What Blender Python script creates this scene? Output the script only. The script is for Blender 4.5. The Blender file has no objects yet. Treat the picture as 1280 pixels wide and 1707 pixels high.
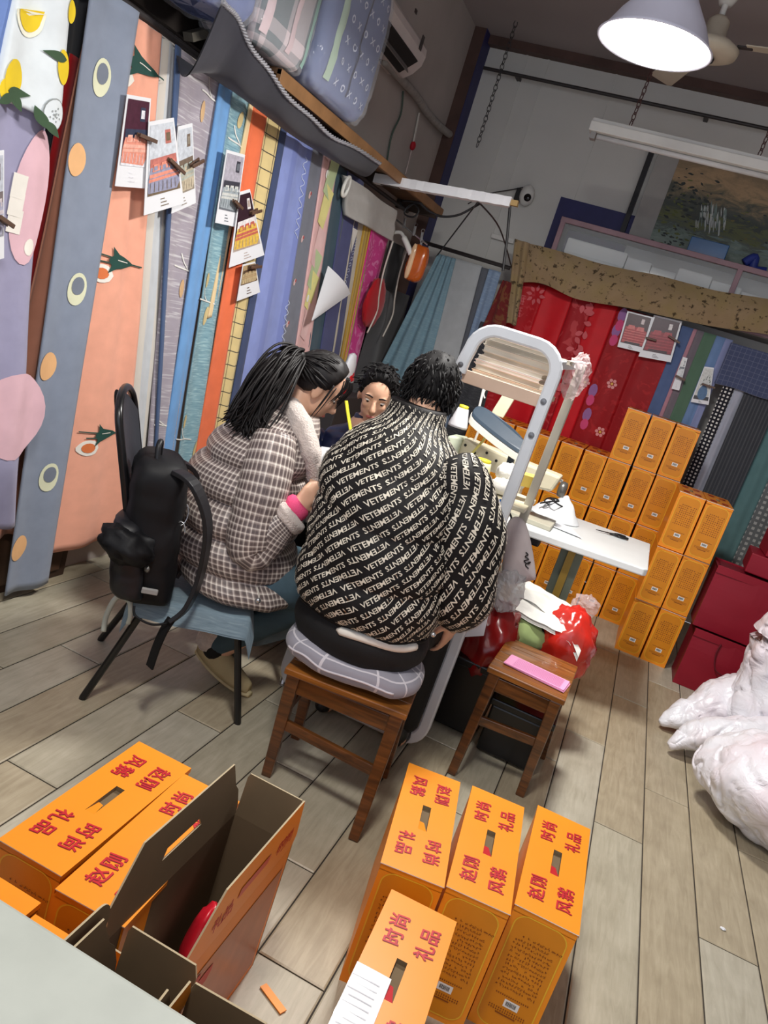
import bpy, bmesh, math, random
from math import sin, cos, pi, sqrt, atan2
from mathutils import Vector, Matrix, noise
random.seed(7)
scene = bpy.context.scene
C = scene.collection
V = Vector

# ------------------------------------------------------------------ camera
YAW, PITCH, ROLL, FPX = -0.27352713, 0.24379893, -0.31093795, 1297.486
EYE = V((0, 0, 1.5))
FWD = V((sin(YAW) * cos(PITCH), cos(YAW) * cos(PITCH), -sin(PITCH)))
_r0 = V((cos(YAW), -sin(YAW), 0))
_d0 = FWD.cross(_r0)
RIGHT = _r0 * cos(ROLL) + _d0 * sin(ROLL)
DOWN = _r0 * -sin(ROLL) + _d0 * cos(ROLL)
cam = bpy.data.cameras.new('camera')
cam.sensor_fit = 'HORIZONTAL'
cam.sensor_width = 36
cam.lens = 36 * FPX / 1280
cam.clip_start = 0.02
co = bpy.data.objects.new('camera', cam)
C.objects.link(co)
co.matrix_world = Matrix(((RIGHT.x, -DOWN.x, -FWD.x, EYE.x), (RIGHT.y, -DOWN.y, -FWD.y, EYE.y),
                          (RIGHT.z, -DOWN.z, -FWD.z, EYE.z), (0, 0, 0, 1)))
scene.camera = co

# ------------------------------------------------------------------ colour management, world, lights
scene.view_settings.view_transform = 'Standard'
scene.view_settings.look = 'None'
scene.view_settings.exposure = 0.30
scene.view_settings.gamma = 1.0
scene.view_settings.use_curve_mapping = False
W = bpy.data.worlds.new('world')
scene.world = W
W.use_nodes = True
W.node_tree.nodes['Background'].inputs[0].default_value = (0.80, 0.86, 1.0, 1)
W.node_tree.nodes['Background'].inputs[1].default_value = 1.15
LAMP_STRENGTH = 62.0      # the cone lamp's diffuser
SHOP_LAMP_W = 30.0        # the second lamp, over the counter
def area(name, loc, aim, size, watts, col, shape='DISK'):
    l = bpy.data.lights.new(name, 'AREA')
    l.shape = shape; l.size = size; l.energy = watts; l.color = col
    o = bpy.data.objects.new(name, l); C.objects.link(o)
    o.location = loc
    o.rotation_euler = (V(aim) - V(loc)).to_track_quat('-Z', 'Y').to_euler()
    return o
area('counter_lamp_light', (-0.55, 0.75, 2.95), (-0.55, 1.2, 0), 0.36, SHOP_LAMP_W, (1, 0.96, 0.90))
area('cone_lamp_light', (-0.437, 3.0, 2.565), (-0.437, 3.0, 0), 0.34, 44.0, (1, 0.97, 0.93))

# ------------------------------------------------------------------ helpers
def ray(px, py):
    return RIGHT * ((px - 640) / FPX) + DOWN * ((py - 853.5) / FPX) + FWD
def at_z(px, py, z):
    d = ray(px, py); return EYE + d * ((z - EYE.z) / d.z)
def at_y(px, py, y):
    d = ray(px, py); return EYE + d * (y / d.y)
def at_x(px, py, x):
    d = ray(px, py); return EYE + d * (x / d.x)

def lin(c):
    c = c / 255.0
    return c / 12.92 if c <= 0.04045 else ((c + 0.055) / 1.055) ** 2.4
def rgb(r, g, b):
    return (lin(r), lin(g), lin(b), 1)
MATS = {}
def mat(name, c, rough=0.6, var=0.08, scale=9.0, metal=0.0, spec=0.4, bump=0.0, bscale=120.0, emit=0.0, alpha=1.0, trans=0.0, sheen=0.0, coat=0.0):
    if name in MATS: return MATS[name]
    m = bpy.data.materials.new(name); m.use_nodes = True
    nt = m.node_tree; p = nt.nodes['Principled BSDF']
    p.inputs['Roughness'].default_value = rough
    p.inputs['Metallic'].default_value = metal
    p.inputs['Specular IOR Level'].default_value = spec
    p.inputs['Alpha'].default_value = alpha
    p.inputs['Transmission Weight'].default_value = trans
    p.inputs['Sheen Weight'].default_value = sheen
    p.inputs['Coat Weight'].default_value = coat
    c4 = rgb(*c)
    tc = nt.nodes.new('ShaderNodeTexCoord')
    if var:
        n = nt.nodes.new('ShaderNodeTexNoise'); n.inputs['Scale'].default_value = scale; n.inputs['Detail'].default_value = 5
        nt.links.new(tc.outputs['Object'], n.inputs['Vector'])
        r = nt.nodes.new('ShaderNodeValToRGB')
        r.color_ramp.elements[0].position = 0.3; r.color_ramp.elements[1].position = 0.7
        r.color_ramp.elements[0].color = tuple(max(0, x * (1 - var)) for x in c4[:3]) + (1,)
        r.color_ramp.elements[1].color = tuple(min(1, x * (1 + var)) for x in c4[:3]) + (1,)
        nt.links.new(n.outputs['Fac'], r.inputs['Fac'])
        nt.links.new(r.outputs['Color'], p.inputs['Base Color'])
    else:
        p.inputs['Base Color'].default_value = c4
    if bump:
        n2 = nt.nodes.new('ShaderNodeTexNoise'); n2.inputs['Scale'].default_value = bscale; n2.inputs['Detail'].default_value = 3
        nt.links.new(tc.outputs['Object'], n2.inputs['Vector'])
        b = nt.nodes.new('ShaderNodeBump'); b.inputs['Strength'].default_value = bump; b.inputs['Distance'].default_value = 0.01
        nt.links.new(n2.outputs['Fac'], b.inputs['Height']); nt.links.new(b.outputs['Normal'], p.inputs['Normal'])
    if emit:
        p.inputs['Emission Color'].default_value = c4; p.inputs['Emission Strength'].default_value = emit
    MATS[name] = m
    return m
def node_mat(name, rough=0.6):
    m = bpy.data.materials.new(name); m.use_nodes = True
    MATS[name] = m
    nt = m.node_tree; p = nt.nodes['Principled BSDF']; p.inputs['Roughness'].default_value = rough
    def N(t, **kw):
        n = nt.nodes.new(t)
        for k, v in kw.items():
            if k in n.inputs: n.inputs[k].default_value = v
            else: setattr(n, k, v)
        return n
    return m, nt, p, N, nt.links.new

class G:
    """collects faces for ONE mesh object"""
    def __init__(s):
        s.v = []; s.f = []; s.mi = []; s.uv = []
    def add(s, vs, fs, m=0, uvs=None):
        o = len(s.v); s.v += [V(v) for v in vs]
        for f in fs:
            s.f.append([o + i for i in f]); s.mi.append(m)
            s.uv.append([uvs[i] for i in f] if uvs else None)
        return s
    def quad(s, a, b, c, d, m=0, uvs=None):
        return s.add([a, b, c, d], [(0, 1, 2, 3)], m, uvs)
    def box(s, c, sz, rz=0.0, m=0, M=None):
        x, y, z = sz[0] / 2, sz[1] / 2, sz[2] / 2
        R = M if M is not None else Matrix.Rotation(rz, 3, 'Z')
        vs = [V(c) + R @ V((i * x, j * y, k * z)) for k in (-1, 1) for j in (-1, 1) for i in (-1, 1)]
        return s.add(vs, [(0, 2, 3, 1), (4, 5, 7, 6), (0, 1, 5, 4), (2, 6, 7, 3), (0, 4, 6, 2), (1, 3, 7, 5)], m)
    def bar(s, a, b, w, h, up=(0, 0, 1), m=0, w2=None, h2=None):
        a = V(a); b = V(b); d = (b - a).normalized()
        u = V(up); sx = d.cross(u)
        if sx.length < 1e-4: sx = d.cross(V((1, 0, 0)))
        sx.normalize(); u = sx.cross(d).normalized()
        vs = []
        for p, ww, hh in ((a, w, h), (b, w2 or w, h2 or h)):
            for i, j in ((-1, -1), (1, -1), (1, 1), (-1, 1)):
                vs.append(p + sx * (i * ww / 2) + u * (j * hh / 2))
        return s.add(vs, [(0, 3, 2, 1), (4, 5, 6, 7), (0, 1, 5, 4), (1, 2, 6, 5), (2, 3, 7, 6), (3, 0, 4, 7)], m)
    def prism(s, poly, off, m=0):
        """flat polygon (3d points) extruded along off"""
        n = len(poly); off = V(off)
        vs = [V(p) for p in poly] + [V(p) + off for p in poly]
        fs = [tuple(range(n - 1, -1, -1)), tuple(range(n, 2 * n))] + [(i, (i + 1) % n, n + (i + 1) % n, n + i) for i in range(n)]
        return s.add(vs, fs, m)
    def tube(s, pts, r, n=10, m=0, closed=False, sec=None, up=None):
        """tube through pts; r number or list; sec = own cross section [(x,y)]"""
        pts = [V(p) for p in pts]; k = len(pts)
        rr = r if isinstance(r, (list, tuple)) else [r] * k
        rings = []
        t0 = (pts[1] - pts[0]).normalized()
        u = V(up) if up else (V((0, 0, 1)) if abs(t0.z) < 0.9 else V((1, 0, 0)))
        for i in range(k):
            if closed: t = pts[(i + 1) % k] - pts[i - 1]
            elif i == 0: t = pts[1] - pts[0]
            elif i == k - 1: t = pts[-1] - pts[-2]
            else: t = pts[i + 1] - pts[i - 1]
            t.normalize()
            if up: u = V(up)
            x = t.cross(u)
            if x.length < 1e-5: x = t.cross(V((0.3, 1, 0.2)))
            x.normalize(); u = x.cross(t).normalized()
            if sec: rings.append([pts[i] + x * (a * rr[i]) + u * (b * rr[i]) for a, b in sec])
            else: rings.append([pts[i] + x * (cos(2 * pi * j / n) * rr[i]) + u * (sin(2 * pi * j / n) * rr[i]) for j in range(n)])
        return s.loft(rings, m, caps=not closed, closed=closed)
    def loft(s, rings, m=0, caps=True, closed=False, uv=None):
        n = len(rings[0]); k = len(rings)
        vs = [p for r in rings for p in r]; fs = []
        for i in range(k if closed else k - 1):
            a = i * n; b = ((i + 1) % k) * n
            for j in range(n):
                fs.append((a + j, a + (j + 1) % n, b + (j + 1) % n, b + j))
        if caps:
            fs.append(tuple(range(n - 1, -1, -1))); fs.append(tuple(range((k - 1) * n, k * n)))
        o = len(s.f)
        s.add(vs, fs, m)
        if uv:  # uv(i, j) with the seam kept open
            q = o
            for i in range(k if closed else k - 1):
                for j in range(n):
                    s.uv[q] = [uv(i, j), uv(i, j + 1), uv(i + 1, j + 1), uv(i + 1, j)]; q += 1
        return s
    def lathe(s, prof, c=(0, 0, 0), n=24, m=0, M=None, caps=True):
        c = V(c); rings = []
        for r, z in prof:
            ring = [V((r * cos(2 * pi * j / n), r * sin(2 * pi * j / n), z)) for j in range(n)]
            rings.append([c + (M @ p if M else p) for p in ring])
        return s.loft(rings, m, caps)
    def ball(s, c, r, n=16, k=10, m=0, M=None, fn=None):
        c = V(c); r = (r, r, r) if not isinstance(r, (list, tuple)) else r
        vs = []
        def P(a, b):
            d = V((cos(a) * sin(b), sin(a) * sin(b), cos(b)))
            q = V((d.x * r[0], d.y * r[1], d.z * r[2]))
            if fn: q = q * fn(d)
            return c + (M @ q if M else q)
        rings = [[P(2 * pi * j / n, pi * i / k) for j in range(n)] for i in range(1, k)]
        vs = [P(0, 0)] + [p for q in rings for p in q] + [P(0, pi)]
        fs = [(0, 1 + j, 1 + (j + 1) % n) for j in range(n)]
        for i in range(k - 2):
            a = 1 + i * n
            fs += [(a + j, a + n + j, a + n + (j + 1) % n, a + (j + 1) % n) for j in range(n)]
        e = len(vs) - 1; a = 1 + (k - 2) * n
        fs += [(e, a + (j + 1) % n, a + j) for j in range(n)]
        return s.add(vs, fs, m)
    def grid(s, fn, nu, nv, m=0, uvf=None, wrap=False):
        vs = []; uvs = []
        for i in range(nv + 1):
            for j in range(nu + 1):
                u, v = j / nu, i / nv
                vs.append(fn(u, v)); uvs.append(uvf(u, v) if uvf else (u, v))
        fs = []
        for i in range(nv):
            for j in range(nu):
                a = i * (nu + 1) + j
                fs.append((a, a + 1, a + nu + 2, a + nu + 1))
        return s.add(vs, fs, m, uvs)
    def capsule(s, a, b, ra, rb, n=12, m=0):
        a = V(a); b = V(b); d = b - a; L = max(d.length, 1e-5); d = d / L
        pts = []; rad = []
        for i in range(5):
            t = (1 - i / 4.5) * pi / 2
            pts.append(a - d * (ra * sin(t))); rad.append(max(ra * cos(t), ra * 0.06))
        pts.append(a + d * L * .5); rad.append((ra + rb) / 2)
        for i in range(5):
            t = (i + .5) / 4.5 * pi / 2
            pts.append(b + d * (rb * sin(t))); rad.append(max(rb * cos(t), rb * 0.06))
        return s.tube(pts, rad, n, m)
    def join(s, o, fn):
        """append a transformed copy of another G"""
        k = len(s.v); s.v += [fn(v) for v in o.v]
        s.f += [[k + i for i in f] for f in o.f]; s.mi += o.mi; s.uv += o.uv
        return s
    def build(s, name, mats, parent=None, smooth=False, bevel=0.0, seg=2, origin=None, sub=0):
        me = bpy.data.meshes.new(name)
        if not isinstance(mats, (list, tuple)): mats = [mats]
        if parent is not None: MI = WM[parent.name].inverted(); off = V((0, 0, 0))
        else:
            MI = Matrix()
            if origin is None:
                xs = [v.x for v in s.v]; ys = [v.y for v in s.v]; zs = [v.z for v in s.v]
                origin = ((min(xs) + max(xs)) / 2, (min(ys) + max(ys)) / 2, min(zs))
            off = V(origin)
        me.from_pydata([tuple((MI @ v) - off) for v in s.v], [], s.f)
        for m in mats: me.materials.append(m)
        me.polygons.foreach_set('material_index', s.mi)
        if any(u for u in s.uv):
            l = me.uv_layers.new(name='UVMap'); i = 0
            for p, u in zip(me.polygons, s.uv):
                for q in range(p.loop_total):
                    l.data[i].uv = u[q] if u else (0, 0); i += 1
        if smooth:
            me.polygons.foreach_set('use_smooth', [True] * len(me.polygons))
        me.update()
        o = bpy.data.objects.new(name, me); C.objects.link(o)
        if parent is not None:
            o.parent = parent; WM[o.name] = WM[parent.name].copy()
        else:
            o.location = off; WM[o.name] = Matrix.Translation(off)
        if bevel:
            b = o.modifiers.new('bevel', 'BEVEL'); b.width = bevel; b.segments = seg; b.limit_method = 'ANGLE'; b.angle_limit = 0.6
            b.harden_normals = False
        if sub:
            b = o.modifiers.new('sub', 'SUBSURF'); b.levels = sub; b.render_levels = sub
        return o
WM = {}
def tag(o, label, cat, group=None):
    o['label'] = label; o['category'] = cat
    if group: o['group'] = group
    return o
def thing(name, label, cat, loc=(0, 0, 0), rz=0.0, group=None):
    o = bpy.data.objects.new(name, None); C.objects.link(o)
    o.empty_display_size = 0.1
    o.location = loc; o.rotation_euler = (0, 0, rz)
    WM[o.name] = Matrix.Translation(V(loc)) @ Matrix.Rotation(rz, 4, 'Z')
    return tag(o, label, cat, group)
def struct(o):
    o['kind'] = 'structure'; return o
def dup(root, loc, rz, label, group=None):
    r = root.copy(); C.objects.link(r); r.location = loc; r.rotation_euler = (0, 0, rz)
    r['label'] = label
    if group: r['group'] = group
    for ch in list(root.children):
        c = ch.copy(); C.objects.link(c); c.parent = r
        for g in list(ch.children):
            d = g.copy(); C.objects.link(d); d.parent = c
    return r
_tcache = {}
def glyphs(txt, bold=0.0):
    """flat lettering: (verts, faces, width) with cap height about 1"""
    k = (txt, bold)
    if k in _tcache: return _tcache[k]
    cu = bpy.data.curves.new('lettering', 'FONT'); cu.body = txt; cu.size = 1.37; cu.offset = bold; cu.resolution_u = 2
    o = bpy.data.objects.new('lettering', cu); C.objects.link(o)
    dg = bpy.context.evaluated_depsgraph_get()
    me = o.evaluated_get(dg).to_mesh()
    vs = [(v.co.x, v.co.y) for v in me.vertices]; fs = [tuple(p.vertices) for p in me.polygons]
    o.evaluated_get(dg).to_mesh_clear()
    bpy.data.objects.remove(o); bpy.data.curves.remove(cu)
    if not vs: vs = [(0, 0), (1, 0), (1, 1)]; fs = [(0, 1, 2)]
    x0 = min(v[0] for v in vs); x1 = max(v[0] for v in vs)
    vs = [(v[0] - x0, v[1]) for v in vs]
    _tcache[k] = (vs, fs, x1 - x0)
    return _tcache[k]
def letter(g, txt, o, ex, ey, h, m, bold=0.0, lift=V((0, 0, 0)), center=True, width=None):
    """lettering on a plane: o origin (centre), ex/ey unit vectors, h letter height"""
    vs, fs, w = glyphs(txt, bold); ex = V(ex); ey = V(ey)
    sx = h if width is None else width / w
    dx = w / 2 if center else 0
    g.add([V(o) + lift + ex * ((x - dx) * sx) + ey * ((y - .5) * h) for x, y in vs], fs, m)
def nz(p, s=1.0):
    return noise.noise(V(p) * s)
def catmull(pts, k=6, closed=False):
    pts = [V(p) for p in pts]; n = len(pts); out = []
    for i in range(n if closed else n - 1):
        if closed: a, b, c, d = pts[i - 1], pts[i], pts[(i + 1) % n], pts[(i + 2) % n]
        else: a, b, c, d = pts[max(i - 1, 0)], pts[i], pts[i + 1], pts[min(i + 2, n - 1)]
        for j in range(k):
            t = j / k
            out.append(0.5 * (2 * b + (c - a) * t + (2 * a - 5 * b + 4 * c - d) * t * t + (3 * b - a - 3 * c + d) * t ** 3))
    if not closed: out.append(pts[-1])
    return out
def lerp_tab(tab, t):
    """tab: [(t, (values...))] cubic-ish interpolation"""
    n = len(tab)
    if t <= tab[0][0]: return tab[0][1]
    if t >= tab[-1][0]: return tab[-1][1]
    for i in range(n - 1):
        if tab[i][0] <= t <= tab[i + 1][0]:
            a, b = tab[i], tab[i + 1]; f = (t - a[0]) / (b[0] - a[0])
            p = tab[max(i - 1, 0)]; q = tab[min(i + 2, n - 1)]
            out = []
            for x in range(len(a[1])):
                m0 = (b[1][x] - p[1][x]) / max(b[0] - p[0], 1e-6) * (b[0] - a[0])
                m1 = (q[1][x] - a[1][x]) / max(q[0] - a[0], 1e-6) * (b[0] - a[0])
                f2 = f * f; f3 = f2 * f
                out.append((2 * f3 - 3 * f2 + 1) * a[1][x] + (f3 - 2 * f2 + f) * m0 + (-2 * f3 + 3 * f2) * b[1][x] + (f3 - f2) * m1)
            return tuple(out)
def remeshed(g, voxel, smooth_it=6):
    """one continuous surface grown over overlapping volumes"""
    me = bpy.data.meshes.new('volume'); me.from_pydata([tuple(v) for v in g.v], [], g.f)
    o = bpy.data.objects.new('volume', me); C.objects.link(o)
    r = o.modifiers.new('r', 'REMESH'); r.mode = 'VOXEL'; r.voxel_size = voxel
    s = o.modifiers.new('s', 'SMOOTH'); s.factor = 0.5; s.iterations = smooth_it
    dg = bpy.context.evaluated_depsgraph_get(); dg.update()
    e = o.evaluated_get(dg).to_mesh()
    h = G(); h.add([v.co.copy() for v in e.vertices], [tuple(p.vertices) for p in e.polygons])
    o.evaluated_get(dg).to_mesh_clear(); bpy.data.objects.remove(o)
    return h

# ------------------------------------------------------------------ structure
XL, YB, ZC, XR, YF = -2.12, 6.1, 3.57, 2.4, -1.2
def tile_mat(name, a, b, c):
    m, nt, p, N, L = node_mat(name, 0.42)
    uv = N('ShaderNodeUVMap')
    mp = N('ShaderNodeMapping'); mp.inputs['Scale'].default_value = (14, 1.6, 1)
    L(uv.outputs[0], mp.inputs[0])
    n = N('ShaderNodeTexNoise', Scale=3.0, Detail=7.0, Roughness=0.62, Distortion=1.2); L(mp.outputs[0], n.inputs['Vector'])
    r = N('ShaderNodeValToRGB'); e = r.color_ramp.elements
    e[0].position = 0.28; e[0].color = rgb(*a); e[1].position = 0.72; e[1].color = rgb(*c)
    q = e.new(0.5); q.color = rgb(*b)
    L(n.outputs['Fac'], r.inputs['Fac'])
    n3 = N('ShaderNodeTexNoise', Scale=9.0, Detail=6.0); L(uv.outputs[0], n3.inputs['Vector'])
    mx = N('ShaderNodeMix'); mx.data_type = 'RGBA'; mx.blend_type = 'MULTIPLY'; mx.inputs[0].default_value = 0.5
    r3 = N('ShaderNodeValToRGB'); r3.color_ramp.elements[0].position = .3; r3.color_ramp.elements[0].color = (.72, .70, .66, 1)
    r3.color_ramp.elements[1].position = .65; r3.color_ramp.elements[1].color = (1, 1, 1, 1)
    L(n3.outputs['Fac'], r3.inputs['Fac'])
    L(r.outputs[0], mx.inputs[6]); L(r3.outputs[0], mx.inputs[7]); L(mx.outputs[2], p.inputs['Base Color'])
    b = N('ShaderNodeBump', Strength=0.12, Distance=0.004); L(n.outputs['Fac'], b.inputs['Height']); L(b.outputs[0], p.inputs['Normal'])
    return m
T = [tile_mat('wood_look_tile', (164, 157, 138), (177, 170, 150), (188, 181, 162)),
     tile_mat('wood_look_tile_pale', (168, 162, 145), (181, 175, 158), (192, 187, 170)),
     tile_mat('wood_look_tile_tan', (157, 145, 122), (171, 159, 135), (183, 172, 148))]
grout = mat('grout', (58, 52, 46), 0.9)
g = G()
g.box((0.1, (YB + YF) / 2, -0.03), (XR - XL + 0.3, YB - YF, 0.05), m=0)
ends = {0: 2.753, 1: 3.185, 2: 2.38, -1: 3.397, -2: 3.06, -11: 2.226, -10: 2.547, -9: 1.616, -8: 2.193, -7: 2.509, -4: 1.485, -5: 1.81, 3: 3.03, -6: 2.19, -3: 2.4}
rt = random.Random(3)
for k in range(-14, 12):
    x0 = 0.345 + 0.1815 * k; x1 = x0 + 0.1815
    y = ends.get(k, rt.uniform(0, 1.3)) - 1.3 * 4
    while y < YB:
        a, b = max(y, YF), min(y + 1.3, YB)
        if b > a + .02 and x0 < XR and x1 > XL - .05:
            e = 0.0022; ch = 0.004; zt = 0.0
            o = rt.uniform(0, 40); q = rt.uniform(0, 9)
            P = [(x0 + e, a + e), (x1 - e, a + e), (x1 - e, b - e), (x0 + e, b - e)]
            Q = [(x0 + e + ch, a + e + ch), (x1 - e - ch, a + e + ch), (x1 - e - ch, b - e - ch), (x0 + e + ch, b - e - ch)]
            vs = [(p[0], p[1], -.004) for p in P] + [(p[0], p[1], -.0025) for p in P] + [(p[0], p[1], zt) for p in Q]
            uv = [(v[0] + q, v[1] + o) for v in vs]
            fs = [(8, 9, 10, 11)] + [(i, (i + 1) % 4, 4 + (i + 1) % 4, 4 + i) for i in range(4)] + [(4 + i, 4 + (i + 1) % 4, 8 + (i + 1) % 4, 8 + i) for i in range(4)]
            mm = 1 + (rt.choice([0, 0, 1, 2]) if k < 1 else rt.choice([0, 2, 2, 1]))
            g.add(vs, fs, mm, uv)
        y += 1.3
struct(g.build('floor', [grout] + T, origin=(0, 0, 0)))

plaster_l = mat('left_plaster', (176, 168, 163), 0.85, var=0.10, scale=2.2, bump=0.05, bscale=30)
plaster_b = mat('back_board', (212, 211, 205), 0.7, var=0.07, scale=1.6, bump=0.04, bscale=12)
ceil_m = mat('ceiling_paint', (160, 152, 152), 0.9, var=0.05, scale=1.5)
brown_t = mat('brown_trim', (84, 62, 55), 0.6, var=0.2, scale=6)
blue_t = mat('deep_blue_paint', (44, 44, 96), 0.55, var=0.12)
struct(G().box((XL - .05, (YB + YF) / 2, ZC / 2), (.1, YB - YF, ZC)).build('wall_left', plaster_l, origin=(XL, 0, 0)))
g = G().box((0.1, YB + .05, ZC / 2), (XR - XL + .3, .1, ZC))
for px, py in ((848, 190), (905, 130), (1005, 190)):
    p = at_y(px, py, YB - .004)
    g.box((p.x, YB - .004, 2.7), (.016, .008, 1.7))
struct(g.build('wall_back', plaster_b, origin=(0, YB, 0)))
struct(G().box((XR + .05, (YB + YF) / 2, ZC / 2), (.1, YB - YF, ZC)).build('wall_right', plaster_l, origin=(XR, 0, 0)))
struct(G().box((0.1, (YB + YF) / 2, ZC + .05), (XR - XL + .3, YB - YF, .1)).build('ceiling', ceil_m, origin=(0, 0, ZC)))
# corner post: brown towards the shop, deep blue on its flank
g = G().box((XL + .045, YB - .09, ZC / 2), (.09, .18, ZC), m=0)
g.box((XL + .091, YB - .09, ZC / 2), (.004, .18, ZC), m=1)
struct(g.build('trim_1', [brown_t, blue_t], origin=(XL, YB, 0)))
struct(G().box((.16, YB - .04, ZC - .028), (XR - XL - .1, .08, .056)).build('trim_2', brown_t))
p0 = at_y(942, 330, YB); p1 = at_y(1052, 368, YB)
struct(G().box(((p0.x + p1.x) / 2, YB - .006, p0.z - .26), (p1.x - p0.x + .06, .012, .52)).build('trim_3', blue_t))
p0 = at_y(1090, 243, YB - .03)
struct(G().box((p0.x, YB - .025, p0.z - .33), (.035, .05, .66), 0).build('trim_4', mat('black_post', (32, 30, 34), .5)))

# ------------------------------------------------------------------ pipe, chains, tube light
steel = mat('dark_steel', (62, 58, 58), 0.5, metal=0.3)
rust = mat('rusty_link', (92, 62, 58), 0.6, metal=0.3)
a = at_y(806, 113, YB - .10); b = at_y(1280, 215, YB - .10)
b = a + (b - a) * 1.6
g = G().tube([a, b], .012, 10)
for t in (.08, .5, .92):
    q = a.lerp(b, t); g.box((q.x, YB - .05, q.z), (.03, .10, .022))
tag(g.build('conduit_pipe', steel, smooth=False), 'thin dark pipe running level across the pale back wall near the ceiling', 'pipe')
def chain(name, p, q, label, n=None, r=.011, m=rust):
    p = V(p); q = V(q); L = (q - p).length; n = n or max(3, int(L / .034)); g = G()
    d = (q - p).normalized(); s = d.orthogonal().normalized(); t = d.cross(s)
    for i in range(n):
        c = p.lerp(q, (i + .5) / n); w = s if i % 2 else t; h = L / n * .68
        g.tube([c + d * (h * cos(2 * pi * k / 8)) + w * (r * sin(2 * pi * k / 8)) for k in range(8)], .0028, 5, closed=True)
    return tag(g.build(name, m), label, 'chain', 'hanging chains')
YT = 4.75
white_p = mat('white_enamel', (225, 224, 218), 0.45, var=0.04)
tl = at_y(985, 212, YT); tr = at_y(1280, 283, YT); tr = tl + (tr - tl) * 1.18
mid = (tl + tr) / 2
root = thing('tube_light', 'long white batten tube light hung on chains before the landscape painting', 'light', (mid.x, YT, mid.z), 0)
L2 = (tr - tl).length / 2
g = G()
g.box((mid.x, YT, mid.z), (2 * L2, .11, .05)); g.box((mid.x, YT, mid.z + .035), (2 * L2, .05, .03))
g.build('housing', white_p, root, bevel=.004)
G().tube([V((mid.x - L2 + .05, YT - .01, mid.z - .04)), V((mid.x + L2 - .05, YT - .01, mid.z - .04))], .014, 12).build('tube', mat('unlit_tube', (215, 214, 212), .3), root, smooth=True)
for s in (-1, 1): G().box((mid.x + s * (L2 - .03), YT - .01, mid.z - .035), (.03, .05, .05)).build('lamp_holder', mat('grey_plastic', (150, 148, 146), .5), root)
for px, py, lab in ((1052, 205, 'thin chain holding the tube light at its free end'), (1268, 252, 'thin chain holding the tube light beside the painting\'s far corner')):
    q = at_y(px, py, YT)
    chain('chain', (q.x, YT, mid.z + .05), (q.x + .02, YT + .05, ZC), lab)
q = at_y(820, 180, 5.7)
chain('chain', (q.x - .02, 5.7, 2.75), (q.x - .02, 5.7, ZC), 'long chain hanging from the ceiling in the corner near the brown post', m=steel, r=.014)

# ------------------------------------------------------------------ cone lamp, second lamp, fan
glow = mat('lamp_diffuser', (255, 252, 246), .5, var=0, emit=LAMP_STRENGTH * .35)
shade_m = mat('lamp_shade', (196, 196, 212), 0.4, var=0.03)
def cone_lamp(x, y, z, label):
    root = thing('pendant_lamp', label, 'lamp', (x, y, z))
    g = G(); prof = [(.20, 0), (.185, .012), (.150, .075), (.095, .15), (.055, .21), (.05, .26), (.047, .26), (.052, .208), (.09, .147), (.145, .072), (.18, .009), (.196, -.003)]
    g.lathe(prof, (x, y, z), 40, caps=False); n = 40; k = len(prof)
    g.f += [[(k - 1) * n + j, (k - 1) * n + (j + 1) % n, (j + 1) % n, j] for j in range(n)]; g.mi += [0] * n; g.uv += [None] * n
    g.build('lamp_shade', shade_m, root, smooth=True)
    G().lathe([(.002, -.022), (.10, -.020), (.165, -.010), (.183, .004), (.002, .006)], (x, y, z), 40).build('bulb', glow, root, smooth=True)
    G().lathe([(.03, .255), (.034, .30), (.026, .34), (.008, .36)], (x, y, z), 16).build('lamp_socket', white_p, root, smooth=True)
    G().tube([(x, y, z + .35), (x, y, ZC)], .005, 6).build('cord', steel, root)
    return root
cone_lamp(-.437, 3.0, 2.60, 'lit white cone pendant lamp hanging above the sewing corner')
cone_lamp(-.55, .75, 2.99, 'lit white cone pendant lamp hanging over the shop counter')
fx, fy = -.365, 4.22; fz = 3.07
cream = mat('cream_enamel', (198, 188, 168), 0.45, var=0.08)
root = thing('ceiling_fan', 'old cream ceiling fan on a short rod behind the lit lamp', 'fan', (fx, fy, fz))
g = G().lathe([(.02, -.022), (.09, -.026), (.132, -.008), (.138, .016), (.10, .042), (.055, .055), (.05, .13), (.03, .15)], (fx, fy, fz), 28)
g.build('motor_housing', cream, root, smooth=True)
G().lathe([(.004, -.045), (.038, -.042), (.04, -.03)], (fx, fy, fz), 20).build('cap', mat('black_plastic', (30, 28, 30), .4), root)
g = G().tube([(fx, fy, fz + .14), (fx, fy, ZC - .07)], .014, 10); g.lathe([(.03, .20), (.045, .23), (.045, .27), (.02, .29)], (fx, fy, fz), 16)
g.build('down_rod', white_p, root, smooth=True)
G().lathe([(.02, 0), (.05, .02), (.065, .06), (.065, .075)], (fx, fy, ZC - .075), 18).build('canopy', white_p, root, smooth=True)
for an in (-8, 112, 232):
    d = V((cos(math.radians(an)), sin(math.radians(an)), 0)); s = V((-d.y, d.x, 0)); c = V((fx, fy, fz + .035))
    g = G().bar(c + d * .12, c + d * .19, .03, .008, m=1)
    pl = [c + d * .165 - s * .05, c + d * .62 - s * .065, c + d * .645 - s * .05, c + d * .645 + s * .05, c + d * .62 + s * .065, c + d * .165 + s * .05]
    pl = [p + V((0, 0, .012)) * ((p - c).dot(s) / .065) for p in pl]
    g.prism(pl, (0, 0, .006))
    g.build('blade', [cream, steel], root, bevel=.002)

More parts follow.
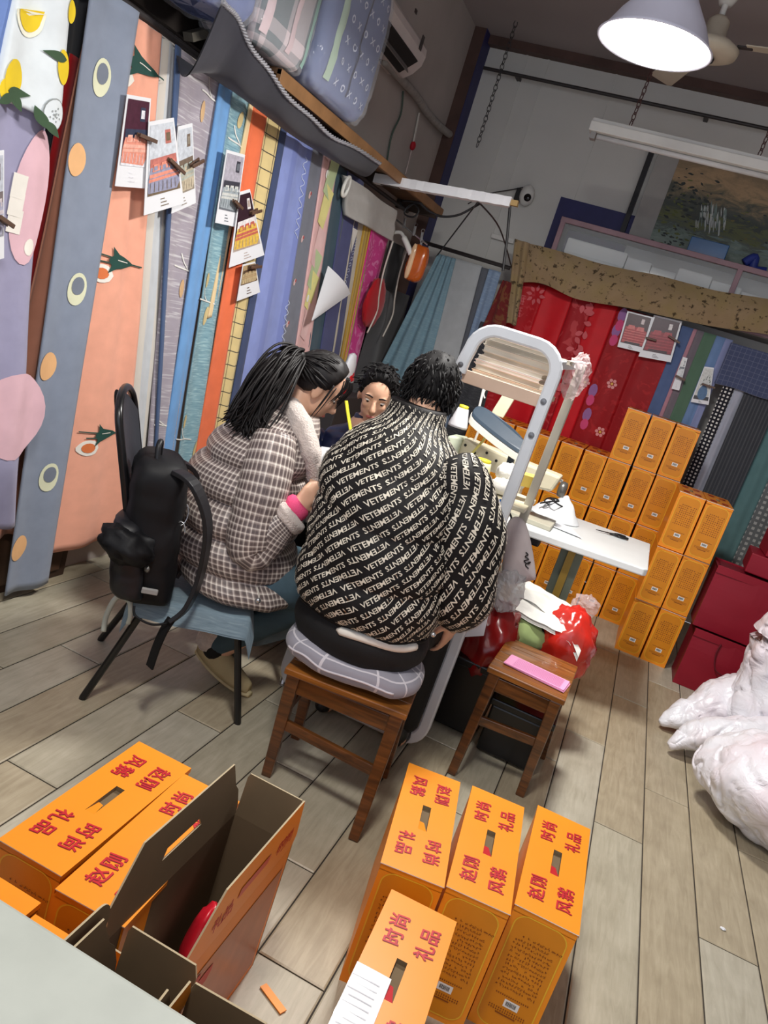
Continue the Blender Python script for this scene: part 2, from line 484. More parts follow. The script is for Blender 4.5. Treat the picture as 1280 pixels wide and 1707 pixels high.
# ------------------------------------------------------------------ landscape painting
def paint_mat():
    m, nt, p, N, L = node_mat('painted_canvas', 0.5)
    uv = N('ShaderNodeUVMap'); sp = N('ShaderNodeSeparateXYZ'); L(uv.outputs[0], sp.inputs[0])
    mp = N('ShaderNodeMapping'); mp.inputs['Scale'].default_value = (3.2, 5.5, 1); L(uv.outputs[0], mp.inputs[0])
    n = N('ShaderNodeTexNoise', Scale=1.5, Detail=9.0, Roughness=.7, Distortion=.8); L(mp.outputs[0], n.inputs['Vector'])
    ad = N('ShaderNodeMath', operation='MULTIPLY_ADD'); L(n.outputs['Fac'], ad.inputs[0]); ad.inputs[1].default_value = .9; L(sp.outputs[1], ad.inputs[2])
    sb = N('ShaderNodeMath', operation='SUBTRACT'); L(ad.outputs[0], sb.inputs[0]); sb.inputs[1].default_value = .45
    r = N('ShaderNodeValToRGB'); e = r.color_ramp.elements
    e[0].position = 0.0; e[0].color = rgb(136, 150, 138); e[1].position = 1; e[1].color = rgb(140, 120, 90)
    for t, c in ((.12, (116, 134, 122)), (.22, (78, 88, 80)), (.34, (104, 110, 66)), (.44, (62, 70, 66)), (.58, (78, 80, 68)), (.68, (132, 116, 88)), (.8, (178, 148, 110))):
        q = e.new(t); q.color = rgb(*c)
    L(sb.outputs[0], r.inputs['Fac']); L(r.outputs[0], p.inputs['Base Color'])
    b = N('ShaderNodeBump', Strength=.2, Distance=.005); L(n.outputs['Fac'], b.inputs['Height']); L(b.outputs[0], p.inputs['Normal'])
    return m
YP = YB - .06
tl = at_y(1092, 247, YP); bl = at_y(1046, 390, YP)
x0, z1, z0 = (tl.x + bl.x) / 2 + .02, tl.z, 2.50
x1 = x0 + 1.55
root = thing('landscape_painting', 'large unframed landscape painting of dark rocks and a waterfall on the back wall', 'painting', ((x0 + x1) / 2, YP, z0))
G().box(((x0 + x1) / 2, YP + .02, (z0 + z1) / 2), (x1 - x0, .03, z1 - z0)).build('backing_board', mat('grey_mount', (168, 166, 162), .8), root)
px0 = x0 + .15
g = G(); g.quad((px0, YP, z0 + .01), (x1, YP, z0 + .01), (x1, YP, z1 - .02), (px0, YP, z1 - .02), 0, [(0, 0), (1.6, 0), (1.6, 1), (0, 1)])
rr = random.Random(5)
def stroke(cx, cz, w, h, m, lean=0):
    n = 9; g.add([(cx + w * cos(2 * pi * i / n) * rr.uniform(.7, 1.1) + lean * h * sin(2 * pi * i / n), YP - .0012 - rr.random() * .0008, cz + h * sin(2 * pi * i / n) * rr.uniform(.7, 1.1)) for i in range(n)], [tuple(range(n))], m)
zc = (z0 + z1) / 2
for i in range(120):   # masses of rock, lighter leaves, the falling water
    stroke(px0 + rr.uniform(.02, .30), zc + rr.uniform(-.25, .22) - .1 * rr.random(), rr.uniform(.006, .022), rr.uniform(.003, .012), rr.choice((1, 1, 1, 2)), rr.uniform(-.9, .9))
for i in range(46):
    stroke(px0 + rr.uniform(.42, .95), zc + rr.uniform(-.16, .05), rr.uniform(.006, .02), rr.uniform(.003, .008), rr.choice((2, 2, 3, 1)), rr.uniform(-1, 1))
for i in range(40):
    x = px0 + rr.uniform(.26, .44); stroke(x, zc + rr.uniform(-.10, .03) - abs(x - px0 - .34) * .4, rr.uniform(.003, .007), rr.uniform(.03, .06), rr.choice((4, 4, 5)), -.3)
for i in range(16):
    stroke(px0 + rr.uniform(.25, .8), z0 + rr.uniform(.06, .16), rr.uniform(.03, .09), rr.uniform(.004, .010), 5)
g.build('canvas', [paint_mat(), mat('paint_black', (48, 54, 52), .5), mat('paint_olive', (96, 104, 52), .5), mat('paint_ochre', (120, 112, 66), .5), mat('paint_white', (196, 202, 198), .5), mat('paint_mist', (120, 138, 132), .5)], root)

# ------------------------------------------------------------------ glazed cabinet under the painting with its contents
YC = 5.78
tl = at_y(940, 368, YC); tr = at_y(1280, 455, YC)
cx0 = tl.x; cx1 = 1.25; cz1 = tl.z; cz0 = cz1 - .36
root = thing('display_cabinet', 'glazed wall cabinet with pinkish frame full of white boxes under the painting', 'cabinet', ((cx0 + cx1) / 2, (YC + YB) / 2, cz0))
pinkf = mat('mauve_frame', (150, 120, 128), 0.5, var=.12)
inner = mat('grey_board', (120, 116, 114), .7)
g = G(); xm = (cx0 + cx1) / 2; w = cx1 - cx0; d = YB - YC - .01; yc = YC + d / 2
g.box((xm, yc, cz1 + .01), (w, d, .02)); g.box((xm, yc, cz0 - .01), (w, d, .02)); g.box((cx0 - .01, yc, (cz0 + cz1) / 2), (.02, d, .40)); g.box((cx1 + .01, yc, (cz0 + cz1) / 2), (.02, d, .40))
g.build('carcass', inner, root)
post = at_y(1234, 450, YC).x
g = G(); g.box((xm, YC - .012, cz1 + .005), (w + .04, .025, .035)); g.box((xm, YC - .012, cz0), (w + .04, .025, .03))
for x in (cx0, post, cx1): g.box((x, YC - .012, (cz0 + cz1) / 2), (.035, .024, cz1 - cz0))
g.build('door_frame', pinkf, root, bevel=.003)
glass = mat('clear_pane', (235, 240, 240), 0.06, var=0, alpha=0.16, spec=0.5)
G().box(((cx0 + post) / 2, YC - .008, (cz0 + cz1) / 2), (post - cx0 - .03, .004, cz1 - cz0 - .03)).build('glass_pane', glass, root)
G().box(((cx1 + post) / 2, YC - .008, (cz0 + cz1) / 2), (cx1 - post - .03, .004, cz1 - cz0 - .03)).build('glass_pane', glass, root)
wb = mat('white_card', (222, 226, 224), .6, var=.03)
xs = [cx0 + .06, -.53, -.355, -.18, .05, .25, .55]
nm = ['long white box behind the cabinet glass at the corner-post end', 'narrow white box in the cabinet, first of two between long boxes', 'narrow white box in the cabinet next to the frame post', 'white box in the cabinet half behind its frame post', 'white box in the cabinet just past the frame post', 'white box in the cabinet at its far end']
for i in range(6):
    a, b = xs[i] + .006, xs[i + 1] - .006
    h = .27 - .04 * ((i * 7) % 3) / 2
    g = G().box(((a + b) / 2, YC + .14, cz0 + h / 2), (b - a, .2, h)); g.box(((a + b) / 2, YC + .14, cz0 + h - .05), (b - a + .006, .206, .09))
    tag(g.build('carton', wb, bevel=.003), nm[i], 'box', 'white boxes in the glazed cabinet')
bx = mat('blue_card', (36, 88, 140), .25, var=.1)
p = at_y(1180, 415, YC + .06)
g = G().box((p.x, YC + .08, cz1 + .02 + .05), (.25, .14, .10), -.03)
g2 = tag(g.build('blue_carton', bx, bevel=.004), 'shiny blue oblong carton standing on the cabinet top before the painting', 'box')
p = at_y(1262, 420, YC + .06)
g = G().tube(catmull([(p.x - .05, YC + .07, cz1 + .05), (p.x, YC + .08, cz1 + .10), (p.x + .02, YC + .09, cz1 + .03), (p.x + .10, YC + .09, cz1 + .035)], 6), .03, 10)
tag(g.build('blue_bundle', mat('royal_blue', (42, 58, 140), .5), smooth=True), 'small royal blue rolled bundle lying on the cabinet top', 'bundle')
# webcam on the back wall
p = at_y(878, 326, YB - .05)
root = thing('security_camera', 'small white dome camera fixed to the pale back wall', 'camera', (p.x, YB - .05, p.z))
G().ball(p, (.055, .05, .075)).build('body', white_p, root, smooth=True)
G().ball(p + V((.02, -.045, -.02)), (.028, .016, .028)).build('lens', mat('black_gloss', (20, 20, 22), .15), root, smooth=True)
G().box(p + V((-.06, .0, -.01)), (.05, .03, .09)).build('bracket', mat('black_plastic', (30, 28, 30), .4), root, bevel=.004)
G().tube(catmull([p + V((-.05, .01, .05)), p + V((-.12, .02, .02)), p + V((-.3, .02, -.06)), p + V((-.42, .02, -.16))], 6), .004, 6).build('cable', steel, root)

# ------------------------------------------------------------------ gift boxes
orange = mat('orange_card', (240, 146, 32), 0.38, var=0.05, scale=4, spec=.4)
orange_d = mat('amber_print', (214, 134, 24), 0.4, var=.06)
yellow_l = mat('yellow_line', (232, 182, 48), 0.4)
redink = mat('red_ink', (190, 30, 40), .45)
redshade = mat('dark_red_ink', (122, 16, 30), .45)
brownink = mat('brown_ink', (128, 62, 20), .5)
kraft = mat('kraft_board', (128, 108, 80), .8, var=.07)
kraft_d = mat('kraft_inside', (112, 94, 70), .85, var=.07)
labelw = mat('white_label', (236, 236, 232), .4)
black = mat('black_ink', (25, 24, 26), .5)
BW, BL, BH = .152, .445, .342
def rrect(cx, cz, w, h, r, n=6):
    out = []
    for sx, sz, a0 in ((1, 1, 0), (-1, 1, 90), (-1, -1, 180), (1, -1, 270)):
        for i in range(n + 1):
            a = math.radians(a0 + 90 * i / n); out.append((cx + sx * (w / 2 - r) + r * cos(a), cz + sz * (h / 2 - r) + r * sin(a)))
    return out
def end_print(g, y, s, rich, w=BW, h=BH, mi=None):
    """printed end panel: rounded line frame, rows of small characters, fine print (s = outward y sign)"""
    A = rrect(0, h / 2, w - .026, h - .030, .032); B = rrect(0, h / 2, w - .032, h - .036, .029); n = len(A)
    e = .0010 * s
    g.add([(a[0], y + e, a[1]) for a in A] + [(b[0], y + e, b[1]) for b in B], [(i, (i + 1) % n, n + (i + 1) % n, n + i) for i in range(n)], 2)
    g.add([(b[0], y + e * .8, b[1]) for b in B], [tuple(range(n))], 1)
    r = random.Random(11)
    rows = 13 if rich else 11
    for k in range(rows):
        z = h * .80 - k * h * .0345
        m = 14 if rich else 9; x0 = -w * .29 if k else -w * .20
        for q in range(m):
            if r.random() < .10: continue
            x = x0 + (w * .58) * q / (m - 1)
            if rich:   # each small character: three little strokes
                for t in range(3):
                    dx, dz = r.uniform(-.0022, .0022), r.uniform(-.0026, .0026)
                    ww, hh = (.0042, .0011) if r.random() < .5 else (.0011, .0046)
                    g.add([(x + dx - ww / 2, y + 2 * e, z + dz - hh / 2), (x + dx + ww / 2, y + 2 * e, z + dz - hh / 2), (x + dx + ww / 2, y + 2 * e, z + dz + hh / 2), (x + dx - ww / 2, y + 2 * e, z + dz + hh / 2)], [(0, 1, 2, 3)], 3)
            else:
                ww, hh = .0055, r.uniform(.003, .0052)
                g.add([(x - ww / 2, y + 2 * e, z - hh / 2), (x + ww / 2, y + 2 * e, z - hh / 2), (x + ww / 2, y + 2 * e, z + hh / 2), (x - ww / 2, y + 2 * e, z + hh / 2)], [(0, 1, 2, 3)], 3)
    for z, ww in ((h * .325, .5), (h * .215, .55), (h * .195, .55), (h * .175, .3)):
        for q in range(16):
            x = -w * ww / 2 + w * ww * q / 15
            g.add([(x - .0013, y + 2 * e, z - .0018), (x + .0013, y + 2 * e, z - .0018), (x + .0013, y + 2 * e, z + .0018), (x - .0013, y + 2 * e, z + .0018)], [(0, 1, 2, 3)], 3)
def barcode(y, s, rich, z=BH * .27, x=.004):
    g = G(); w, h = .036, .021; e = .0014 * s
    g.add([(x - w / 2, y + e, z - h / 2), (x + w / 2, y + e, z - h / 2), (x + w / 2, y + e, z + h / 2), (x - w / 2, y + e, z + h / 2)], [(0, 1, 2, 3)], 0)
    r = random.Random(4); p = x - w * .36
    while p < x + w * .34:
        t = r.uniform(.0006, .0016) * (1 if rich else 1.6)
        g.add([(p, y + e * 1.6, z - h * .25), (p + t, y + e * 1.6, z - h * .25), (p + t, y + e * 1.6, z + h * .32), (p, y + e * 1.6, z + h * .32)], [(0, 1, 2, 3)], 1)
        p += t + r.uniform(.0008, .0018)
    return g
def box_top(g, w=BW, l=BL, z=BH, flip=1, slot_hole=True):
    """the lid panel around a finger slot, with lettering reading along the box"""
    sw, sl = .011, .052
    y = l / 2; x = w / 2; zz = z
    o = [(-x, -y), (x, -y), (x, y), (-x, y)]; i_ = [(-sw, -sl), (sw, -sl), (sw, sl), (-sw, sl)]
    t = .0025
    vs = [(a, b, zz) for a, b in o] + [(a, b, zz) for a, b in i_] + [(a, b, zz - t) for a, b in i_]
    g.add(vs, [(k, (k + 1) % 4, 4 + (k + 1) % 4, 4 + k) for k in range(4)], 0)
    g.add([(a, b, zz) for a, b in i_] + [(a, b, zz - .012) for a, b in i_], [(k, (k + 1) % 4, 4 + (k + 1) % 4, 4 + k) for k in range(4)], 1)
    g.add([(a, b, zz - .012) for a, b in i_], [(3, 2, 1, 0)], 4)
    # a bent inner tongue in the slot
    g.add([(-sw, -sl, zz - .001), (sw, -sl, zz - .001), (sw * .2, -sl * .15, zz - .009), (-sw, -sl * .1, zz - .009)], [(0, 1, 2, 3)], 2 if flip > 0 else 0)
    for txt, xx, yy in (('赵刚', -.034, -.128), ('时尚', -.034, .122), ('风鹅', .034, -.128), ('礼品', .034, .122)):
        for q in (0, 1):
            f = flip; y2 = yy + (-.024, .024)[q]
            for dx, m, e in ((.0016, 3, .0006), (0, 2, .0010)):
                letter(g, txt[q], (f * xx + dx, f * y2 - dx, zz + e), (0, f, 0), (-f * .97, -f * .16, 0), .032, m, .020)
def gift_box(name, label, loc, rz, rich, group, flip=1, handle=True):
    r = thing(name, label, 'box', loc, rz, group)
    M = WM[r.name]
    g = G(); w, l, h = BW, BL, BH
    g.box((0, 0, h / 2 - .008), (w - .004, l - .004, h - .016), m=0)
    for s_ in (-1, 1): g.box((0, s_ * (l / 2 - .004), h - .010), (w - .004, .004, .018)); g.box((s_ * (w / 2 - .004), 0, h - .010), (.004, l - .01, .018))
    end_print(g, -l / 2 + .002, -1, rich)
    h_ = G().join(g, lambda v: M @ v); h_.build('body', [orange, orange_d, yellow_l, brownink], r)
    g = G(); box_top(g, flip=flip)
    for s in (-1, 1):    # short tuck edge along the sides, and cut edges of the board
        g.add([(s * w / 2, -l / 2, h), (s * w / 2, l / 2, h), (s * w / 2, l / 2, h - .012), (s * w / 2, -l / 2, h - .012)], [(0, 1, 2, 3)], 0)
        g.add([(-w / 2, s * l / 2, h), (w / 2, s * l / 2, h), (w / 2, s * l / 2, h - .002), (-w / 2, s * l / 2, h - .002)], [(0, 1, 2, 3)], 5)
    G().join(g, lambda v: M @ v).build('lid', [orange, kraft, redink, redshade, kraft_d, labelw], r)
    g = barcode(-l / 2 + .002, -1, rich)
    G().join(g, lambda v: M @ v).build('barcode_label', [labelw, black], r)
    return r
# the stack along the back wall: nine columns, three to four layers, and two nearer columns
ordn = ['first', 'second', 'third', 'fourth', 'fifth', 'sixth', 'seventh', 'eighth', 'ninth']
lay = ['bottom', 'second', 'third', 'topmost']
GRP = 'orange gift boxes stacked before the back wall'
proto = None
def stack_box(x, y, z, rz, label):
    global proto
    if proto is None:
        proto = gift_box('gift_box', label, (x, y, z), rz, False, GRP); return proto
    return dup(proto, (x, y, z), rz, label, GRP)
rs = random.Random(21)
for k in range(9):
    for j in range(4 if k < 3 else 3):
        x = .331 - .160 * (k + .5) + rs.uniform(-.002, .002)
        stack_box(x, 5.305 + BL / 2 + rs.uniform(-.006, .006), j * (BH + .004), rs.uniform(-.006, .006),
                  f'orange gift box in the rear stack, {lay[j] if j else "bottom"} layer, {ordn[k]} column from the red bags')
for k in range(2):
    for j in range(3):
        stack_box(.545 - .158 * k, 4.79 + BL / 2 + (.05 if (j == 1) else 0) * 0 + rs.uniform(-.008, .008), j * (BH + .004), rs.uniform(-.008, .008),
                  f'orange gift box in the short front stack {"next to the red bags" if k == 0 else "on its sewing-table side"}, {["bottom", "middle", "top"][j]} layer')
# the boxes on the open floor
def corner_box(name, label, bl, br, ang_len=None, flip=1, group='orange gift boxes on the open floor', z=0):
    """bl, br = near corners of the lid seen in the photo plane z = BH"""
    a = at_z(bl[0], bl[1], BH + z); b = at_z(br[0], br[1], BH + z)
    d = (b - a); rz = atan2(d.y, d.x) if ang_len is None else ang_len
    c = (a + b) / 2; n = V((-sin(rz), cos(rz), 0))
    return gift_box(name, label, (c.x + n.x * BL / 2, c.y + n.y * BL / 2, z), rz, True, group, flip)
corner_box('gift_box', 'orange gift box by the near stool, first of three abreast on the floor', (634, 1438), (741, 1479), math.radians(9.5), -1)
corner_box('gift_box', 'orange gift box between two others, red card showing in its slot', (745, 1478), (850, 1524), math.radians(5.5), 1)
corner_box('gift_box', 'orange gift box at the open-floor end of the row of three', (858, 1510), (965, 1556), math.radians(1.5), 1)

# ------------------------------------------------------------------ hanging fabrics: one sheet = one thing
def fabric(name, c, rough=.85, var=.06, kind=None, c2=None, s=30.0, c3=None):
    """woven cloth; kind adds a printed pattern read from the sheet's own metre coordinates"""
    m, nt, p, N, L = node_mat(name, rough)
    p.inputs['Sheen Weight'].default_value = .15
    p.inputs['Specular IOR Level'].default_value = .2
    uv = N('ShaderNodeUVMap')
    n = N('ShaderNodeTexNoise', Scale=14.0, Detail=4.0); L(uv.outputs[0], n.inputs['Vector'])
    r = N('ShaderNodeValToRGB'); e = r.color_ramp.elements
    a = rgb(*c)
    e[0].position = .3; e[0].color = tuple(x * (1 - var) for x in a[:3]) + (1,); e[1].position = .7; e[1].color = tuple(min(1, x * (1 + var)) for x in a[:3]) + (1,)
    L(n.outputs['Fac'], r.inputs['Fac']); out = r.outputs[0]
    sp = N('ShaderNodeSeparateXYZ'); L(uv.outputs[0], sp.inputs[0])
    def mix(fac, col, base):
        x = N('ShaderNodeMix'); x.data_type = 'RGBA'; L(fac, x.inputs[0]); L(base, x.inputs[6]); x.inputs[7].default_value = rgb(*col); return x.outputs[2]
    def line(o, freq, width):
        f = N('ShaderNodeMath', operation='MULTIPLY'); L(o, f.inputs[0]); f.inputs[1].default_value = freq
        g_ = N('ShaderNodeMath', operation='FRACT'); L(f.outputs[0], g_.inputs[0])
        h = N('ShaderNodeMath', operation='LESS_THAN'); L(g_.outputs[0], h.inputs[0]); h.inputs[1].default_value = width
        return h.outputs[0]
    if kind == 'grid':
        out = mix(line(sp.outputs[0], s, .07), c2, out); out = mix(line(sp.outputs[1], s, .07), c2, out)
    elif kind == 'check':
        a1, b1 = line(sp.outputs[0], s, .5), line(sp.outputs[1], s, .5)
        x = N('ShaderNodeMath', operation='ADD'); L(a1, x.inputs[0]); L(b1, x.inputs[1])
        y = N('ShaderNodeMath', operation='MULTIPLY'); L(x.outputs[0], y.inputs[0]); y.inputs[1].default_value = .5
        out = mix(y.outputs[0], c2, out)
    elif kind == 'dots':
        a1, b1 = line(sp.outputs[0], s, .5), line(sp.outputs[1], s, .5)
        y = N('ShaderNodeMath', operation='MULTIPLY'); L(a1, y.inputs[0]); L(b1, y.inputs[1])
        out = mix(y.outputs[0], c2, out)
    elif kind == 'stripe':
        out = mix(line(sp.outputs[0], s, .35), c2, out)
    elif kind in ('strokes', 'slub'):
        mp = N('ShaderNodeMapping'); mp.inputs['Scale'].default_value = (7, 95, 1) if kind == 'strokes' else (18, 150, 1); L(uv.outputs[0], mp.inputs[0])
        q = N('ShaderNodeTexNoise', Scale=1.0, Detail=3.0, Distortion=.6); L(mp.outputs[0], q.inputs['Vector'])
        h = N('ShaderNodeValToRGB'); h.color_ramp.elements[0].position = .53; h.color_ramp.elements[0].color = (0, 0, 0, 1); h.color_ramp.elements[1].position = .68; h.color_ramp.elements[1].color = (.8, .8, .8, 1)
        L(q.outputs['Fac'], h.inputs['Fac']); out = mix(h.outputs[0], c2, out)
        if c3:
            h = N('ShaderNodeValToRGB'); h.color_ramp.elements[0].position = .30; h.color_ramp.elements[0].color = (.8, .8, .8, 1); h.color_ramp.elements[1].position = .46; h.color_ramp.elements[1].color = (0, 0, 0, 1)
            L(q.outputs['Fac'], h.inputs['Fac']); out = mix(h.outputs[0], c3, out)
    elif kind == 'damask':
        q = N('ShaderNodeTexNoise', Scale=s, Detail=2.0, Distortion=2.5); L(uv.outputs[0], q.inputs['Vector'])
        h = N('ShaderNodeValToRGB'); h.color_ramp.elements[0].position = .56; h.color_ramp.elements[0].color = (0, 0, 0, 1); h.color_ramp.elements[1].position = .62; h.color_ramp.elements[1].color = (.7, .7, .7, 1)
        L(q.outputs['Fac'], h.inputs['Fac']); out = mix(h.outputs[0], c2, out)
    elif kind == 'floral':
        q = N('ShaderNodeTexNoise', Scale=s * .35, Detail=4.0); L(uv.outputs[0], q.inputs['Vector'])
        h = N('ShaderNodeValToRGB'); h.color_ramp.elements[0].position = .45; h.color_ramp.elements[0].color = (0, 0, 0, 1); h.color_ramp.elements[1].position = .66; h.color_ramp.elements[1].color = (.6, .6, .6, 1)
        L(q.outputs['Fac'], h.inputs['Fac']); out = mix(h.outputs[0], c3, out)
        q = N('ShaderNodeTexNoise', Scale=s * 1.1, Detail=3.0, Roughness=.65); L(uv.outputs[0], q.inputs['Vector'])
        h = N('ShaderNodeValToRGB'); h.color_ramp.elements[0].position = .57; h.color_ramp.elements[0].color = (0, 0, 0, 1); h.color_ramp.elements[1].position = .65; h.color_ramp.elements[1].color = (.9, .9, .9, 1)
        L(q.outputs['Fac'], h.inputs['Fac']); out = mix(h.outputs[0], c2, out)
    L(out, p.inputs['Base Color'])
    q = N('ShaderNodeTexNoise', Scale=420.0, Detail=2.0); L(uv.outputs[0], q.inputs['Vector'])
    b = N('ShaderNodeBump', Strength=.08, Distance=.002); L(q.outputs['Fac'], b.inputs['Height']); L(b.outputs[0], p.inputs['Normal'])
    return m
class Sheet:
    """cloth hanging in a plane: axis 'x' (plane x = X, runs along y) or 'y' (plane y = X, runs along x)"""
    def __init__(s, axis, X, l0, l1, r0, r1, zt, zb, amp=.012, k=2.0, ph=None, hem=.004, thick=.007, flare=0.0):
        at = at_x if axis == 'x' else at_y
        s.axis = axis; s.X = X; s.zt = zt; s.zb = zb; s.amp = amp; s.k = k; s.ph = random.uniform(0, 6) if ph is None else ph; s.thick = thick; s.flare = flare
        def line(a, b):
            A = at(a[0], a[1], X); B = at(b[0], b[1], X)
            ka, kb = (A.y, B.y) if axis == 'x' else (A.x, B.x)
            return lambda z: ka + (kb - ka) * (z - A.z) / (B.z - A.z)
        s.L = line(l0, l1); s.R = line(r0, r1); s.hem = hem
        s.sd = random.uniform(0, 50)
    def depth(s, u, v):
        d = s.amp * sin(2 * pi * s.k * u + s.ph + .5 * sin(3 * v + s.sd)) * (.55 + .45 * (1 - v))
        d += s.amp * .5 * nz((u * 3.1 + s.sd, v * 4.0, s.sd), 1.0)
        return d + s.flare * (1 - v) ** 2
    def P(s, u, v, lift=0.0):
        zb = s.zb + s.hem * sin(7 * u + s.sd)
        z = zb + (s.zt - zb) * v; a = s.L(z) + (s.R(z) - s.L(z)) * u
        d = s.depth(u, v) + lift
        return V((s.X + d, a, z)) if s.axis == 'x' else V((a, s.X - d, z))
    def at(s, a, z, lift=.0025):
        """surface point at wall coordinates (along, height)"""
        v = (z - s.zb) / (s.zt - s.zb); w = s.R(z) - s.L(z); u = (a - s.L(z)) / w
        d = s.depth(u, v) + lift
        return V((s.X + d, a, z)) if s.axis == 'x' else V((a, s.X - d, z))
    def px(s, x, y):
        p = (at_x if s.axis == 'x' else at_y)(x, y, s.X)
        return (p.y if s.axis == 'x' else p.x, p.z)
    def mesh(s, g, m=0, nu=14, nv=60):
        w = abs(s.R((s.zt + s.zb) / 2) - s.L((s.zt + s.zb) / 2)); h = s.zt - s.zb
        nu = max(8, int(w / .014)); nu = min(nu, 60)
        f = lambda u, v: s.P(u, v); b = lambda u, v: s.P(1 - u, v, -s.thick)
        uvf = lambda u, v: (u * w + s.sd, s.zb + v * h)
        o = len(g.v)
        g.grid(f, nu, nv, m, uvf); o2 = len(g.v); g.grid(b, nu, nv, m, uvf)
        n = nu + 1
        edge = []
        for i in range(nv):
            edge.append((o + i * n, o + (i + 1) * n, o2 + (i + 1) * n + nu, o2 + i * n + nu))
            edge.append((o2 + i * n, o2 + (i + 1) * n, o + (i + 1) * n + nu, o + i * n + nu))
        for j in range(nu):
            edge.append((o + j, o2 + nu - j, o2 + nu - j - 1, o + j + 1))
            t = nv * n
            edge.append((o + t + j + 1, o2 + t + nu - j - 1, o2 + t + nu - j, o + t + j))
        g.f += [list(e) for e in edge]; g.mi += [m] * len(edge); g.uv += [None] * len(edge)
        return s
    def decal(s, g, m, c, poly, lift=.0028, rings=2):
        """printed motif: polygon of (along, up) metre offsets about wall point c"""
        n = len(poly); vs = [s.at(c[0], c[1], lift)]; fs = []
        for r in range(1, rings + 1):
            vs += [s.at(c[0] + a * r / rings, c[1] + b * r / rings, lift) for a, b in poly]
        fs += [(0, 1 + i, 1 + (i + 1) % n) for i in range(n)]
        for r in range(1, rings):
            a = 1 + (r - 1) * n; b = 1 + r * n
            fs += [(a + i, b + i, b + (i + 1) % n, a + (i + 1) % n) for i in range(n)]
        g.add(vs, fs, m)
    def strokeline(s, g, m, pts, w, lift=.003):
        pts = catmull([V((a, b, 0)) for a, b in pts], 4); vs = []
        for i, p in enumerate(pts):
            t = (pts[min(i + 1, len(pts) - 1)] - pts[max(i - 1, 0)]).normalized(); q = V((-t.y, t.x, 0)) * (w / 2)
            vs += [s.at(p.x + q.x, p.y + q.y, lift), s.at(p.x - q.x, p.y - q.y, lift)]
        g.add(vs, [(2 * i, 2 * i + 1, 2 * i + 3, 2 * i + 2) for i in range(len(pts) - 1)], m)
def ell(a, b, n=20, rot=0.0, off=(0, 0)):
    r = math.radians(rot)
    return [(off[0] + a * cos(t) * cos(r) - b * sin(t) * sin(r), off[1] + a * cos(t) * sin(r) + b * sin(t) * cos(r)) for t in [2 * pi * i / n for i in range(n)]]
def leafpoly(l, w, rot):
    r = math.radians(rot); p = []
    for i in range(9): t = i / 8; p.append((l * t, w * sin(pi * t ** .8)))
    for i in range(7, 0, -1): t = i / 8; p.append((l * t, -w * sin(pi * t ** .8)))
    return [((x - l / 2) * cos(r) - y * sin(r), (x - l / 2) * sin(r) + y * cos(r)) for x, y in p]
LW = 'bedding samples hanging along the left-hand shop rail'
def hang(name, label, sheet, mats, dec=None, cat='bedding sample', group=LW):
    g = G(); sheet.mesh(g)
    if dec: dec(sheet, g)
    return tag(g.build(name, mats, smooth=True), label, cat, group)
ZT = 2.15
gray = fabric('slate_cotton', (136, 146, 164)); cream_p = mat('print_cream', (226, 228, 196), .8); peach_p = mat('print_peach', (238, 186, 132), .8); slate_p = mat('print_slate', (120, 128, 142), .8)
def d_gray(s, g):
    for px, py in ((171, 130), (128, 482), (80, 795)):
        c = s.px(px, py); g_ = ell(.040, .058, 22)
        s.decal(g, 1, c, g_); s.decal(g, 3, (c[0], c[1] + .012), ell(.026, .032, 18), .0042)
    for px, py in ((127, 266), (80, 611), (32, 914)):
        s.decal(g, 2, s.px(px, py), ell(.046, .052, 22))
hang('duvet_sample', 'slate grey hanging sheet printed with cream rings and peach dots', Sheet('x', -1.975, (140, 60), (8, 990), (229, 40), (77, 990), ZT + .01, .045, .010, 1.1), [gray, cream_p, peach_p, slate_p], d_gray)
coral = fabric('coral_cotton', (240, 172, 146)); green_p = mat('print_dark_green', (34, 74, 66), .8); white_p2 = mat('print_white', (240, 236, 226), .8); tang_p = mat('print_tangerine', (222, 122, 70), .8)
def d_coral(s, g):
    for px, py in ((238, 112), (200, 437), (173, 723)):
        c = s.px(px, py)
        tul = [(.055, 0), (.036, .014), (.004, .026), (-.018, .034), (-.040, .062), (-.034, .024), (-.046, 0), (-.034, -.024), (-.040, -.062), (-.018, -.034), (.004, -.026), (.036, -.014)]
        q = (c[0] - .085, c[1] - .055); s.decal(g, 2, q, [(x * (1 + .1 * sin(5 * i)), y) for i, (x, y) in enumerate(ell(.055, .034, 16))], .003); s.decal(g, 3, q, ell(.034, .021, 12), .0045)
        s.decal(g, 1, c, [(x * 1.5, y * .8) for x, y in tul], .006, 3)
        s.strokeline(g, 1, [(c[0] - .15, c[1] + .014), (c[0] - .04, c[1] + .010)], .005, .006); s.strokeline(g, 1, [(c[0] - .11, c[1] - .012), (c[0] - .04, c[1] - .010)], .005, .006)
        s.strokeline(g, 2, [(c[0] - .03, c[1] + .006), (c[0] + .04, c[1] + .003)], .003, .0075); s.strokeline(g, 1, [(c[0] + .07, c[1]), (c[0] + .12, c[1])], .005, .006)
hang('duvet_sample', 'coral pink hanging sheet printed with dark green tulips', Sheet('x', -1.995, (222, 40), (80, 940), (268, 70), (196, 936), ZT, .165, .012, 1.6), [coral, green_p, white_p2, tang_p], d_coral)
pale = fabric('pale_stripe', (198, 202, 206), kind='stripe', c2=(212, 206, 196), s=9.0)
hang('duvet_sample', 'very pale grey and cream striped hanging sheet beside the coral one', Sheet('x', -2.005, (262, 64), (180, 935), (297, 90), (250, 690), ZT, .19, .012, 1.4), [pale])
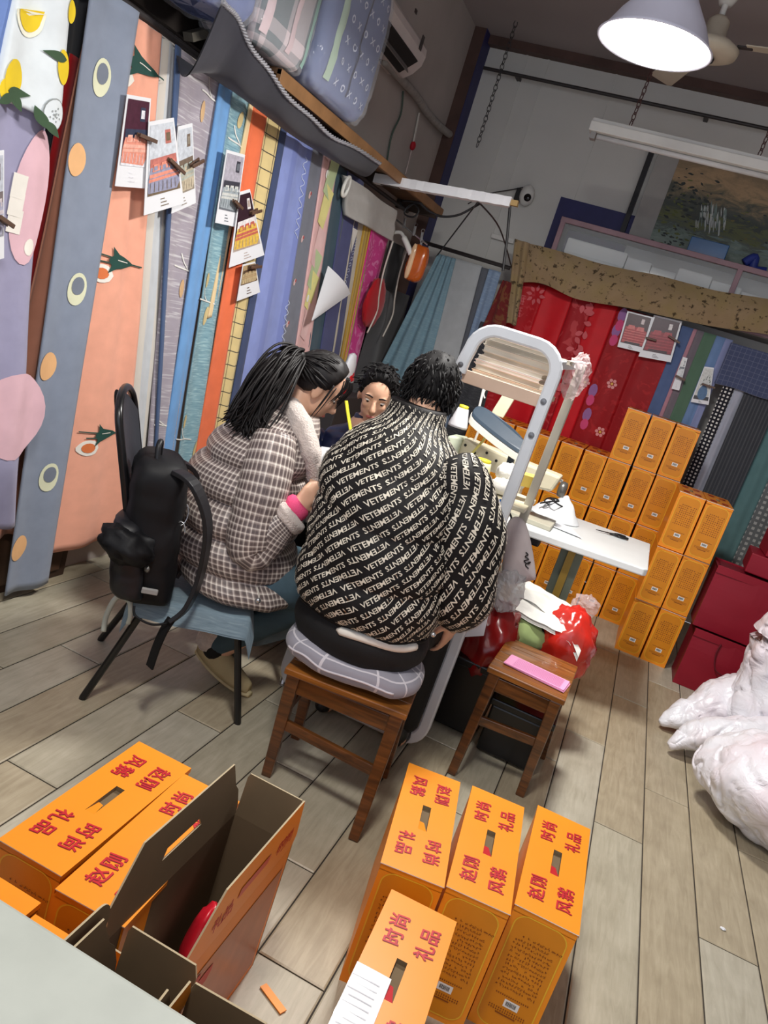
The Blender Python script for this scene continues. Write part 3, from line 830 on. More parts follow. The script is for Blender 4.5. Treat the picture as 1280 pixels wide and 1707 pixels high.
hang('duvet_sample', 'narrow navy blue folded sheet between pale and mauve sheets', Sheet('x', -1.986, (293, 88), (279, 350), (302, 95), (287, 350), ZT, .4, .004, .5), [fabric('navy_cotton', (72, 92, 128))])
mauve = fabric('mauve_print', (166, 158, 168), kind='strokes', c2=(214, 212, 214)); tw = mat('print_offwhite', (232, 230, 224), .8)
def twig(s, g, m, px, py, k=1.0):
    c = s.px(px, py)
    s.strokeline(g, m, [(c[0] - .075 * k, c[1] - .0), (c[0] - .03 * k, c[1] - .004), (c[0] + .06 * k, c[1] - .01)], .006)
    s.strokeline(g, m, [(c[0] - .055 * k, c[1] + .055 * k), (c[0] - .03 * k, c[1] + .02 * k), (c[0] + .01 * k, c[1] - .006)], .005)
def d_mauve(s, g):
    for px, py in ((352, 160), (309, 447), (270, 706)): twig(s, g, 1, px, py)
    for px, py in ((335, 185), (300, 480)): s.decal(g, 2, s.px(px, py), ell(.012, .04, 10, 10))
hang('duvet_sample', 'mauve grey hanging sheet with white twigs and fine strokes', Sheet('x', -2.002, (301, 94), (262, 560), (372, 144), (313, 560), ZT, .3, .010, 2.2), [mauve, tw, mat('print_tan', (206, 170, 128), .8)], d_mauve)
hang('duvet_sample', 'plain sky blue narrow hanging sheet', Sheet('x', -1.992, (366, 140), (281, 690), (388, 154), (303, 690), ZT, .3, .007, .8), [fabric('sky_cotton', (112, 160, 212))])
teal = fabric('teal_slub', (132, 168, 180), kind='slub', c2=(172, 204, 208), c3=(100, 140, 158))
def d_teal(s, g):
    for px, py in ((396, 238), (345, 500), (307, 730)):
        twig(s, g, 1, px, py, 1.0); s.decal(g, 2, (s.px(px, py)[0] - .03, s.px(px, py)[1] + .085), ell(.016, .034, 12))
    s.decal(g, 2, s.px(344, 527), ell(.013, .045, 12)); s.decal(g, 2, s.px(322, 748), ell(.012, .045, 12))
hang('duvet_sample', 'teal blue slubbed hanging sheet with white twigs and tan buds', Sheet('x', -2.0, (385, 153), (296, 760), (418, 176), (332, 760), ZT, .3, .010, 1.4), [teal, tw, mat('print_sand', (206, 186, 136), .8)], d_teal)
hang('duvet_sample', 'thin cream selvedge of a folded sheet beside the orange one', Sheet('x', -1.997, (416, 175), (364, 440), (426, 182), (375, 440), ZT, 1.22, .003, .5), [fabric('cream_cotton', (232, 206, 160))])
hang('duvet_sample', 'plain vivid orange narrow hanging sheet', Sheet('x', -1.99, (424, 181), (330, 740), (445, 196), (352, 740), ZT, .3, .006, .8), [fabric('orange_cotton', (236, 118, 76))])
hang('duvet_sample', 'beige hanging sheet with a thin dark window-pane check', Sheet('x', -2.003, (443, 194), (378, 600), (473, 216), (401, 600), ZT, .3, .008, 1.2), [fabric('beige_check', (226, 204, 146), kind='grid', c2=(86, 78, 66), s=14.0)])
hang('duvet_sample', 'narrow dark navy folded sheet beside the beige check', Sheet('x', -1.994, (470, 214), (398, 600), (478, 219), (409, 600), ZT, .3, .003, .6), [fabric('ink_cotton', (66, 78, 112))])
lav = fabric('lavender_blue', (140, 154, 212), kind='stripe', c2=(128, 142, 204), s=5.0); scr = mat('print_script', (206, 216, 240), .8)
def d_lav(s, g):
    for (px, py), n in (((492, 330), 7), ((462, 560), 6)):
        c = s.px(px, py)
        pts = []
        for i in range(n * 4): pts.append((c[0] + .018 * sin(i * 1.7) + .004 * i, c[1] + .20 - i * .014))
        s.strokeline(g, 1, pts, .004)
hang('duvet_sample', 'lavender blue wide hanging sheet with white script lettering', Sheet('x', -1.996, (476, 218), (405, 600), (521, 249), (464, 600), ZT, .3, .009, 1.4), [lav, scr], d_lav)
def d_grey2(s, g):
    for px, py in ((516, 325), (503, 398), (490, 470), (478, 540)):
        c = s.px(px, py); s.decal(g, 1, c, ell(.015, .020, 8)); s.decal(g, 2, (c[0] + .01, c[1] + .01), ell(.008, .010, 8), .004)
hang('duvet_sample', 'mid grey hanging sheet with a row of small pink sprigs', Sheet('x', -2.0, (519, 248), (464, 575), (541, 263), (499, 575), ZT, .3, .006, .9), [fabric('mid_grey_cotton', (122, 126, 138)), mat('print_pinkish', (220, 190, 190), .8), mat('print_red_dot', (190, 80, 80), .8)], d_grey2)
def d_patch(s, g):
    w = .12
    for i, (px, py) in enumerate(((550, 300), (540, 350), (528, 418), (522, 455), (517, 490), (510, 540))):
        c = s.px(px, py)
        s.decal(g, 1 + i % 3, c, [(-.05, -.10 + .03), (.05, -.10), (.05, .10), (-.05, .10 + .03)], .003, 2)
    for px, py in ((545, 290), (512, 497)): s.decal(g, 4, s.px(px, py), ell(.022, .022, 10), .0045)
hang('duvet_sample', 'pink hanging sheet with pastel green and yellow patches', Sheet('x', -1.998, (539, 262), (492, 580), (561, 278), (516, 580), ZT, .3, .006, .9), [fabric('blush_cotton', (230, 186, 184)), mat('print_sage', (190, 206, 160), .8), mat('print_lemon', (232, 224, 150), .8), mat('print_blush', (232, 196, 194), .8), mat('print_flower_white', (244, 244, 240), .8)], d_patch)
hang('duvet_sample', 'dark bottle teal narrow hanging sheet', Sheet('x', -2.001, (559, 276), (513, 580), (583, 291), (538, 580), ZT, .3, .007, .9), [fabric('bottle_teal', (60, 84, 98))])
def d_navy(s, g):
    s.decal(g, 1, s.px(586, 398), [(-.05, .06), (.05, .06), (.03, -.08)], .004, 1)
    c = s.px(579, 450)
    for i in range(9):
        s.strokeline(g, 2, [(c[0] - .02, c[1] + .18 - .036 * i), (c[0] + .0, c[1] + .19 - .036 * i), (c[0] + .02, c[1] + .178 - .036 * i), (c[0] - .01, c[1] + .168 - .036 * i)], .004)
hang('duvet_sample', 'indigo hanging sheet with white printed capitals down its edge', Sheet('x', -1.993, (580, 291), (530, 620), (606, 309), (566, 620), ZT, .3, .007, .9), [fabric('indigo_cotton', (78, 82, 124)), tw, scr], d_navy)
# behind the grey sheet, towards the camera
hang('duvet_sample', 'rust brown crumpled sheet hanging behind the grey ringed one', Sheet('x', -2.02, (113, 200), (44, 520), (160, 200), (100, 520), ZT, .28, .016, 1.6), [fabric('rust_cotton', (172, 118, 96))])
hang('duvet_sample', 'deep red folded sheet in the gap beside the lemon cloth', Sheet('x', -2.045, (85, 250), (40, 480), (120, 250), (75, 480), 1.95, .9, .010, 1.0), [fabric('deep_red_cotton', (138, 14, 20))])
hang('duvet_sample', 'black and grey folded sheet deep in the gap by the lemon cloth', Sheet('x', -2.07, (90, 60), (20, 700), (140, 60), (60, 700), ZT, .4, .012, 1.5), [fabric('charcoal_cotton', (52, 54, 58))])
lemon_f = fabric('white_lemon_cotton', (224, 232, 236))
def d_lemon(s, g):
    c = s.px(48, 28); s.decal(g, 2, (c[0], c[1]), [(.055 * cos(t), .055 * sin(t) * .9) for t in [pi + pi * i / 12 for i in range(13)]] + [(.058, .03)], .003)
    s.decal(g, 1, (c[0], c[1] + .004), [(.045 * cos(t), .045 * sin(t) * .9) for t in [pi + pi * i / 12 for i in range(13)]] + [(.05, .03)], .0045)
    for px, py, r, a, b in ((21, 132, 0, .040, .052), (104, 112, 15, .030, .046), (121, 20, 10, .02, .03)):
        q = s.px(px, py); s.decal(g, 1, q, [(x * (1 + .12 * (y / b > .85)), y) for x, y in ell(a, b, 22, r)], .0032)
    s.decal(g, 1, s.px(6, 148), ell(.028, .03, 16), .003)
    for px, py, r in ((7, 164, 225), (31, 155, 15), (29, 168, -55), (91, 92, 190), (64, 194, 120), (83, 215, -30)):
        s.decal(g, 3, s.px(px, py), [(x * 1.7, y) for x, y in leafpoly(.056, .013, r)], .0046, 3)
    c = s.px(86, 190); s.decal(g, 4, c, ell(.045, .045, 18), .0025); s.decal(g, 0, c, ell(.041, .041, 18), .0036)
    for i in range(14): s.decal(g, 4, (c[0] + .026 * cos(i * 2.4) * (i / 14), c[1] + .026 * sin(i * 2.4) * (i / 14)), ell(.003, .003, 6), .005, 1)
hang('bed_cover', 'white cotton cover printed with yellow lemons, folded over the rail', Sheet('x', -1.90, (12, 40), (-18, 180), (122, 0), (96, 236), 2.32, 1.72, .012, 1.3, thick=.03), [lemon_f, mat('print_lemon_yellow', (238, 206, 30), .7), mat('print_rind', (248, 246, 226), .8), mat('print_leaf', (60, 86, 60), .8), mat('print_line_grey', (150, 156, 156), .8)], d_lemon)
hang('bed_cover', 'plain cornflower blue cover at the edge of the lemon one', Sheet('x', -1.91, (-60, 40), (-60, 180), (14, 40), (-14, 180), 2.32, 1.72, .01, 1.0), [fabric('cornflower_cotton', (110, 136, 194))])
pinkp = mat('print_rose', (226, 186, 196), .8)
def d_lv(s, g):
    for px, py, a, b in ((50, 330, .07, .20), (14, 690, .13, .15)): s.decal(g, 1, s.px(px, py), ell(a, b, 26), .003, 4)
    for px, py in ((30, 310), (25, 340), (22, 368)): s.decal(g, 2, s.px(px, py), [(-.022, -.035), (.022, -.035), (.022, .035), (-.022, .035)], .004, 1)
    s.decal(g, 2, s.px(42, 410), ell(.02, .026, 14), .004)
hang('bed_cover', 'lavender grey cover with big rose ovals hanging below the lemon one', Sheet('x', -1.93, (-60, 215), (-110, 790), (74, 232), (36, 600), 1.78, .40, .016, 1.8, flare=.05), [fabric('lavender_grey_cotton', (158, 156, 184)), pinkp, white_p2], d_lv)
# rail the sheets hang from, and the low dark cupboard behind their hems
G().tube([(-2.0, .9, ZT + .015), (-2.0, 5.35, ZT + .015)], .012, 10).build('curtain_rail', steel)
tag(bpy.data.objects['curtain_rail'], 'long steel rail carrying the row of hanging bedding sheets', 'rail')
root = thing('low_cupboard', 'low dark brown cupboard against the left-hand wall behind the sheets', 'cupboard', (-2.08, 1.75, 0))
dk = mat('dark_brown_wood', (56, 40, 30), .6, var=.25, scale=5)
G().box((-2.09, 1.75, .23), (.05, 1.9, .46)).build('carcass', dk, root, bevel=.004)
for i in range(3):
    d = G().box((-2.06, 1.12 + .62 * i, .23), (.012, .58, .38)).build('door', mat('brown_door', (74, 52, 38), .55, var=.2), root, bevel=.004)
    G().ball((-2.05, 1.36 + .62 * i, .26), .012, 10, 6).build('knob', steel, d, smooth=True)

# ------------------------------------------------------------------ shelf over the rail, canvas valance, parcels
wood = mat('shelf_wood', (112, 82, 56), .6, var=.22, scale=7)
XS, ZS = -1.80, 2.262
root = thing('wall_shelf', 'long brown board shelf over the hanging sheets on the left-hand wall', 'shelf', ((XS + XL) / 2, 4.25, ZS - .03))
G().box(((XS + XL) / 2, 4.25, ZS - .012), (XS - XL, 2.5, .024)).build('board', wood, root, bevel=.002)
G().box((XS - .01, 4.25, ZS - .03), (.022, 2.5, .055)).build('front_rail', mat('shelf_edge', (140, 102, 66), .55, var=.2), root, bevel=.002)
for y in (3.05, 3.8, 4.6, 5.4):
    G().box(((XS + XL) / 2, y, ZS - .055), (XS - XL - .02, .03, .06)).build('bracket', mat('dark_batten', (58, 46, 38), .7), root)
dkp = mat('dark_stand_in', (44, 35, 30), .8, var=.3, scale=4)  # dark board added in place of the shadowed niche and its clutter
tag(G().box((XL + .02, 2.0, 2.62), (.03, 2.0, .80)).build('clutter_stand_in', dkp), 'added dark panel standing in for shadowed clutter above the rail, short of the canvas strip', 'panel')
tag(G().box((-1.97, 2.35, 2.60), (.30, 1.1, .03)).build('dusky_shelf', mat('dusky_wood', (92, 66, 46), .7, var=.2)), 'short dusky brown board jutting from the dark stand-in panel at the top edge', 'shelf')
tag(G().bar((-2.05, 2.72, 2.22), (-1.98, 3.06, 2.44), .05, .03).build('wooden_batten', mat('grey_batten', (110, 104, 92), .8, var=.15)), 'greyish wooden batten propped in the dark gap beside the canvas strip', 'batten')
canv = fabric('charcoal_canvas', (60, 60, 69))
bot = catmull([at_x(x, y, -1.968) for x, y in ((296, 92), (345, 125), (400, 160), (470, 212), (540, 258), (604, 294))], 8)
top = catmull([at_x(x, y, -1.775) for x, y in ((372, 2), (398, 40), (432, 100), (478, 158), (530, 210), (580, 243), (634, 272))], 7)
def along(c, u):
    i = u * (len(c) - 1); k = min(int(i), len(c) - 2); return c[k].lerp(c[k + 1], i - k)
def cv(u, v, off=0):
    a, b = along(bot, u), along(top, u); p = a.lerp(b, v)
    sag = -.05 * sin(pi * v) * (1 - .4 * u) + .006 * sin(26 * u + 4 * v) * v
    p.x += off; p.z += sag - .10 * sin(pi * v) * max(0, 1 - 5 * u)
    return p
g = G(); g.grid(lambda u, v: cv(u, v), 50, 14, 0, lambda u, v: (u * 2, v * .4)); g.grid(lambda u, v: cv(1 - u, v, -.006), 50, 14, 0, lambda u, v: (u * 2, v * .4))
root = tag(g.build('canvas_valance', canv, smooth=True), 'charcoal grey canvas strip slung under the shelf above the sheets', 'valance')
pts = [cv(i / 40, 1.0) + V((0, 0, .004)) for i in range(41)]
g = G(); 
for st in range(3): g.tube([p + V((.006 * cos(i * 1.3 + st * 2.1), 0, .006 * sin(i * 1.3 + st * 2.1))) for i, p in enumerate(catmull(pts, 3))], .0045, 6)
o = g.build('edge_cord', mat('silver_cord', (158, 158, 164), .5, metal=.2), root, smooth=True); o['label'] = 'silvery twisted cord along its upper edge'
plastic = mat('clear_plastic', (236, 240, 246), .12, var=0, alpha=.20, spec=.6)
def parcel(name, label, bl, br, up, tr_h, depth, mats, X, dec=None):
    """soft wrapped bedding pack standing on the shelf; bl/br photo points of its lower front corners"""
    a = at_x(bl[0], bl[1], X); b = at_x(br[0], br[1], X)
    y0, y1 = a.y, b.y; z0 = ZS + .004; z1 = z0 + tr_h; cy, cz = (y0 + y1) / 2, (z0 + z1) / 2; xc = X - depth / 2
    sd = random.uniform(0, 30)
    def pf(u, v, e):
        th = 2 * pi * u; ph = pi * (v - .5)
        def se(w, m): return (abs(w) ** m) * (1 if w >= 0 else -1)
        x = se(cos(ph), .32) * se(cos(th), .35); y = se(cos(ph), .32) * se(sin(th), .35); z = se(sin(ph), .35)
        q = V((xc + x * (depth / 2 + e), cy + y * ((y1 - y0) / 2 + e), cz + z * ((z1 - z0) / 2 + e)))
        w = nz(q * 9 + V((sd, 0, 0))) * .010 + abs(nz(q * 22 + V((sd, 0, 0)))) * .006 * (1 + 3 * e / .01)
        d = (q - V((xc, cy, cz))).normalized(); q = q + d * w
        q.z = max(q.z, z0 + .001)
        return q
    root = thing(name, label, 'bedding pack', (xc, cy, z0), 0, 'wrapped bedding packs on the wall shelf')
    uvf = lambda u, v: (u * (2 * (y1 - y0) + 2 * depth), v * (z1 - z0) * 1.6)
    g = G(); g.grid(lambda u, v: pf(u, v, 0), 72, 44, 0, uvf)
    if dec:
        us = [((-.125 + .25 * i / 64) % 1.0) for i in range(65)]; uy = [(pf(u, .5, 0).y, u) for u in us]
        vz = [(pf(0.0, v, 0).z, v) for v in [.04 + .92 * i / 90 for i in range(91)]]
        def S(yy, zz, e=.003):
            return pf(min(uy, key=lambda t: abs(t[0] - yy))[1], min(vz, key=lambda t: abs(t[0] - zz))[1], e) + V((0, 0, 0)) 
        def S2(yy, zz, e=.003):
            p = S(yy, zz, e); return V((p.x, yy, zz))
        def patch(g, q, m):
            g.grid(lambda u, v: S2(*(V((*q[0], 0)).lerp(V((*q[1], 0)), u).lerp(V((*q[3], 0)).lerp(V((*q[2], 0)), u), v))[:2]), 3, 16, m)
        S2.patch = patch; S2.c = (cy, cz); S2.w = y1 - y0; S2.h = z1 - z0
        dec(g, S2)
    g.build('bedding', mats, root, smooth=True)
    def wr(u, v):
        q = pf(u, v, .008); return q
    g = G(); g.grid(wr, 110, 70, 0); g.build('wrapper', plastic, root, smooth=True)
    return root
def fsolve(pf, yy, zz):
    best = None
    for i in range(33):        # front face lies around u = 0
        u = (-.125 + .25 * i / 32) % 1.0
        p = pf(u, .5, 0)
        if best is None or abs(p.y - yy) < best[0]: best = (abs(p.y - yy), u)
    u = best[1]; best = None
    for i in range(41):
        v = .12 + .76 * i / 40; p = pf(u, v, 0)
        if best is None or abs(p.z - zz) < best[0]: best = (abs(p.z - zz), v)
    return u, best[1]
def d_pl(g, S):
    c = S.c
    for a, w, m in ((-.16, .02, 2), (.02, .018, 2), (.17, .022, 1)): S.patch(g, [(c[0] + a - w, c[1] - .22), (c[0] + a + w, c[1] - .22), (c[0] + a + w, c[1] + .22), (c[0] + a - w, c[1] + .22)], m)
def d_pk(g, S):
    y0, z0 = S.c[0] - S.w / 2, S.c[1] - S.h / 2
    for i in range(5):
        for j in range(6):
            y = y0 + S.w * (.30 + .125 * i); z = z0 + .08 + .085 * j
            if (i + j) % 2:
                n = 12; A = [S(y + .016 * cos(2 * pi * k / n), z + .016 * sin(2 * pi * k / n)) for k in range(n)]; B = [S(y + .009 * cos(2 * pi * k / n), z + .009 * sin(2 * pi * k / n)) for k in range(n)]
                g.add(A + B, [(k, (k + 1) % n, n + (k + 1) % n, n + k) for k in range(n)], 1)
            else:
                for s in (1, -1): g.add([S(y + a, z + b * s) for a, b in ((-.016, -.012), (-.012, -.016), (.016, .012), (.012, .016))], [(0, 1, 2, 3)], 1)
    S.patch(g, [(y0 + S.w * .13, z0 + .06), (y0 + S.w * .21, z0 + .06), (y0 + S.w * .21, z0 + S.h - .06), (y0 + S.w * .13, z0 + S.h - .06)], 2)
    S.patch(g, [(y0 + S.w * .5, z0 + .06), (y0 + S.w * .52, z0 + .06), (y0 + S.w * .52, z0 + S.h - .06), (y0 + S.w * .5, z0 + S.h - .06)], 3)
parcel('bedding_pack', 'plain periwinkle bedding pack, nearest the camera on the shelf', (340, -40), (424, 62), 0, .50, .30, [fabric('periwinkle_quilt', (92, 112, 172))], -1.765)
parcel('bedding_pack', 'grey, pink and mint plaid bedding pack in clear plastic on the shelf', (428, 66), (508, 142), 0, .52, .30, [fabric('plaid_quilt', (104, 116, 122), kind='check', c2=(220, 204, 208), s=7.0), mat('mint_band', (150, 200, 184), .6), mat('pale_pink_band', (222, 196, 200), .6)], -1.765, d_pl)
bluepk = fabric('denim_print', (96, 110, 156), kind=None)
root = parcel('bedding_pack', 'large denim blue bedding pack with white ring and cross print', (520, 152), (604, 240), 0, .62, .36, [bluepk, mat('print_white_blue', (206, 212, 232), .6), mat('pale_green_card', (176, 200, 176), .5), mat('ink_blue', (34, 40, 78), .5)], -1.735, d_pk)
# ------------------------------------------------------------------ air conditioner, hose, cords on the left wall
XA = XL + .21
tr = at_x(716, 76, XA); brr = at_x(704, 154, XA - .04)
ye, za, zb_ = tr.y, tr.z, brr.z
ac_w = mat('ac_white', (206, 196, 194), .35, var=.04)
y0 = ye - .92
root = thing('air_conditioner', 'white split air conditioner high on the left-hand wall', 'air conditioner', (XL + .1, (y0 + ye) / 2, zb_))
H = za - zb_
prof = [(0, 0), (.11, -.005), (.16, .03), (.20, .08), (.21, .13), (.205, H - .03), (.18, H), (0, H)]
g = G(); g.loft([[V((XL + a, y, zb_ + b)) for a, b in prof] for y in (y0, y0 + .02, ye - .02, ye)]); g.build('casing', ac_w, root, bevel=.006)
g = G(); g.quad((XL + .112, y0 + .06, zb_ - .006), (XL + .112, ye - .1, zb_ - .006), (XL + .203, ye - .1, zb_ + .075), (XL + .203, y0 + .06, zb_ + .075))
g.prism([(XL + .115, y0 + .06, zb_ + .0), (XL + .205, y0 + .06, zb_ + .078), (XL + .205, ye - .1, zb_ + .078), (XL + .115, ye - .1, zb_ + .0)], (.004, 0, -.006))
g.build('air_outlet', mat('dark_slot', (20, 19, 20), .6), root)
G().bar((XL + .165, y0 + .08, zb_ + .020), (XL + .165, ye - .12, zb_ + .020), .05, .005, up=(1, 0, .6)).build('louvre', mat('ac_grey', (120, 114, 112), .4), root)
g = G().box((XL + .214, ye - .13, zb_ + .16), (.004, .035, .075)); g.box((XL + .214, ye - .33, zb_ + .24), (.004, .03, .02))
g.build('display', mat('dark_display', (58, 48, 46), .3), root)
hose = mat('hose_wrap', (150, 146, 142), .7, var=.15, scale=30)
pts = [(XL + .07, ye - .25, zb_ + .0)] + [tuple(at_x(x, y, XL + .05)) for x, y in ((692, 158), (714, 190), (738, 215), (766, 236))]
tag(G().tube(catmull(pts, 8), .026, 12).build('drain_hose', hose, smooth=True), 'grey wrapped hose running from the air conditioner to the corner post', 'hose')
pts = [tuple(at_x(x, y, XL + .012)) for x, y in ((672, 152), (668, 190), (653, 225), (645, 268))]
tag(G().tube(catmull(pts, 8), .006, 8).build('green_cable', mat('green_cord', (74, 92, 82), .5), smooth=True), 'thin green cable hanging on the left-hand wall below the air conditioner', 'cable')
root = thing('paper_streamer', 'white strip with a red knot hanging on the wall past the green cord', 'streamer', at_x(686, 245, XL + .01))
a, b, c = (at_x(x, y, XL + .012) for x, y in ((699, 188), (688, 243), (676, 290)))
G().bar(a, b, .022, .004, up=(1, 0, 0)).build('strip', white_p, root)
G().bar(b, c, .010, .004, up=(1, 0, 0)).build('tail', mat('pale_pink_strip', (206, 190, 188), .6), root)
G().ball(b, (.02, .026, .03), 12, 8).build('knot', mat('red_cloth', (176, 24, 40), .6), root, smooth=True)

# ------------------------------------------------------------------ photo cards and pegs
CARDS = 'bedding photo cards pegged to the fabrics'
white_c = mat('card_white', (232, 234, 238), .35, var=0)
def card(label, q, pal, axis='x', X=-1.955, foot=.22, style='bed'):
    at = at_x if axis == 'x' else at_y
    TL, TR, BR, BL = (at(x, y, X) for x, y in q)
    n = (TR - TL).cross(BL - TL).normalized()
    if n.dot(EYE - TL) < 0: n = -n
    def S(u, v, e=0.0):
        return BL.lerp(BR, u).lerp(TL.lerp(TR, u), v) + n * (.002 + e * 1.6 + .0012 * sin(pi * u) * (1 - v))
    g = G(); nu = 8; g.grid(lambda u, v: S(u, v), nu, 10, 0); g.grid(lambda u, v: S(1 - u, v, -.0012), nu, 10, 0)
    mats = [white_c] + [mat('card_' + '_'.join(map(str, c)), c, .35, var=.18, scale=60) for c in pal]
    def rect(u0, v0, u1, v1, m, e=.0008):
        g.grid(lambda u, v: S(u0 + (u1 - u0) * u, v0 + (v1 - v0) * v, e), 4, 4, m)
    def poly(pp, m, e):
        g.add([S(u, v, e) for u, v in pp], [tuple(range(len(pp)))], m)
    m = .06; L = len(pal)
    rect(m, foot, 1 - m, .96, 1)                                   # the room's wall
    rect(m, foot, 1 - m, foot + .10, 2, .0012)                      # its floor
    five = 5 if L > 4 else 1
    if style == 'vase':
        poly([(.5 + .30 * cos(k), .30 + .20 * sin(k)) for k in [i * pi / 9 for i in range(18)]], 4, .0014)
        poly([(.44, .46), (.62, .46), (.60, .54), (.46, .54)], 4, .0016)
        for k in range(9): poly([(.5 + .30 * cos(k * .8), .60 + .12 * sin(k * 1.3)), (.56 + .30 * cos(k * .8), .58 + .12 * sin(k * 1.3)), (.60 + .30 * cos(k * .8), .66 + .12 * sin(k * 1.3))], 3 if k % 2 else 5, .0018)
    elif style == 'big':
        poly([(.08, foot + .02), (.93, foot + .02), (.93, foot + .42), (.62, foot + .50), (.10, foot + .46)], 4, .0014)
        for k in range(5): poly([(.10, foot + .06 + .07 * k), (.92, foot + .08 + .07 * k), (.92, foot + .10 + .07 * k), (.10, foot + .085 + .07 * k)], five, .0018)
        for a in (.16, .52): poly([(a, foot + .40), (a + .30, foot + .41), (a + .27, foot + .52), (a + .04, foot + .51)], five, .0022)
        rect(.62, .74, .74, .88, 3, .0014)
    else:
        rect(.60, .74, .80, .89, 3, .0012); rect(.63, .77, .77, .86, 2, .0016)   # a frame on the wall
        poly([(.10, foot + .27), (.92, foot + .29), (.92, foot + .42), (.10, foot + .40)], 3, .0014)      # headboard
        poly([(.07, foot + .03), (.84, foot + .02), (.94, foot + .10), (.93, foot + .32), (.12, foot + .31), (.06, foot + .18)], 4, .0016)   # bed
        poly([(.07, foot + .15), (.93, foot + .17), (.93, foot + .25), (.09, foot + .235)], five, .002)
        poly([(.07, foot + .185), (.93, foot + .205), (.93, foot + .215), (.07, foot + .195)], 4, .0023)
        for a, b in ((.16, .26), (.40, .27), (.64, .275)): poly([(a, foot + b), (a + .22, foot + b + .01), (a + .20, foot + b + .085), (a + .04, foot + b + .08)], five, .0024)
        for a in (.20, .45, .68): poly([(a, foot + .275), (a + .11, foot + .28), (a + .10, foot + .325), (a + .01, foot + .32)], 4, .0028)
        for k in range(7): poly([(.10 + .115 * k, foot + .04), (.115 + .115 * k, foot + .04), (.125 + .115 * k, foot + .145), (.115 + .115 * k, foot + .145)], 2, .0021)
    for k in range(3): poly([(.40, foot * (.25 + .2 * k)), (.40 + .2 - .05 * k, foot * (.25 + .2 * k)), (.60 - .05 * k, foot * (.31 + .2 * k)), (.40, foot * (.31 + .2 * k))], 2, .001)
    return tag(g.build('photo_card', mats, smooth=False), label, 'photo card', CARDS)
card('photo card of a coral bed in a plum room pegged over the coral sheet', [(211, 157), (251, 164), (241, 314), (191, 310)], [(74, 34, 52), (226, 226, 232), (56, 62, 84), (228, 150, 130), (234, 176, 158)], foot=.24)
card('tilted photo card of a grey and coral bed in front of another card', [(247, 203), (289, 196), (306, 339), (239, 359)], [(206, 212, 220), (120, 104, 84), (196, 120, 110), (152, 154, 178), (230, 150, 130)], X=-1.945, foot=.20)
card('photo card of a beige bed pegged to the mauve twig sheet', [(296, 211), (320, 205), (326, 338), (285, 356)], [(200, 206, 214), (150, 140, 126), (120, 104, 90), (196, 184, 160), (176, 182, 172)], X=-1.958, foot=.20)
card('photo card of a grey striped bed pegged over the teal sheet', [(377, 249), (408, 258), (391, 378), (358, 371)], [(176, 172, 184), (110, 116, 124), (66, 66, 76), (160, 170, 176), (206, 208, 204)], foot=.20)
card('photo card of a yellow and lilac bed pegged over the orange sheet', [(399, 320), (416, 315), (440, 425), (381, 446)], [(52, 34, 44), (176, 160, 150), (230, 226, 226), (224, 186, 84), (196, 104, 90)], X=-1.945, foot=.20)
card('small photo card of a tan bed pegged below the yellow and lilac one', [(404, 441), (425, 436), (433, 487), (394, 502)], [(176, 150, 112), (96, 72, 50), (86, 70, 56), (200, 180, 140)], foot=.42)
card('photo card with a white border at the very edge below the lemon cloth', [(-30, 255), (6, 250), (6, 430), (-30, 440)], [(190, 196, 206), (150, 150, 160), (120, 110, 110), (170, 170, 190), (206, 196, 200)], X=-1.86)
peg_m = mat('brown_peg', (92, 68, 54), .5, var=.15)
def peg(label, a, b, axis='x', X=-1.94):
    at = at_x if axis == 'x' else at_y
    A = at(a[0], a[1], X); B = at(b[0], b[1], X); d = (B - A); L = d.length; n = V((1, 0, 0)) if axis == 'x' else V((0, -1, 0))
    root = thing('clothes_peg', label, 'clothes peg', tuple((A + B) / 2), 0, 'brown clothes pegs holding cards')
    for s in (-1, 1):
        G().bar(A + n * (.006 * s + .003), B + n * (.006 * s + .003 + s * .006), .013, .007, up=n).build('jaw', peg_m, root, bevel=.0015)
    c = A.lerp(B, .55) + n * .003; w = d.normalized().cross(n)
    G().tube([c + n * (.010 * cos(t)) + d.normalized() * (.006 * sin(t)) + w * (.008 - .0008 * i) for i, t in enumerate([k * .7 for k in range(18)])], .0012, 5).build('spring', steel, root)
peg('brown peg on the coral bed card', (230, 224), (256, 235))
peg('brown peg clamped on the angled grey and coral card', (281, 265), (303, 288), X=-1.935)
peg('brown peg on the beige bed card', (318, 277), (335, 266))
peg('brown peg at the upper edge of the yellow and lilac card', (389, 334), (400, 347), X=-1.935)
peg('brown peg gripping the side of the yellow and lilac card', (417, 355), (432, 350), X=-1.935)
peg('brown peg on the small tan bed card', (416, 445), (432, 443))
peg('brown peg at the very edge below the lemon cloth', (-4, 360), (17, 376), X=-1.845)

# ------------------------------------------------------------------ back wall fabrics
class Sheet2(Sheet):
    """sheet with plain vertical edges"""
    def __init__(s, axis, X, a0, a1, zt, zb, slant=0.0, **k):
        Sheet.__init__(s, axis, X, (0, 0), (0, 900), (50, 0), (50, 900), zt, zb, **k)
        zt_ = zt
        s.L = lambda z: a0 + slant * (zt_ - z); s.R = lambda z: a1 + slant * (zt_ - z)
RW = 'red wedding bedding hanging behind the gift boxes'
BW_ = 'fabrics hanging on the back rail'
YR = 5.82
def bx_(px, py, y=YR): return at_y(px, py, y).x
def zz_(px, py, y=YR): return at_y(px, py, y).z
red1 = fabric('red_satin', (178, 14, 26), .55, kind='damask', c2=(196, 56, 62), s=11.0)
red2 = fabric('bright_red_satin', (198, 14, 28), .5)
red3 = fabric('crimson_damask', (160, 10, 24), .55, kind='damask', c2=(196, 70, 74), s=7.0)
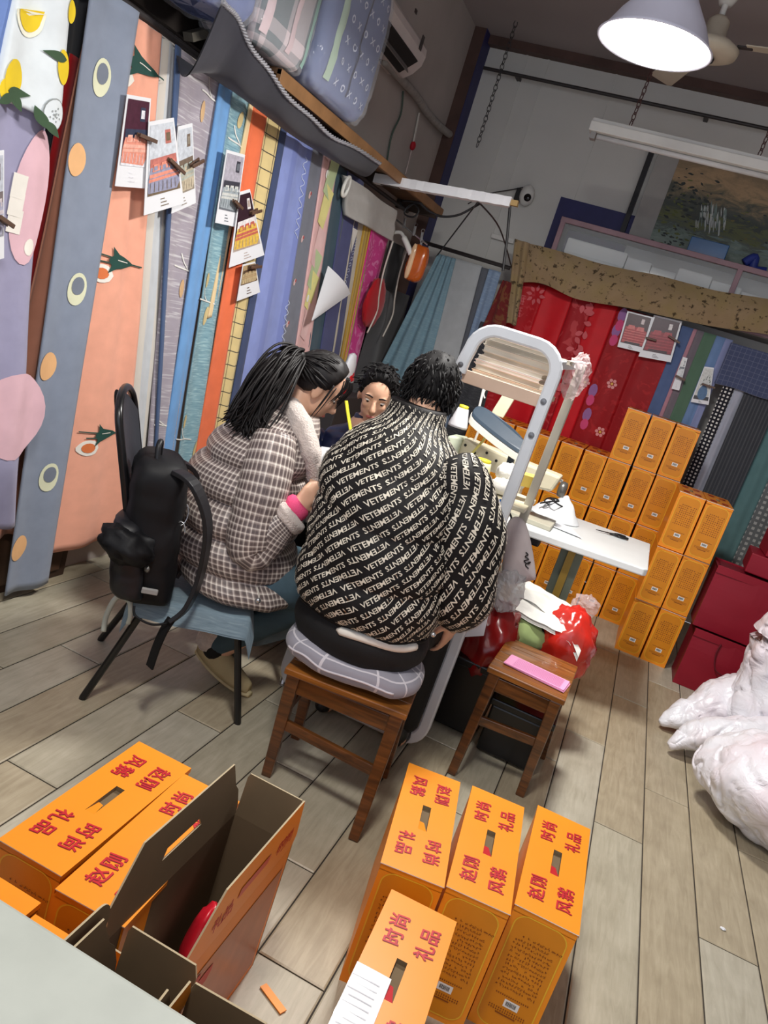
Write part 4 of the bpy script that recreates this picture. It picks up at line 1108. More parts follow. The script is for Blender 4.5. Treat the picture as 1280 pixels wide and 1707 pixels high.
red4 = fabric('dark_red_satin', (150, 8, 18), .5, kind='damask', c2=(176, 30, 34), s=9.0)
pale_pr = mat('print_pale_rose', (206, 92, 98), .7); lil_pr = mat('print_lilac', (150, 104, 160), .7); rose_pr = mat('print_hot_rose', (206, 70, 120), .7); gold_pr = mat('print_gold', (220, 170, 70), .5)
xs = [bx_(x, y) for x, y in ((852, 470), (908, 482), (956, 494), (990, 503), (1030, 515), (1086, 528), (1140, 538))]
def d_medal(s, g):
    for px, py in ((893, 492), (880, 580)):
        c = s.px(px, py)
        for i in range(8): s.decal(g, 1, (c[0] + .05 * cos(i * .785), c[1] + .05 * sin(i * .785)), leafpoly(.045, .012, i * 45), .003, 1)
def d_char(s, g):
    for px, py in ((868, 500), (862, 520)):
        c = s.px(px, py)
        for i in range(4): s.strokeline(g, 1, [(c[0] - .03 + .015 * i, c[1] + .03), (c[0] - .02 + .015 * i, c[1] - .03)], .006); s.strokeline(g, 1, [(c[0] - .035, c[1] + .03 - .02 * i), (c[0] + .03, c[1] + .035 - .02 * i)], .005)
    d_medal(s, g)
hang('bedding_sample', 'red sheet with pale characters, first of the red ones from the sewing corner', Sheet2('y', YR, xs[0], xs[1], 2.0, .1, amp=.008, k=1.2), [red1, pale_pr], d_char, group=RW)
hang('bedding_sample', 'plain bright red sheet between two patterned red ones', Sheet2('y', YR + .006, xs[1], xs[2], 2.0, .1, amp=.008, k=1.0), [red2], group=RW)
def d_fl(s, g):
    for px, py in ((978, 525), (963, 570), (940, 640)):
        c = s.px(px, py)
        for i in range(7): s.decal(g, 1, (c[0] + random.uniform(-.05, .05), c[1] + random.uniform(-.08, .08)), leafpoly(.06, .018, random.uniform(0, 360)), .003, 1)
hang('bedding_sample', 'crimson sheet patterned with faded pink blossoms behind the book shelf', Sheet2('y', YR - .004, xs[2], xs[3], 2.0, .1, amp=.008, k=1.0), [red3, pale_pr], d_fl, group=RW)
hang('bedding_sample', 'smooth scarlet sheet beside a strip of lilac and rose flowers', Sheet2('y', YR + .004, xs[3], xs[4], 2.0, .1, amp=.008, k=1.0), [red2], group=RW)
def d_strip(s, g):
    for px, py in ((1034, 535), (1024, 560), (985, 660), (975, 700)):
        c = s.px(px, py); s.decal(g, 2, (c[0], c[1] + .04), ell(.030, .05, 12), .003); s.decal(g, 3, (c[0] + .005, c[1] - .03), ell(.028, .04, 12), .004)
    for px, py in ((975, 637), (1020, 640), (1000, 720)):
        c = s.px(px, py)
        for i in range(6): s.decal(g, 1, (c[0] + .025 * cos(i * 1.05), c[1] + .025 * sin(i * 1.05)), ell(.012, .012, 8), .003, 1)
        s.decal(g, 4, c, ell(.01, .01, 8), .004, 1)
hang('bedding_sample', 'red sheet with a strip of lilac and rose flowers and white blossoms', Sheet2('y', YR - .006, xs[4], xs[5], 2.0, .1, amp=.008, k=1.0), [red4, mat('print_soft_pink', (222, 150, 150), .7), lil_pr, rose_pr, gold_pr], d_strip, group=RW)
hang('bedding_sample', 'deep red sheet next to the slate blue one', Sheet2('y', YR + .002, xs[5], xs[6], 2.0, .1, amp=.008, k=1.0), [red4], group=RW)
xb = lambda x, y: bx_(x, y)
for lab, a, b, m, dx, k in (
    ('slate blue sheet beside the red bedding', (1138, 536), (1159, 541), fabric('slate_blue', (88, 106, 146)), 0, .8),
    ('thin dusty rose sheet between slate blue and green', (1158, 540), (1166, 543), fabric('dusty_rose', (182, 134, 146)), .004, .5),
    ('grey mauve sheet folded against the green one', (1165, 543), (1178, 546), fabric('grey_mauve', (118, 110, 118)), -.003, .6),
    ('moss green sheet on the back rail with a white button', (1177, 546), (1199, 551), fabric('moss_green', (90, 118, 98)), .003, .8),
    ('soft blue sheet behind the vase picture card', (1198, 551), (1215, 555), fabric('soft_blue', (112, 140, 182)), -.002, .8),
    ('pale lavender sheet beside the houndstooth strip', (1214, 554), (1226, 558), fabric('pale_lavender', (142, 150, 190)), .005, .6)):
    hang('bedding_sample', lab, Sheet2('y', YR + dx, xb(*a), xb(*b), 2.0, .25, amp=.007, k=k), [m], group=BW_)
x0 = bx_(1215, 620)
hang('bedding_sample', 'black and white houndstooth strip on the back rail', Sheet2('y', YR - .012, x0, x0 + .075, 1.72, .85, amp=.004, k=.5), [fabric('houndstooth', (36, 36, 44), kind='dots', c2=(226, 224, 220), s=38.0)], group=BW_)
hang('bedding_sample', 'silvery grey strip beside the houndstooth one', Sheet2('y', YR - .008, x0 + .075, x0 + .145, 1.72, .8, amp=.01, k=1.2), [fabric('silver_grey', (172, 176, 190))], group=BW_)
hang('bedding_sample', 'charcoal pleated length of cloth behind the red bags', Sheet2('y', YR - .02, x0 + .14, x0 + .36, 1.75, .55, amp=.014, k=5.0), [fabric('charcoal_pleat', (62, 64, 70), kind='stripe', c2=(82, 84, 88), s=45.0)], group=BW_)
hang('bedding_sample', 'sea green cloth beyond the charcoal pleated one', Sheet2('y', YR - .004, x0 + .35, x0 + .50, 1.75, .5, amp=.010, k=1.6), [fabric('sea_green', (94, 128, 130))], group=BW_)
hang('bedding_sample', 'grey cloth with small pale squares at the end of the back rail', Sheet2('y', YR - .002, x0 + .49, x0 + .70, 1.75, .5, amp=.008, k=1.2), [fabric('grey_squares', (104, 108, 110), kind='dots', c2=(170, 172, 170), s=26.0)], group=BW_)
hang('folded_cloth', 'navy window-check cloth folded over the back rail above the houndstooth strip', Sheet2('y', YR - .05, bx_(1224, 556), bx_(1224, 556) + .36, 1.98, 1.70, amp=.006, k=1.0, thick=.03), [fabric('navy_check', (74, 82, 112), kind='grid', c2=(112, 118, 142), s=30.0)], cat='cloth', group=BW_)
# brown floral valance
flo = fabric('brown_floral', (152, 130, 100), kind='floral', c2=(58, 46, 32), c3=(146, 128, 84), s=19.0)
YV = 5.70
def valance(u, v, off=0):
    tp = catmull([at_y(x, y, YV) for x, y in ((863, 402), (930, 418), (1020, 444), (1110, 462), (1200, 486), (1290, 500), (1400, 530))], 6)
    bt = catmull([at_y(x, y, YV) for x, y in ((866, 470), (905, 473), (960, 498), (1040, 512), (1130, 532), (1210, 548), (1290, 560), (1400, 590))], 6)
    p = along(bt, u).lerp(along(tp, u), v); p.y += .012 * sin(22 * u + 2 * v) + .006 * sin(51 * u) - .03 * sin(pi * v) + off
    return p
g = G(); g.grid(lambda u, v: valance(1 - u, v), 60, 8, 0, lambda u, v: ((1 - u) * 2.3, v * .28)); g.grid(lambda u, v: valance(u, v, .006), 60, 8, 0, lambda u, v: (u * 2.3, v * .28))
tag(g.build('floral_valance', flo, smooth=True), 'brown floral cloth valance drawn across above the red bedding', 'valance')
hang('floral_drop', 'narrow hanging end of brown floral cloth beside the maroon bundle', Sheet('y', YV - .03, (858, 402), (843, 540), (882, 408), (862, 530), zz_(868, 402, YV), zz_(850, 540, YV), amp=.02, k=1.5), [flo], cat='cloth', group=None)
card('photo card of rumpled red bedding pegged on the red sheets, nearer the shelf', [(1046, 518), (1089, 529), (1071, 588), (1029, 578)], [(66, 26, 34), (52, 30, 34), (206, 190, 190), (170, 44, 50), (206, 104, 100)], 'y', YR - .045, .14, 'big')
card('photo card of a smooth dark red bed pegged on the red sheets beside another', [(1090, 525), (1137, 536), (1118, 604), (1064, 594)], [(70, 40, 50), (60, 26, 34), (220, 214, 214), (140, 22, 38), (168, 50, 60)], 'y', YR - .052, .16, 'big')
card('photo card with a blue vase and dark leaves on the soft blue sheet', [(1174, 611), (1190, 613), (1181, 675), (1151, 670)], [(206, 208, 204), (60, 56, 58), (96, 108, 92), (72, 108, 146), (70, 80, 66)], 'y', YR - .035, .10, 'vase')
card('narrow white photo card half hidden by the moss green sheet', [(1138, 595), (1146, 597), (1132, 651), (1119, 648)], [(226, 228, 228), (200, 202, 204), (120, 124, 130), (210, 212, 214)], 'y', YR - .035, .30)
peg('dark peg between the two red bedding cards', (1076, 563), (1094, 568), 'y', YR - .07)
peg('dark peg at the outer edge of the dark red bed card', (1114, 560), (1133, 572), 'y', YR - .07)
peg('dark peg on the blue vase card', (1170, 640), (1192, 647), 'y', YR - .06)
peg('dark peg on the narrow white card', (1126, 626), (1142, 634), 'y', YR - .06)
# rail and fabrics at the back-left
YL = 5.66
a, b = at_y(700, 402, YL + .03), at_y(850, 447, YL + .03)
tag(G().tube([a, b], .014, 8).build('clothes_rail', steel, origin=tuple((a + b) / 2)), 'short dark rail over the blue-grey curtain in the back corner', 'rail')
def zpx(px, py, y=YL): return at_y(px, py, y).z
hang('curtain', 'dusty blue-grey gathered curtain in the back corner', Sheet('y', YL, (730, 424), (643, 594), (759, 432), (722, 580), zpx(742, 426), .5, amp=.022, k=3.5), [fabric('dusty_blue', (118, 148, 162), kind='slub', c2=(140, 168, 178))], cat='curtain', group=None)
hang('curtain', 'plain pale grey curtain beside the dusty blue one', Sheet('y', YL + .02, (757, 431), (716, 580), (804, 446), (768, 580), zpx(780, 436), .5, amp=.008, k=1.0), [fabric('pale_grey_cloth', (172, 176, 178))], cat='curtain', group=None)
hang('curtain', 'narrow dark slate fold between pale grey and light blue curtains', Sheet('y', YL + .01, (803, 445), (768, 580), (817, 451), (782, 580), zpx(810, 447), .5, amp=.006, k=.8), [fabric('slate_fold', (92, 96, 104))], cat='curtain', group=None)
hang('curtain', 'light denim blue cloth near the floral valance end', Sheet('y', YL - .01, (815, 449), (772, 590), (834, 456), (796, 590), zpx(825, 451), .6, amp=.012, k=1.4), [fabric('light_denim', (124, 144, 170), kind='slub', c2=(150, 168, 186))], cat='curtain', group=None)
hang('folded_trousers', 'charcoal trousers hanging under the light denim cloth', Sheet('y', YL - .05, (800, 540), (748, 700), (838, 548), (802, 700), zpx(815, 540), .55, amp=.014, k=1.6), [fabric('charcoal_denim', (58, 60, 64), kind='slub', c2=(88, 90, 92))], cat='trousers', group=None)
hang('maroon_bundle', 'maroon and brown folded cloth tucked beside the floral drop', Sheet('y', YL - .07, (838, 466), (800, 555), (852, 478), (842, 545), zpx(845, 470), zpx(822, 556), amp=.02, k=1.5), [fabric('maroon_cloth', (104, 34, 34), kind='damask', c2=(120, 80, 50), s=12.0)], cat='cloth', group=None)
# far end of the left-hand rail
hang('folded_cloth', 'pale grey cloth folded over the rail past the indigo sheet', Sheet('x', -1.94, (582, 318), (584, 366), (661, 344), (652, 396), at_x(600, 308, -1.94).z, at_x(620, 382, -1.94).z, amp=.02, k=1.4, thick=.03), [fabric('pale_canvas', (176, 174, 170))], cat='cloth', group=None)
for lab, l0, l1, r0, r1, m, zb, x in (
    ('beige cloth strip under the folded pale cloth', (590, 366), (556, 570), (607, 372), (573, 570), fabric('beige_strip', (190, 182, 166)), .9, -1.99),
    ('mustard yellow cord-patterned strip beside the pink cloth', (606, 372), (571, 570), (622, 380), (583, 570), fabric('mustard_strip', (206, 174, 74), kind='stripe', c2=(170, 132, 52), s=22.0), .9, -1.985),
    ('hot pink floral strip hanging under the folded pale cloth', (620, 380), (579, 582), (648, 394), (602, 582), fabric('hot_pink_floral', (206, 56, 140), kind='damask', c2=(226, 140, 190), s=9.0), .85, -1.98)):
    hang('fabric_strip', lab, Sheet('x', x, l0, l1, r0, r1, at_x(l0[0], l0[1], x).z + .01, zb, amp=.008, k=1.0), [m], cat='cloth', group='fabric strips at the rail end')
hang('fabric_strip', 'black cloth hanging at the rail end beside the hot pink strip', Sheet('x', -1.97, (650, 398), (610, 560), (676, 412), (640, 560), at_x(655, 402, -1.97).z, at_x(640, 480, -1.97).z, amp=.014, k=1.2), [fabric('black_cloth', (22, 20, 22))], cat='cloth', group='fabric strips at the rail end')
hang('folded_trousers', 'dark grey trousers hanging below the black cloth at the rail end', Sheet('x', -1.99, (640, 470), (590, 640), (690, 470), (640, 640), at_x(650, 480, -1.99).z, .5, amp=.016, k=1.6), [fabric('grey_denim', (78, 78, 80))], cat='trousers', group=None)
redcl = fabric('red_print_cloth', (170, 24, 34), kind='damask', c2=(210, 160, 160), s=16.0)
p = at_x(624, 505, -1.93)
tag(G().ball(p, (.03, .17, .16), 20, 14, fn=lambda d: 1 + .18 * nz(d * 3)).build('red_pouch', redcl, smooth=True), 'small red printed pouch hanging beside the black cloth', 'pouch')
g = G()
for dx, dy in ((0, 0), (26, 6)):
    pts = [at_x(x + dx, y + dy, -1.90) for x, y in ((655, 402), (640, 450), (632, 490), (628, 520), (612, 555))]
    g = G(); g.tube(catmull(pts, 6), .006, 6)
    tag(g.build('dangling_string', mat('off_white_cord', (196, 190, 180), .7), smooth=True), ['off-white cord dangling in front of the black cloth', 'off-white cord dangling before the dark grey trousers'][dx > 0], 'string', 'dangling strings')
p = at_x(577, 311, -1.955)
tag(G().tube([p + V((.004 * sin(t), .030 * cos(t), .052 * sin(t))) for t in [2 * pi * i / 24 for i in range(24)]], .010, 8, closed=True).build('curtain_ring', white_p, smooth=True), 'white plastic ring tied on the rail above the indigo sheet', 'ring')
# orange wrapped bag, clips, hanger arm
YO = 5.2
p = at_y(695, 438, YO); 
root = thing('orange_bag', 'glossy orange plastic bag clipped up at the rail end', 'bag', tuple(p))
def bagf(d): return (1 + .08 * nz(d * 2.5)) * (1.0 - .10 * max(0, d.z)) * min(1.35, (abs(d.x) ** 4 + abs(d.y) ** 4 + abs(d.z) ** 4) ** -.25)
G().ball(p, (.066, .045, .125), 28, 20, fn=bagf).build('bag', mat('orange_film', (190, 92, 34), .18, var=.15, spec=.6), root, smooth=True)
G().ball(p + V((-.03, -.045, .0)), (.018, .012, .12), 12, 10, fn=bagf).build('tape_strip', mat('glossy_tape', (226, 190, 150), .1, var=.1), root, smooth=True)
for i, (px, py) in enumerate(((673, 372), (690, 385), (702, 395), (700, 412))):
    q = at_y(px, py, YO); g = G(); g.bar(q + V((0, 0, .03)), q + V((.008, 0, -.03)), .018, .012); g.tube([q + V((.012 * cos(t), 0, .04 + .012 * sin(t))) for t in [k * .7 for k in range(9)]], .002, 5)
    tag(g.build('bulldog_clip', mat('chrome', (186, 186, 188), .25, metal=.8)), ['bulldog clip at the near end of the clip bar', 'second bulldog clip along the clip bar', 'third bulldog clip, just above the orange bag', 'lowest bulldog clip, gripping the orange bag'][i], 'clip', 'clips over the orange bag')
a, b = at_y(655, 362, YO), at_y(712, 408, YO)
tag(G().tube([a, b], .006, 8).build('clip_bar', mat('chrome', (186, 186, 188))), 'thin metal bar carrying the bulldog clips', 'bar')
pts = [at_y(x, y, YO - .04) for x, y in ((655, 388), (668, 388), (676, 402), (685, 424))]
tag(G().tube(catmull(pts, 6), [.012] * 10 + [.02] * 9, 8).build('plastic_hanger', white_p, smooth=True), 'white plastic hanger arm beside the orange bag', 'hanger')
pts = [at_y(x, y, 4.9) for x, y in ((668, 335), (676, 348), (690, 340), (698, 352), (688, 362), (674, 356), (682, 342), (700, 338))]
tag(G().tube(catmull(pts, 6, True), .006, 6, closed=True).build('cable_coil', black, smooth=True), 'tangle of black cable under the shelf end', 'cable')
pts = [at_y(x, y, 4.7) for x, y in ((700, 338), (715, 352), (738, 361), (765, 358), (790, 345), (806, 336))]
tag(G().tube(catmull(pts, 6), .007, 8).build('power_cable', black, smooth=True), 'black cable sagging under the white wrapped batten', 'cable')
# wrapped white batten
YW = 4.6
a, b = at_y(626, 298, YW), at_y(852, 338, YW)
root = thing('wrapped_batten', 'long white paper-wrapped batten spanning from the shelf end', 'batten', tuple((a + b) / 2))
n = 40; rings = []
d = (b - a).normalized()
for i in range(n + 1):
    t = i / n; c = a.lerp(b, t); w = .030 * (1 + .10 * nz((i * .5, 1, 2))); h = .026 * (1 + (.35 * max(0, t - .75) + .10) * nz((i * .7, 5, 2)))
    rings.append([c + V((0, sy * w, sz * h)) for sy, sz in ((-1, -1), (0, -1.05), (1, -1), (1.05, 0), (1, 1), (0, 1.05), (-1, 1), (-1.05, 0))])
G().loft(rings).build('wrapping', mat('white_paper_wrap', (232, 232, 234), .6, var=.04), root)
G().bar(b, b + d * .04, .035, .03).build('end_cap', mat('tan_board', (170, 140, 90), .7), root)
c = b + V((0, 0, -.02)); e = at_y(838, 452, YW)
tag(G().tube([c, c.lerp(e, .5) + V((.004, 0, 0)), e], .008, 8).build('hanging_rod', black), 'thin black rod dropping from the end of the white batten', 'rod')
q1, q2, q3 = at_y(797, 336, YW), at_y(727, 428, YL + .03), at_y(853, 447, YL + .03)
tag(G().tube([q2, q1], .005, 6).build('stay_cord', steel), 'slanting dark cord on the curtain side of the white batten', 'cord', 'stay cords under the batten')
tag(G().tube(catmull([q1, q1.lerp(q3, .4) + V((.03, 0, .03)), q3], 6), .005, 6).build('stay_cord', steel, smooth=True), 'slanting dark cord on the webcam side of the white batten', 'cord', 'stay cords under the batten')
q = at_y(838, 398, YB - .02)
tag(G().box(q, (.18, .04, .035)).build('white_bracket', white_p, bevel=.004), 'short white bracket left on the wall under the webcam', 'bracket')
# white paper tucked over the pink patched sheet
A, B, D = at_x(547, 443, -1.94), at_x(584, 490, -1.90), at_x(519, 536, -1.93)
def pap(u, v, o=0):
    p = A.lerp(B, u).lerp(D, v) ; return p + V((.03 * sin(pi * u) * (1 - v) + o, 0, 0))
g = G(); g.grid(lambda u, v: pap(u, v * .98), 10, 10); g.grid(lambda u, v: pap(1 - u, v * .98, -.0015), 10, 10)
tag(g.build('paper_sheet', white_c, smooth=True), 'blank white paper fan tucked over the pink patched sheet', 'paper')
p = at_x(580, 622, -1.80)
root = thing('snack_bag', 'small white and red bag standing up behind the woman\'s head', 'bag', tuple(p))
G().ball(p + V((0, 0, .03)), (.03, .07, .10), 16, 10, fn=lambda d: 1 + .15 * nz(d * 3)).build('bag', white_c, root, smooth=True)
G().ball(p + V((.01, .02, -.06)), (.03, .06, .08), 16, 10, fn=lambda d: 1 + .15 * nz(d * 3)).build('red_panel', red2, root, smooth=True)
tag(G().box((-1.85, p.y, (p.z - .13) / 2), (.28, .5, p.z - .13)).build('storage_box', mat('dark_card', (48, 44, 44), .7), bevel=.006), 'tall dark storage carton in the corner behind the woman', 'box')

# ------------------------------------------------------------------ red bags and boxes beside the stacks
redb = mat('red_bag_paper', (140, 16, 38), .5, var=.08, scale=4)
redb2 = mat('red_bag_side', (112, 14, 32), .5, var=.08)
def gift_bag(label, x0, x1, y, dpt, z0, h, emblem=False, handle=True, lean=0.0):
    root = thing('gift_bag', label, 'gift bag', ((x0 + x1) / 2, y + dpt / 2, z0), 0, 'glossy dark red gift bags')
    w = x1 - x0; t = .003
    def P(u, yy, z):   # slight bulge
        return V((x0 + w * u + lean * z, yy, z0 + z))
    g = G()
    for sgn, yy in ((-1, y), (1, y + dpt)):
        f = lambda u, v, yy=yy, sgn=sgn: P(u if sgn < 0 else 1 - u, yy + sgn * .012 * sin(pi * u) * sin(pi * v) + .006 * nz((u * 3, v * 3, x0 * 9 + sgn)), h * v)
        g.grid(f, 12, 12, 0)
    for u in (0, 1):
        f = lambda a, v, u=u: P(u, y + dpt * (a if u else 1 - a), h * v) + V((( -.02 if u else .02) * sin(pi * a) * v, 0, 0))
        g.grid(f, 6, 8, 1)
    g.quad(P(0, y, .001), P(0, y + dpt, .001), P(1, y + dpt, .001), P(1, y, .001), 1)
    g.quad(P(0, y, h - .01), P(1, y, h - .01), P(1, y + dpt, h - .01), P(0, y + dpt, h - .01), 1)
    g.build('body', [redb, redb2], root)
    g = G(); g.box(((x0 + x1) / 2 + lean * h, y - .003, z0 + h - .02), (w, .006, .045)); g.build('folded_rim', redb, root, bevel=.001)
    if handle:
        c = P(.5, y - .012, h - .03)
        G().tube(catmull([c + V((-.08, 0, .0)), c + V((-.085, -.012, -.07)), c + V((-.05, -.02, -.15)), c + V((.04, -.02, -.155)), c + V((.085, -.012, -.08)), c + V((.08, 0, 0))], 6), .004, 7).build('rope_handle', mat('dark_red_rope', (96, 10, 26), .7), root, smooth=True)
    if emblem:
        g = G(); c = P(.70, y - .013, h * .36)
        for k in range(3): g.add([c + V((x, -.001, z + .022 - .022 * k)) for x, z in ell(.034 - .004 * abs(k - 1), .006, 14)] + [c + V((x, -.001, z + .022 - .022 * k)) for x, z in ell(.029 - .004 * abs(k - 1), .0035, 14)], [(i, (i + 1) % 14, 14 + (i + 1) % 14, 14 + i) for i in range(14)])
        g.build('gold_emblem', mat('dull_gold', (176, 120, 110), .35, metal=.3), root)
    return root
gift_bag('glossy dark red gift bag on the floor with a drooping rope handle', .665, 1.13, 4.62, .26, 0.0, .35)
gift_bag('glossy dark red gift bag with a small pale emblem, on top of another bag', .645, 1.12, 4.66, .24, .353, .375, True, False)
for i, (x0, x1, y, z0, h) in enumerate(((.80, 1.20, 4.72, .733, .115), (.86, 1.24, 4.74, .851, .13), (.93, 1.26, 4.76, .984, .12))):
    g = G().box(((x0 + x1) / 2, y + .15, z0 + h / 2), (x1 - x0, .3, h), .06 * (i - 1))
    tag(g.build('red_carton', redb, bevel=.006), ['lowest of three flat dark red cartons on the gift bags', 'middle one of three flat dark red cartons on the gift bags', 'uppermost of three flat dark red cartons on the gift bags'][i], 'box', 'flat dark red cartons')
for i in range(3):
    g = G().box((1.10 + .01 * i, 4.9, 1.106 + .018 + .037 * i + .06 * 0), (.30, .26, .034), .05 * i)
    tag(g.build('cream_packet', mat('cream_card', (226, 216, 196), .6), bevel=.006), ['lowest of the cream packets on the red cartons', 'middle of the cream packets on the red cartons', 'uppermost of the cream packets on the red cartons'][i], 'packet', 'cream packets on the red cartons')
tag(G().ball((.64, 4.95, .55), (.012, .10, .05), 12, 8).build('dark_rag', mat('dark_rag', (40, 26, 28), .8), smooth=True), 'dark rag caught between the front stack and the gift bags', 'rag') if False else None

# ------------------------------------------------------------------ white sacks
sackm, nt_, p_, N_, L__ = node_mat('white_sack_film', .3)
tc_ = N_('ShaderNodeTexCoord'); n1 = N_('ShaderNodeTexNoise', Scale=3.2, Detail=4.0); L__(tc_.outputs['Object'], n1.inputs['Vector'])
r1_ = N_('ShaderNodeValToRGB'); r1_.color_ramp.elements[0].position = .38; r1_.color_ramp.elements[0].color = rgb(236, 236, 242); r1_.color_ramp.elements[1].position = .66; r1_.color_ramp.elements[1].color = rgb(228, 214, 220)
L__(n1.outputs['Fac'], r1_.inputs['Fac']); L__(r1_.outputs[0], p_.inputs['Base Color'])
n2_ = N_('ShaderNodeTexNoise', Scale=9.0, Detail=3.0, Distortion=2.2); L__(tc_.outputs['Object'], n2_.inputs['Vector'])
b1_ = N_('ShaderNodeBump', Strength=.45, Distance=.02); L__(n2_.outputs['Fac'], b1_.inputs['Height']); L__(b1_.outputs[0], p_.inputs['Normal'])
def sack(label, path, rad, sd, flat=0.8, group='bulging white plastic sacks'):
    pts = catmull([V(p) + V((-.05, 0, 0)) for p in path], 22); n = len(pts); tabs = [(i / (len(rad) - 1), (r,)) for i, r in enumerate(rad)]
    rings = []
    for i, p in enumerate(pts):
        t = i / (n - 1); r = lerp_tab(tabs, t)[0]
        d = (pts[min(i + 1, n - 1)] - pts[max(i - 1, 0)]).normalized(); x = d.cross(V((0, 0, 1)))
        if x.length < .2: x = V((1, 0, 0))
        x.normalize(); y = x.cross(d).normalized(); ring = []
        for j in range(110):
            a = 2 * pi * j / 110
            q = p + x * (cos(a) * r) + y * (sin(a) * r * flat)
            s = V((q.x, q.y, q.z)) * 5 + V((sd, sd, 0))
            w = nz(s * .8) * .05 + (abs(nz(s * 1.5)) - .2) * .035 - max(0, .10 - abs(nz(V((s.x * 2.2 + s.z, s.y * 2.2, s.z * 1.2))))) * .16 + nz(s * 6) * .004
            q = q + (q - p) * (w / max(r, .05)) * min(1, r / .1)
            q.z = max(q.z, .004 + .003 * nz(q * 9)); ring.append(q)
        rings.append(ring)
    g = G().loft(rings); return tag(g.build('plastic_sack', sackm, smooth=True), label, 'sack', group)
sack('nearest bulging white sack, lying fat and low on the floor', [(.76, 3.34, .10), (.83, 3.30, .16), (1.0, 3.24, .21), (1.30, 3.22, .24), (1.55, 3.3, .26), (1.7, 3.35, .25)], [.03, .16, .27, .31, .28, .12], 3.1, .8)
sack('slim white sack whose tied tip points between two fatter ones', [(.665, 3.60, .04), (.73, 3.63, .09), (.90, 3.70, .14), (1.10, 3.80, .20), (1.3, 3.9, .26)], [.02, .07, .125, .14, .08], 8.7, .85)
sack('long white sack lying against the red gift bags, tip towards the floor', [(.63, 3.85, .03), (.71, 3.90, .09), (.92, 4.02, .18), (1.15, 4.15, .26), (1.45, 4.25, .30)], [.015, .07, .17, .22, .14], 15.2, .85)
sack('tall white sack standing upright behind the lying ones', [(1.10, 3.98, .02), (1.09, 3.98, .2), (1.06, 3.96, .45), (1.02, 3.96, .66), (1.0, 3.96, .78), (1.01, 3.96, .84)], [.15, .21, .20, .14, .07, .03], 22.4, 1.0)

# ------------------------------------------------------------------ stools
def wood_mat(name, a, b, rough=.32, coat=.25):
    m, nt, p, N, L = node_mat(name, rough); p.inputs['Coat Weight'].default_value = coat
    tc = N('ShaderNodeTexCoord'); mp = N('ShaderNodeMapping'); mp.inputs['Scale'].default_value = (2.2, 26, 26); L(tc.outputs['Object'], mp.inputs[0])
    n = N('ShaderNodeTexNoise', Scale=1.6, Detail=7.0, Distortion=1.4); L(mp.outputs[0], n.inputs['Vector'])
    r = N('ShaderNodeValToRGB'); r.color_ramp.elements[0].position = .32; r.color_ramp.elements[0].color = rgb(*a); r.color_ramp.elements[1].position = .68; r.color_ramp.elements[1].color = rgb(*b)
    L(n.outputs['Fac'], r.inputs['Fac']); L(r.outputs[0], p.inputs['Base Color'])
    return m
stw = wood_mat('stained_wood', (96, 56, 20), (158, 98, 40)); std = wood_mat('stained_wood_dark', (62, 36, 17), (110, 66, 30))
def stool(label, x, y, a, w, d, h, feet, rails):
    root = thing('wooden_stool', label, 'stool', (x, y, 0), a)
    M = WM[root.name]
    P = lambda i, j, z, k=0: M @ V((i * (w / 2 + k), j * (d / 2 + k), z))
    g = G()
    for k in range(4):      # the seat: boards glued side by side
        a0, a1 = -1 + k * .5, -.5 + k * .5
        q = [P(-1, a0 + .004, h - .022), P(1, a0 + .004, h - .022), P(1, a1 - .004, h - .022), P(-1, a1 - .004, h - .022)]
        g.prism(q, (0, 0, .022))
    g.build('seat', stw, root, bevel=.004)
    corner = {}
    for n, i, j in (('FL', -1, -1), ('FR', 1, -1), ('BR', 1, 1), ('BL', -1, 1)):
        t = P(i, j, h - .022, -.030); f = V(feet[n]); corner[n] = (t, f)
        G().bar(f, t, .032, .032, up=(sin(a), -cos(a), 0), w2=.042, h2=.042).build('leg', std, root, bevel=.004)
    for A, B in (('FL', 'FR'), ('FR', 'BR'), ('BR', 'BL'), ('BL', 'FL')):
        z = lambda n, t: corner[n][0].lerp(corner[n][1], t)
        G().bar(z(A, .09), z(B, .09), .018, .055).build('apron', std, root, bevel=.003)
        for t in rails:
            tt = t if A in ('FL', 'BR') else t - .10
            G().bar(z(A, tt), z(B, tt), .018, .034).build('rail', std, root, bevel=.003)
    return root
stool('dark brown wooden stool under the grey cushion', -.543, 2.215, .14, .395, .31, .41, dict(FL=(-.695, 2.105, 0), FR=(-.345, 2.02, 0), BR=(-.385, 2.40, 0), BL=(-.72, 2.37, 0)), (.47,))
stool('brown wooden stool carrying the pile of pink slips', -.05, 2.83, -.02, .29, .38, .43, dict(FL=(-.185, 2.615, 0), FR=(.068, 2.69, 0), BR=(.10, 3.04, 0), BL=(-.19, 3.02, 0)), (.45,))
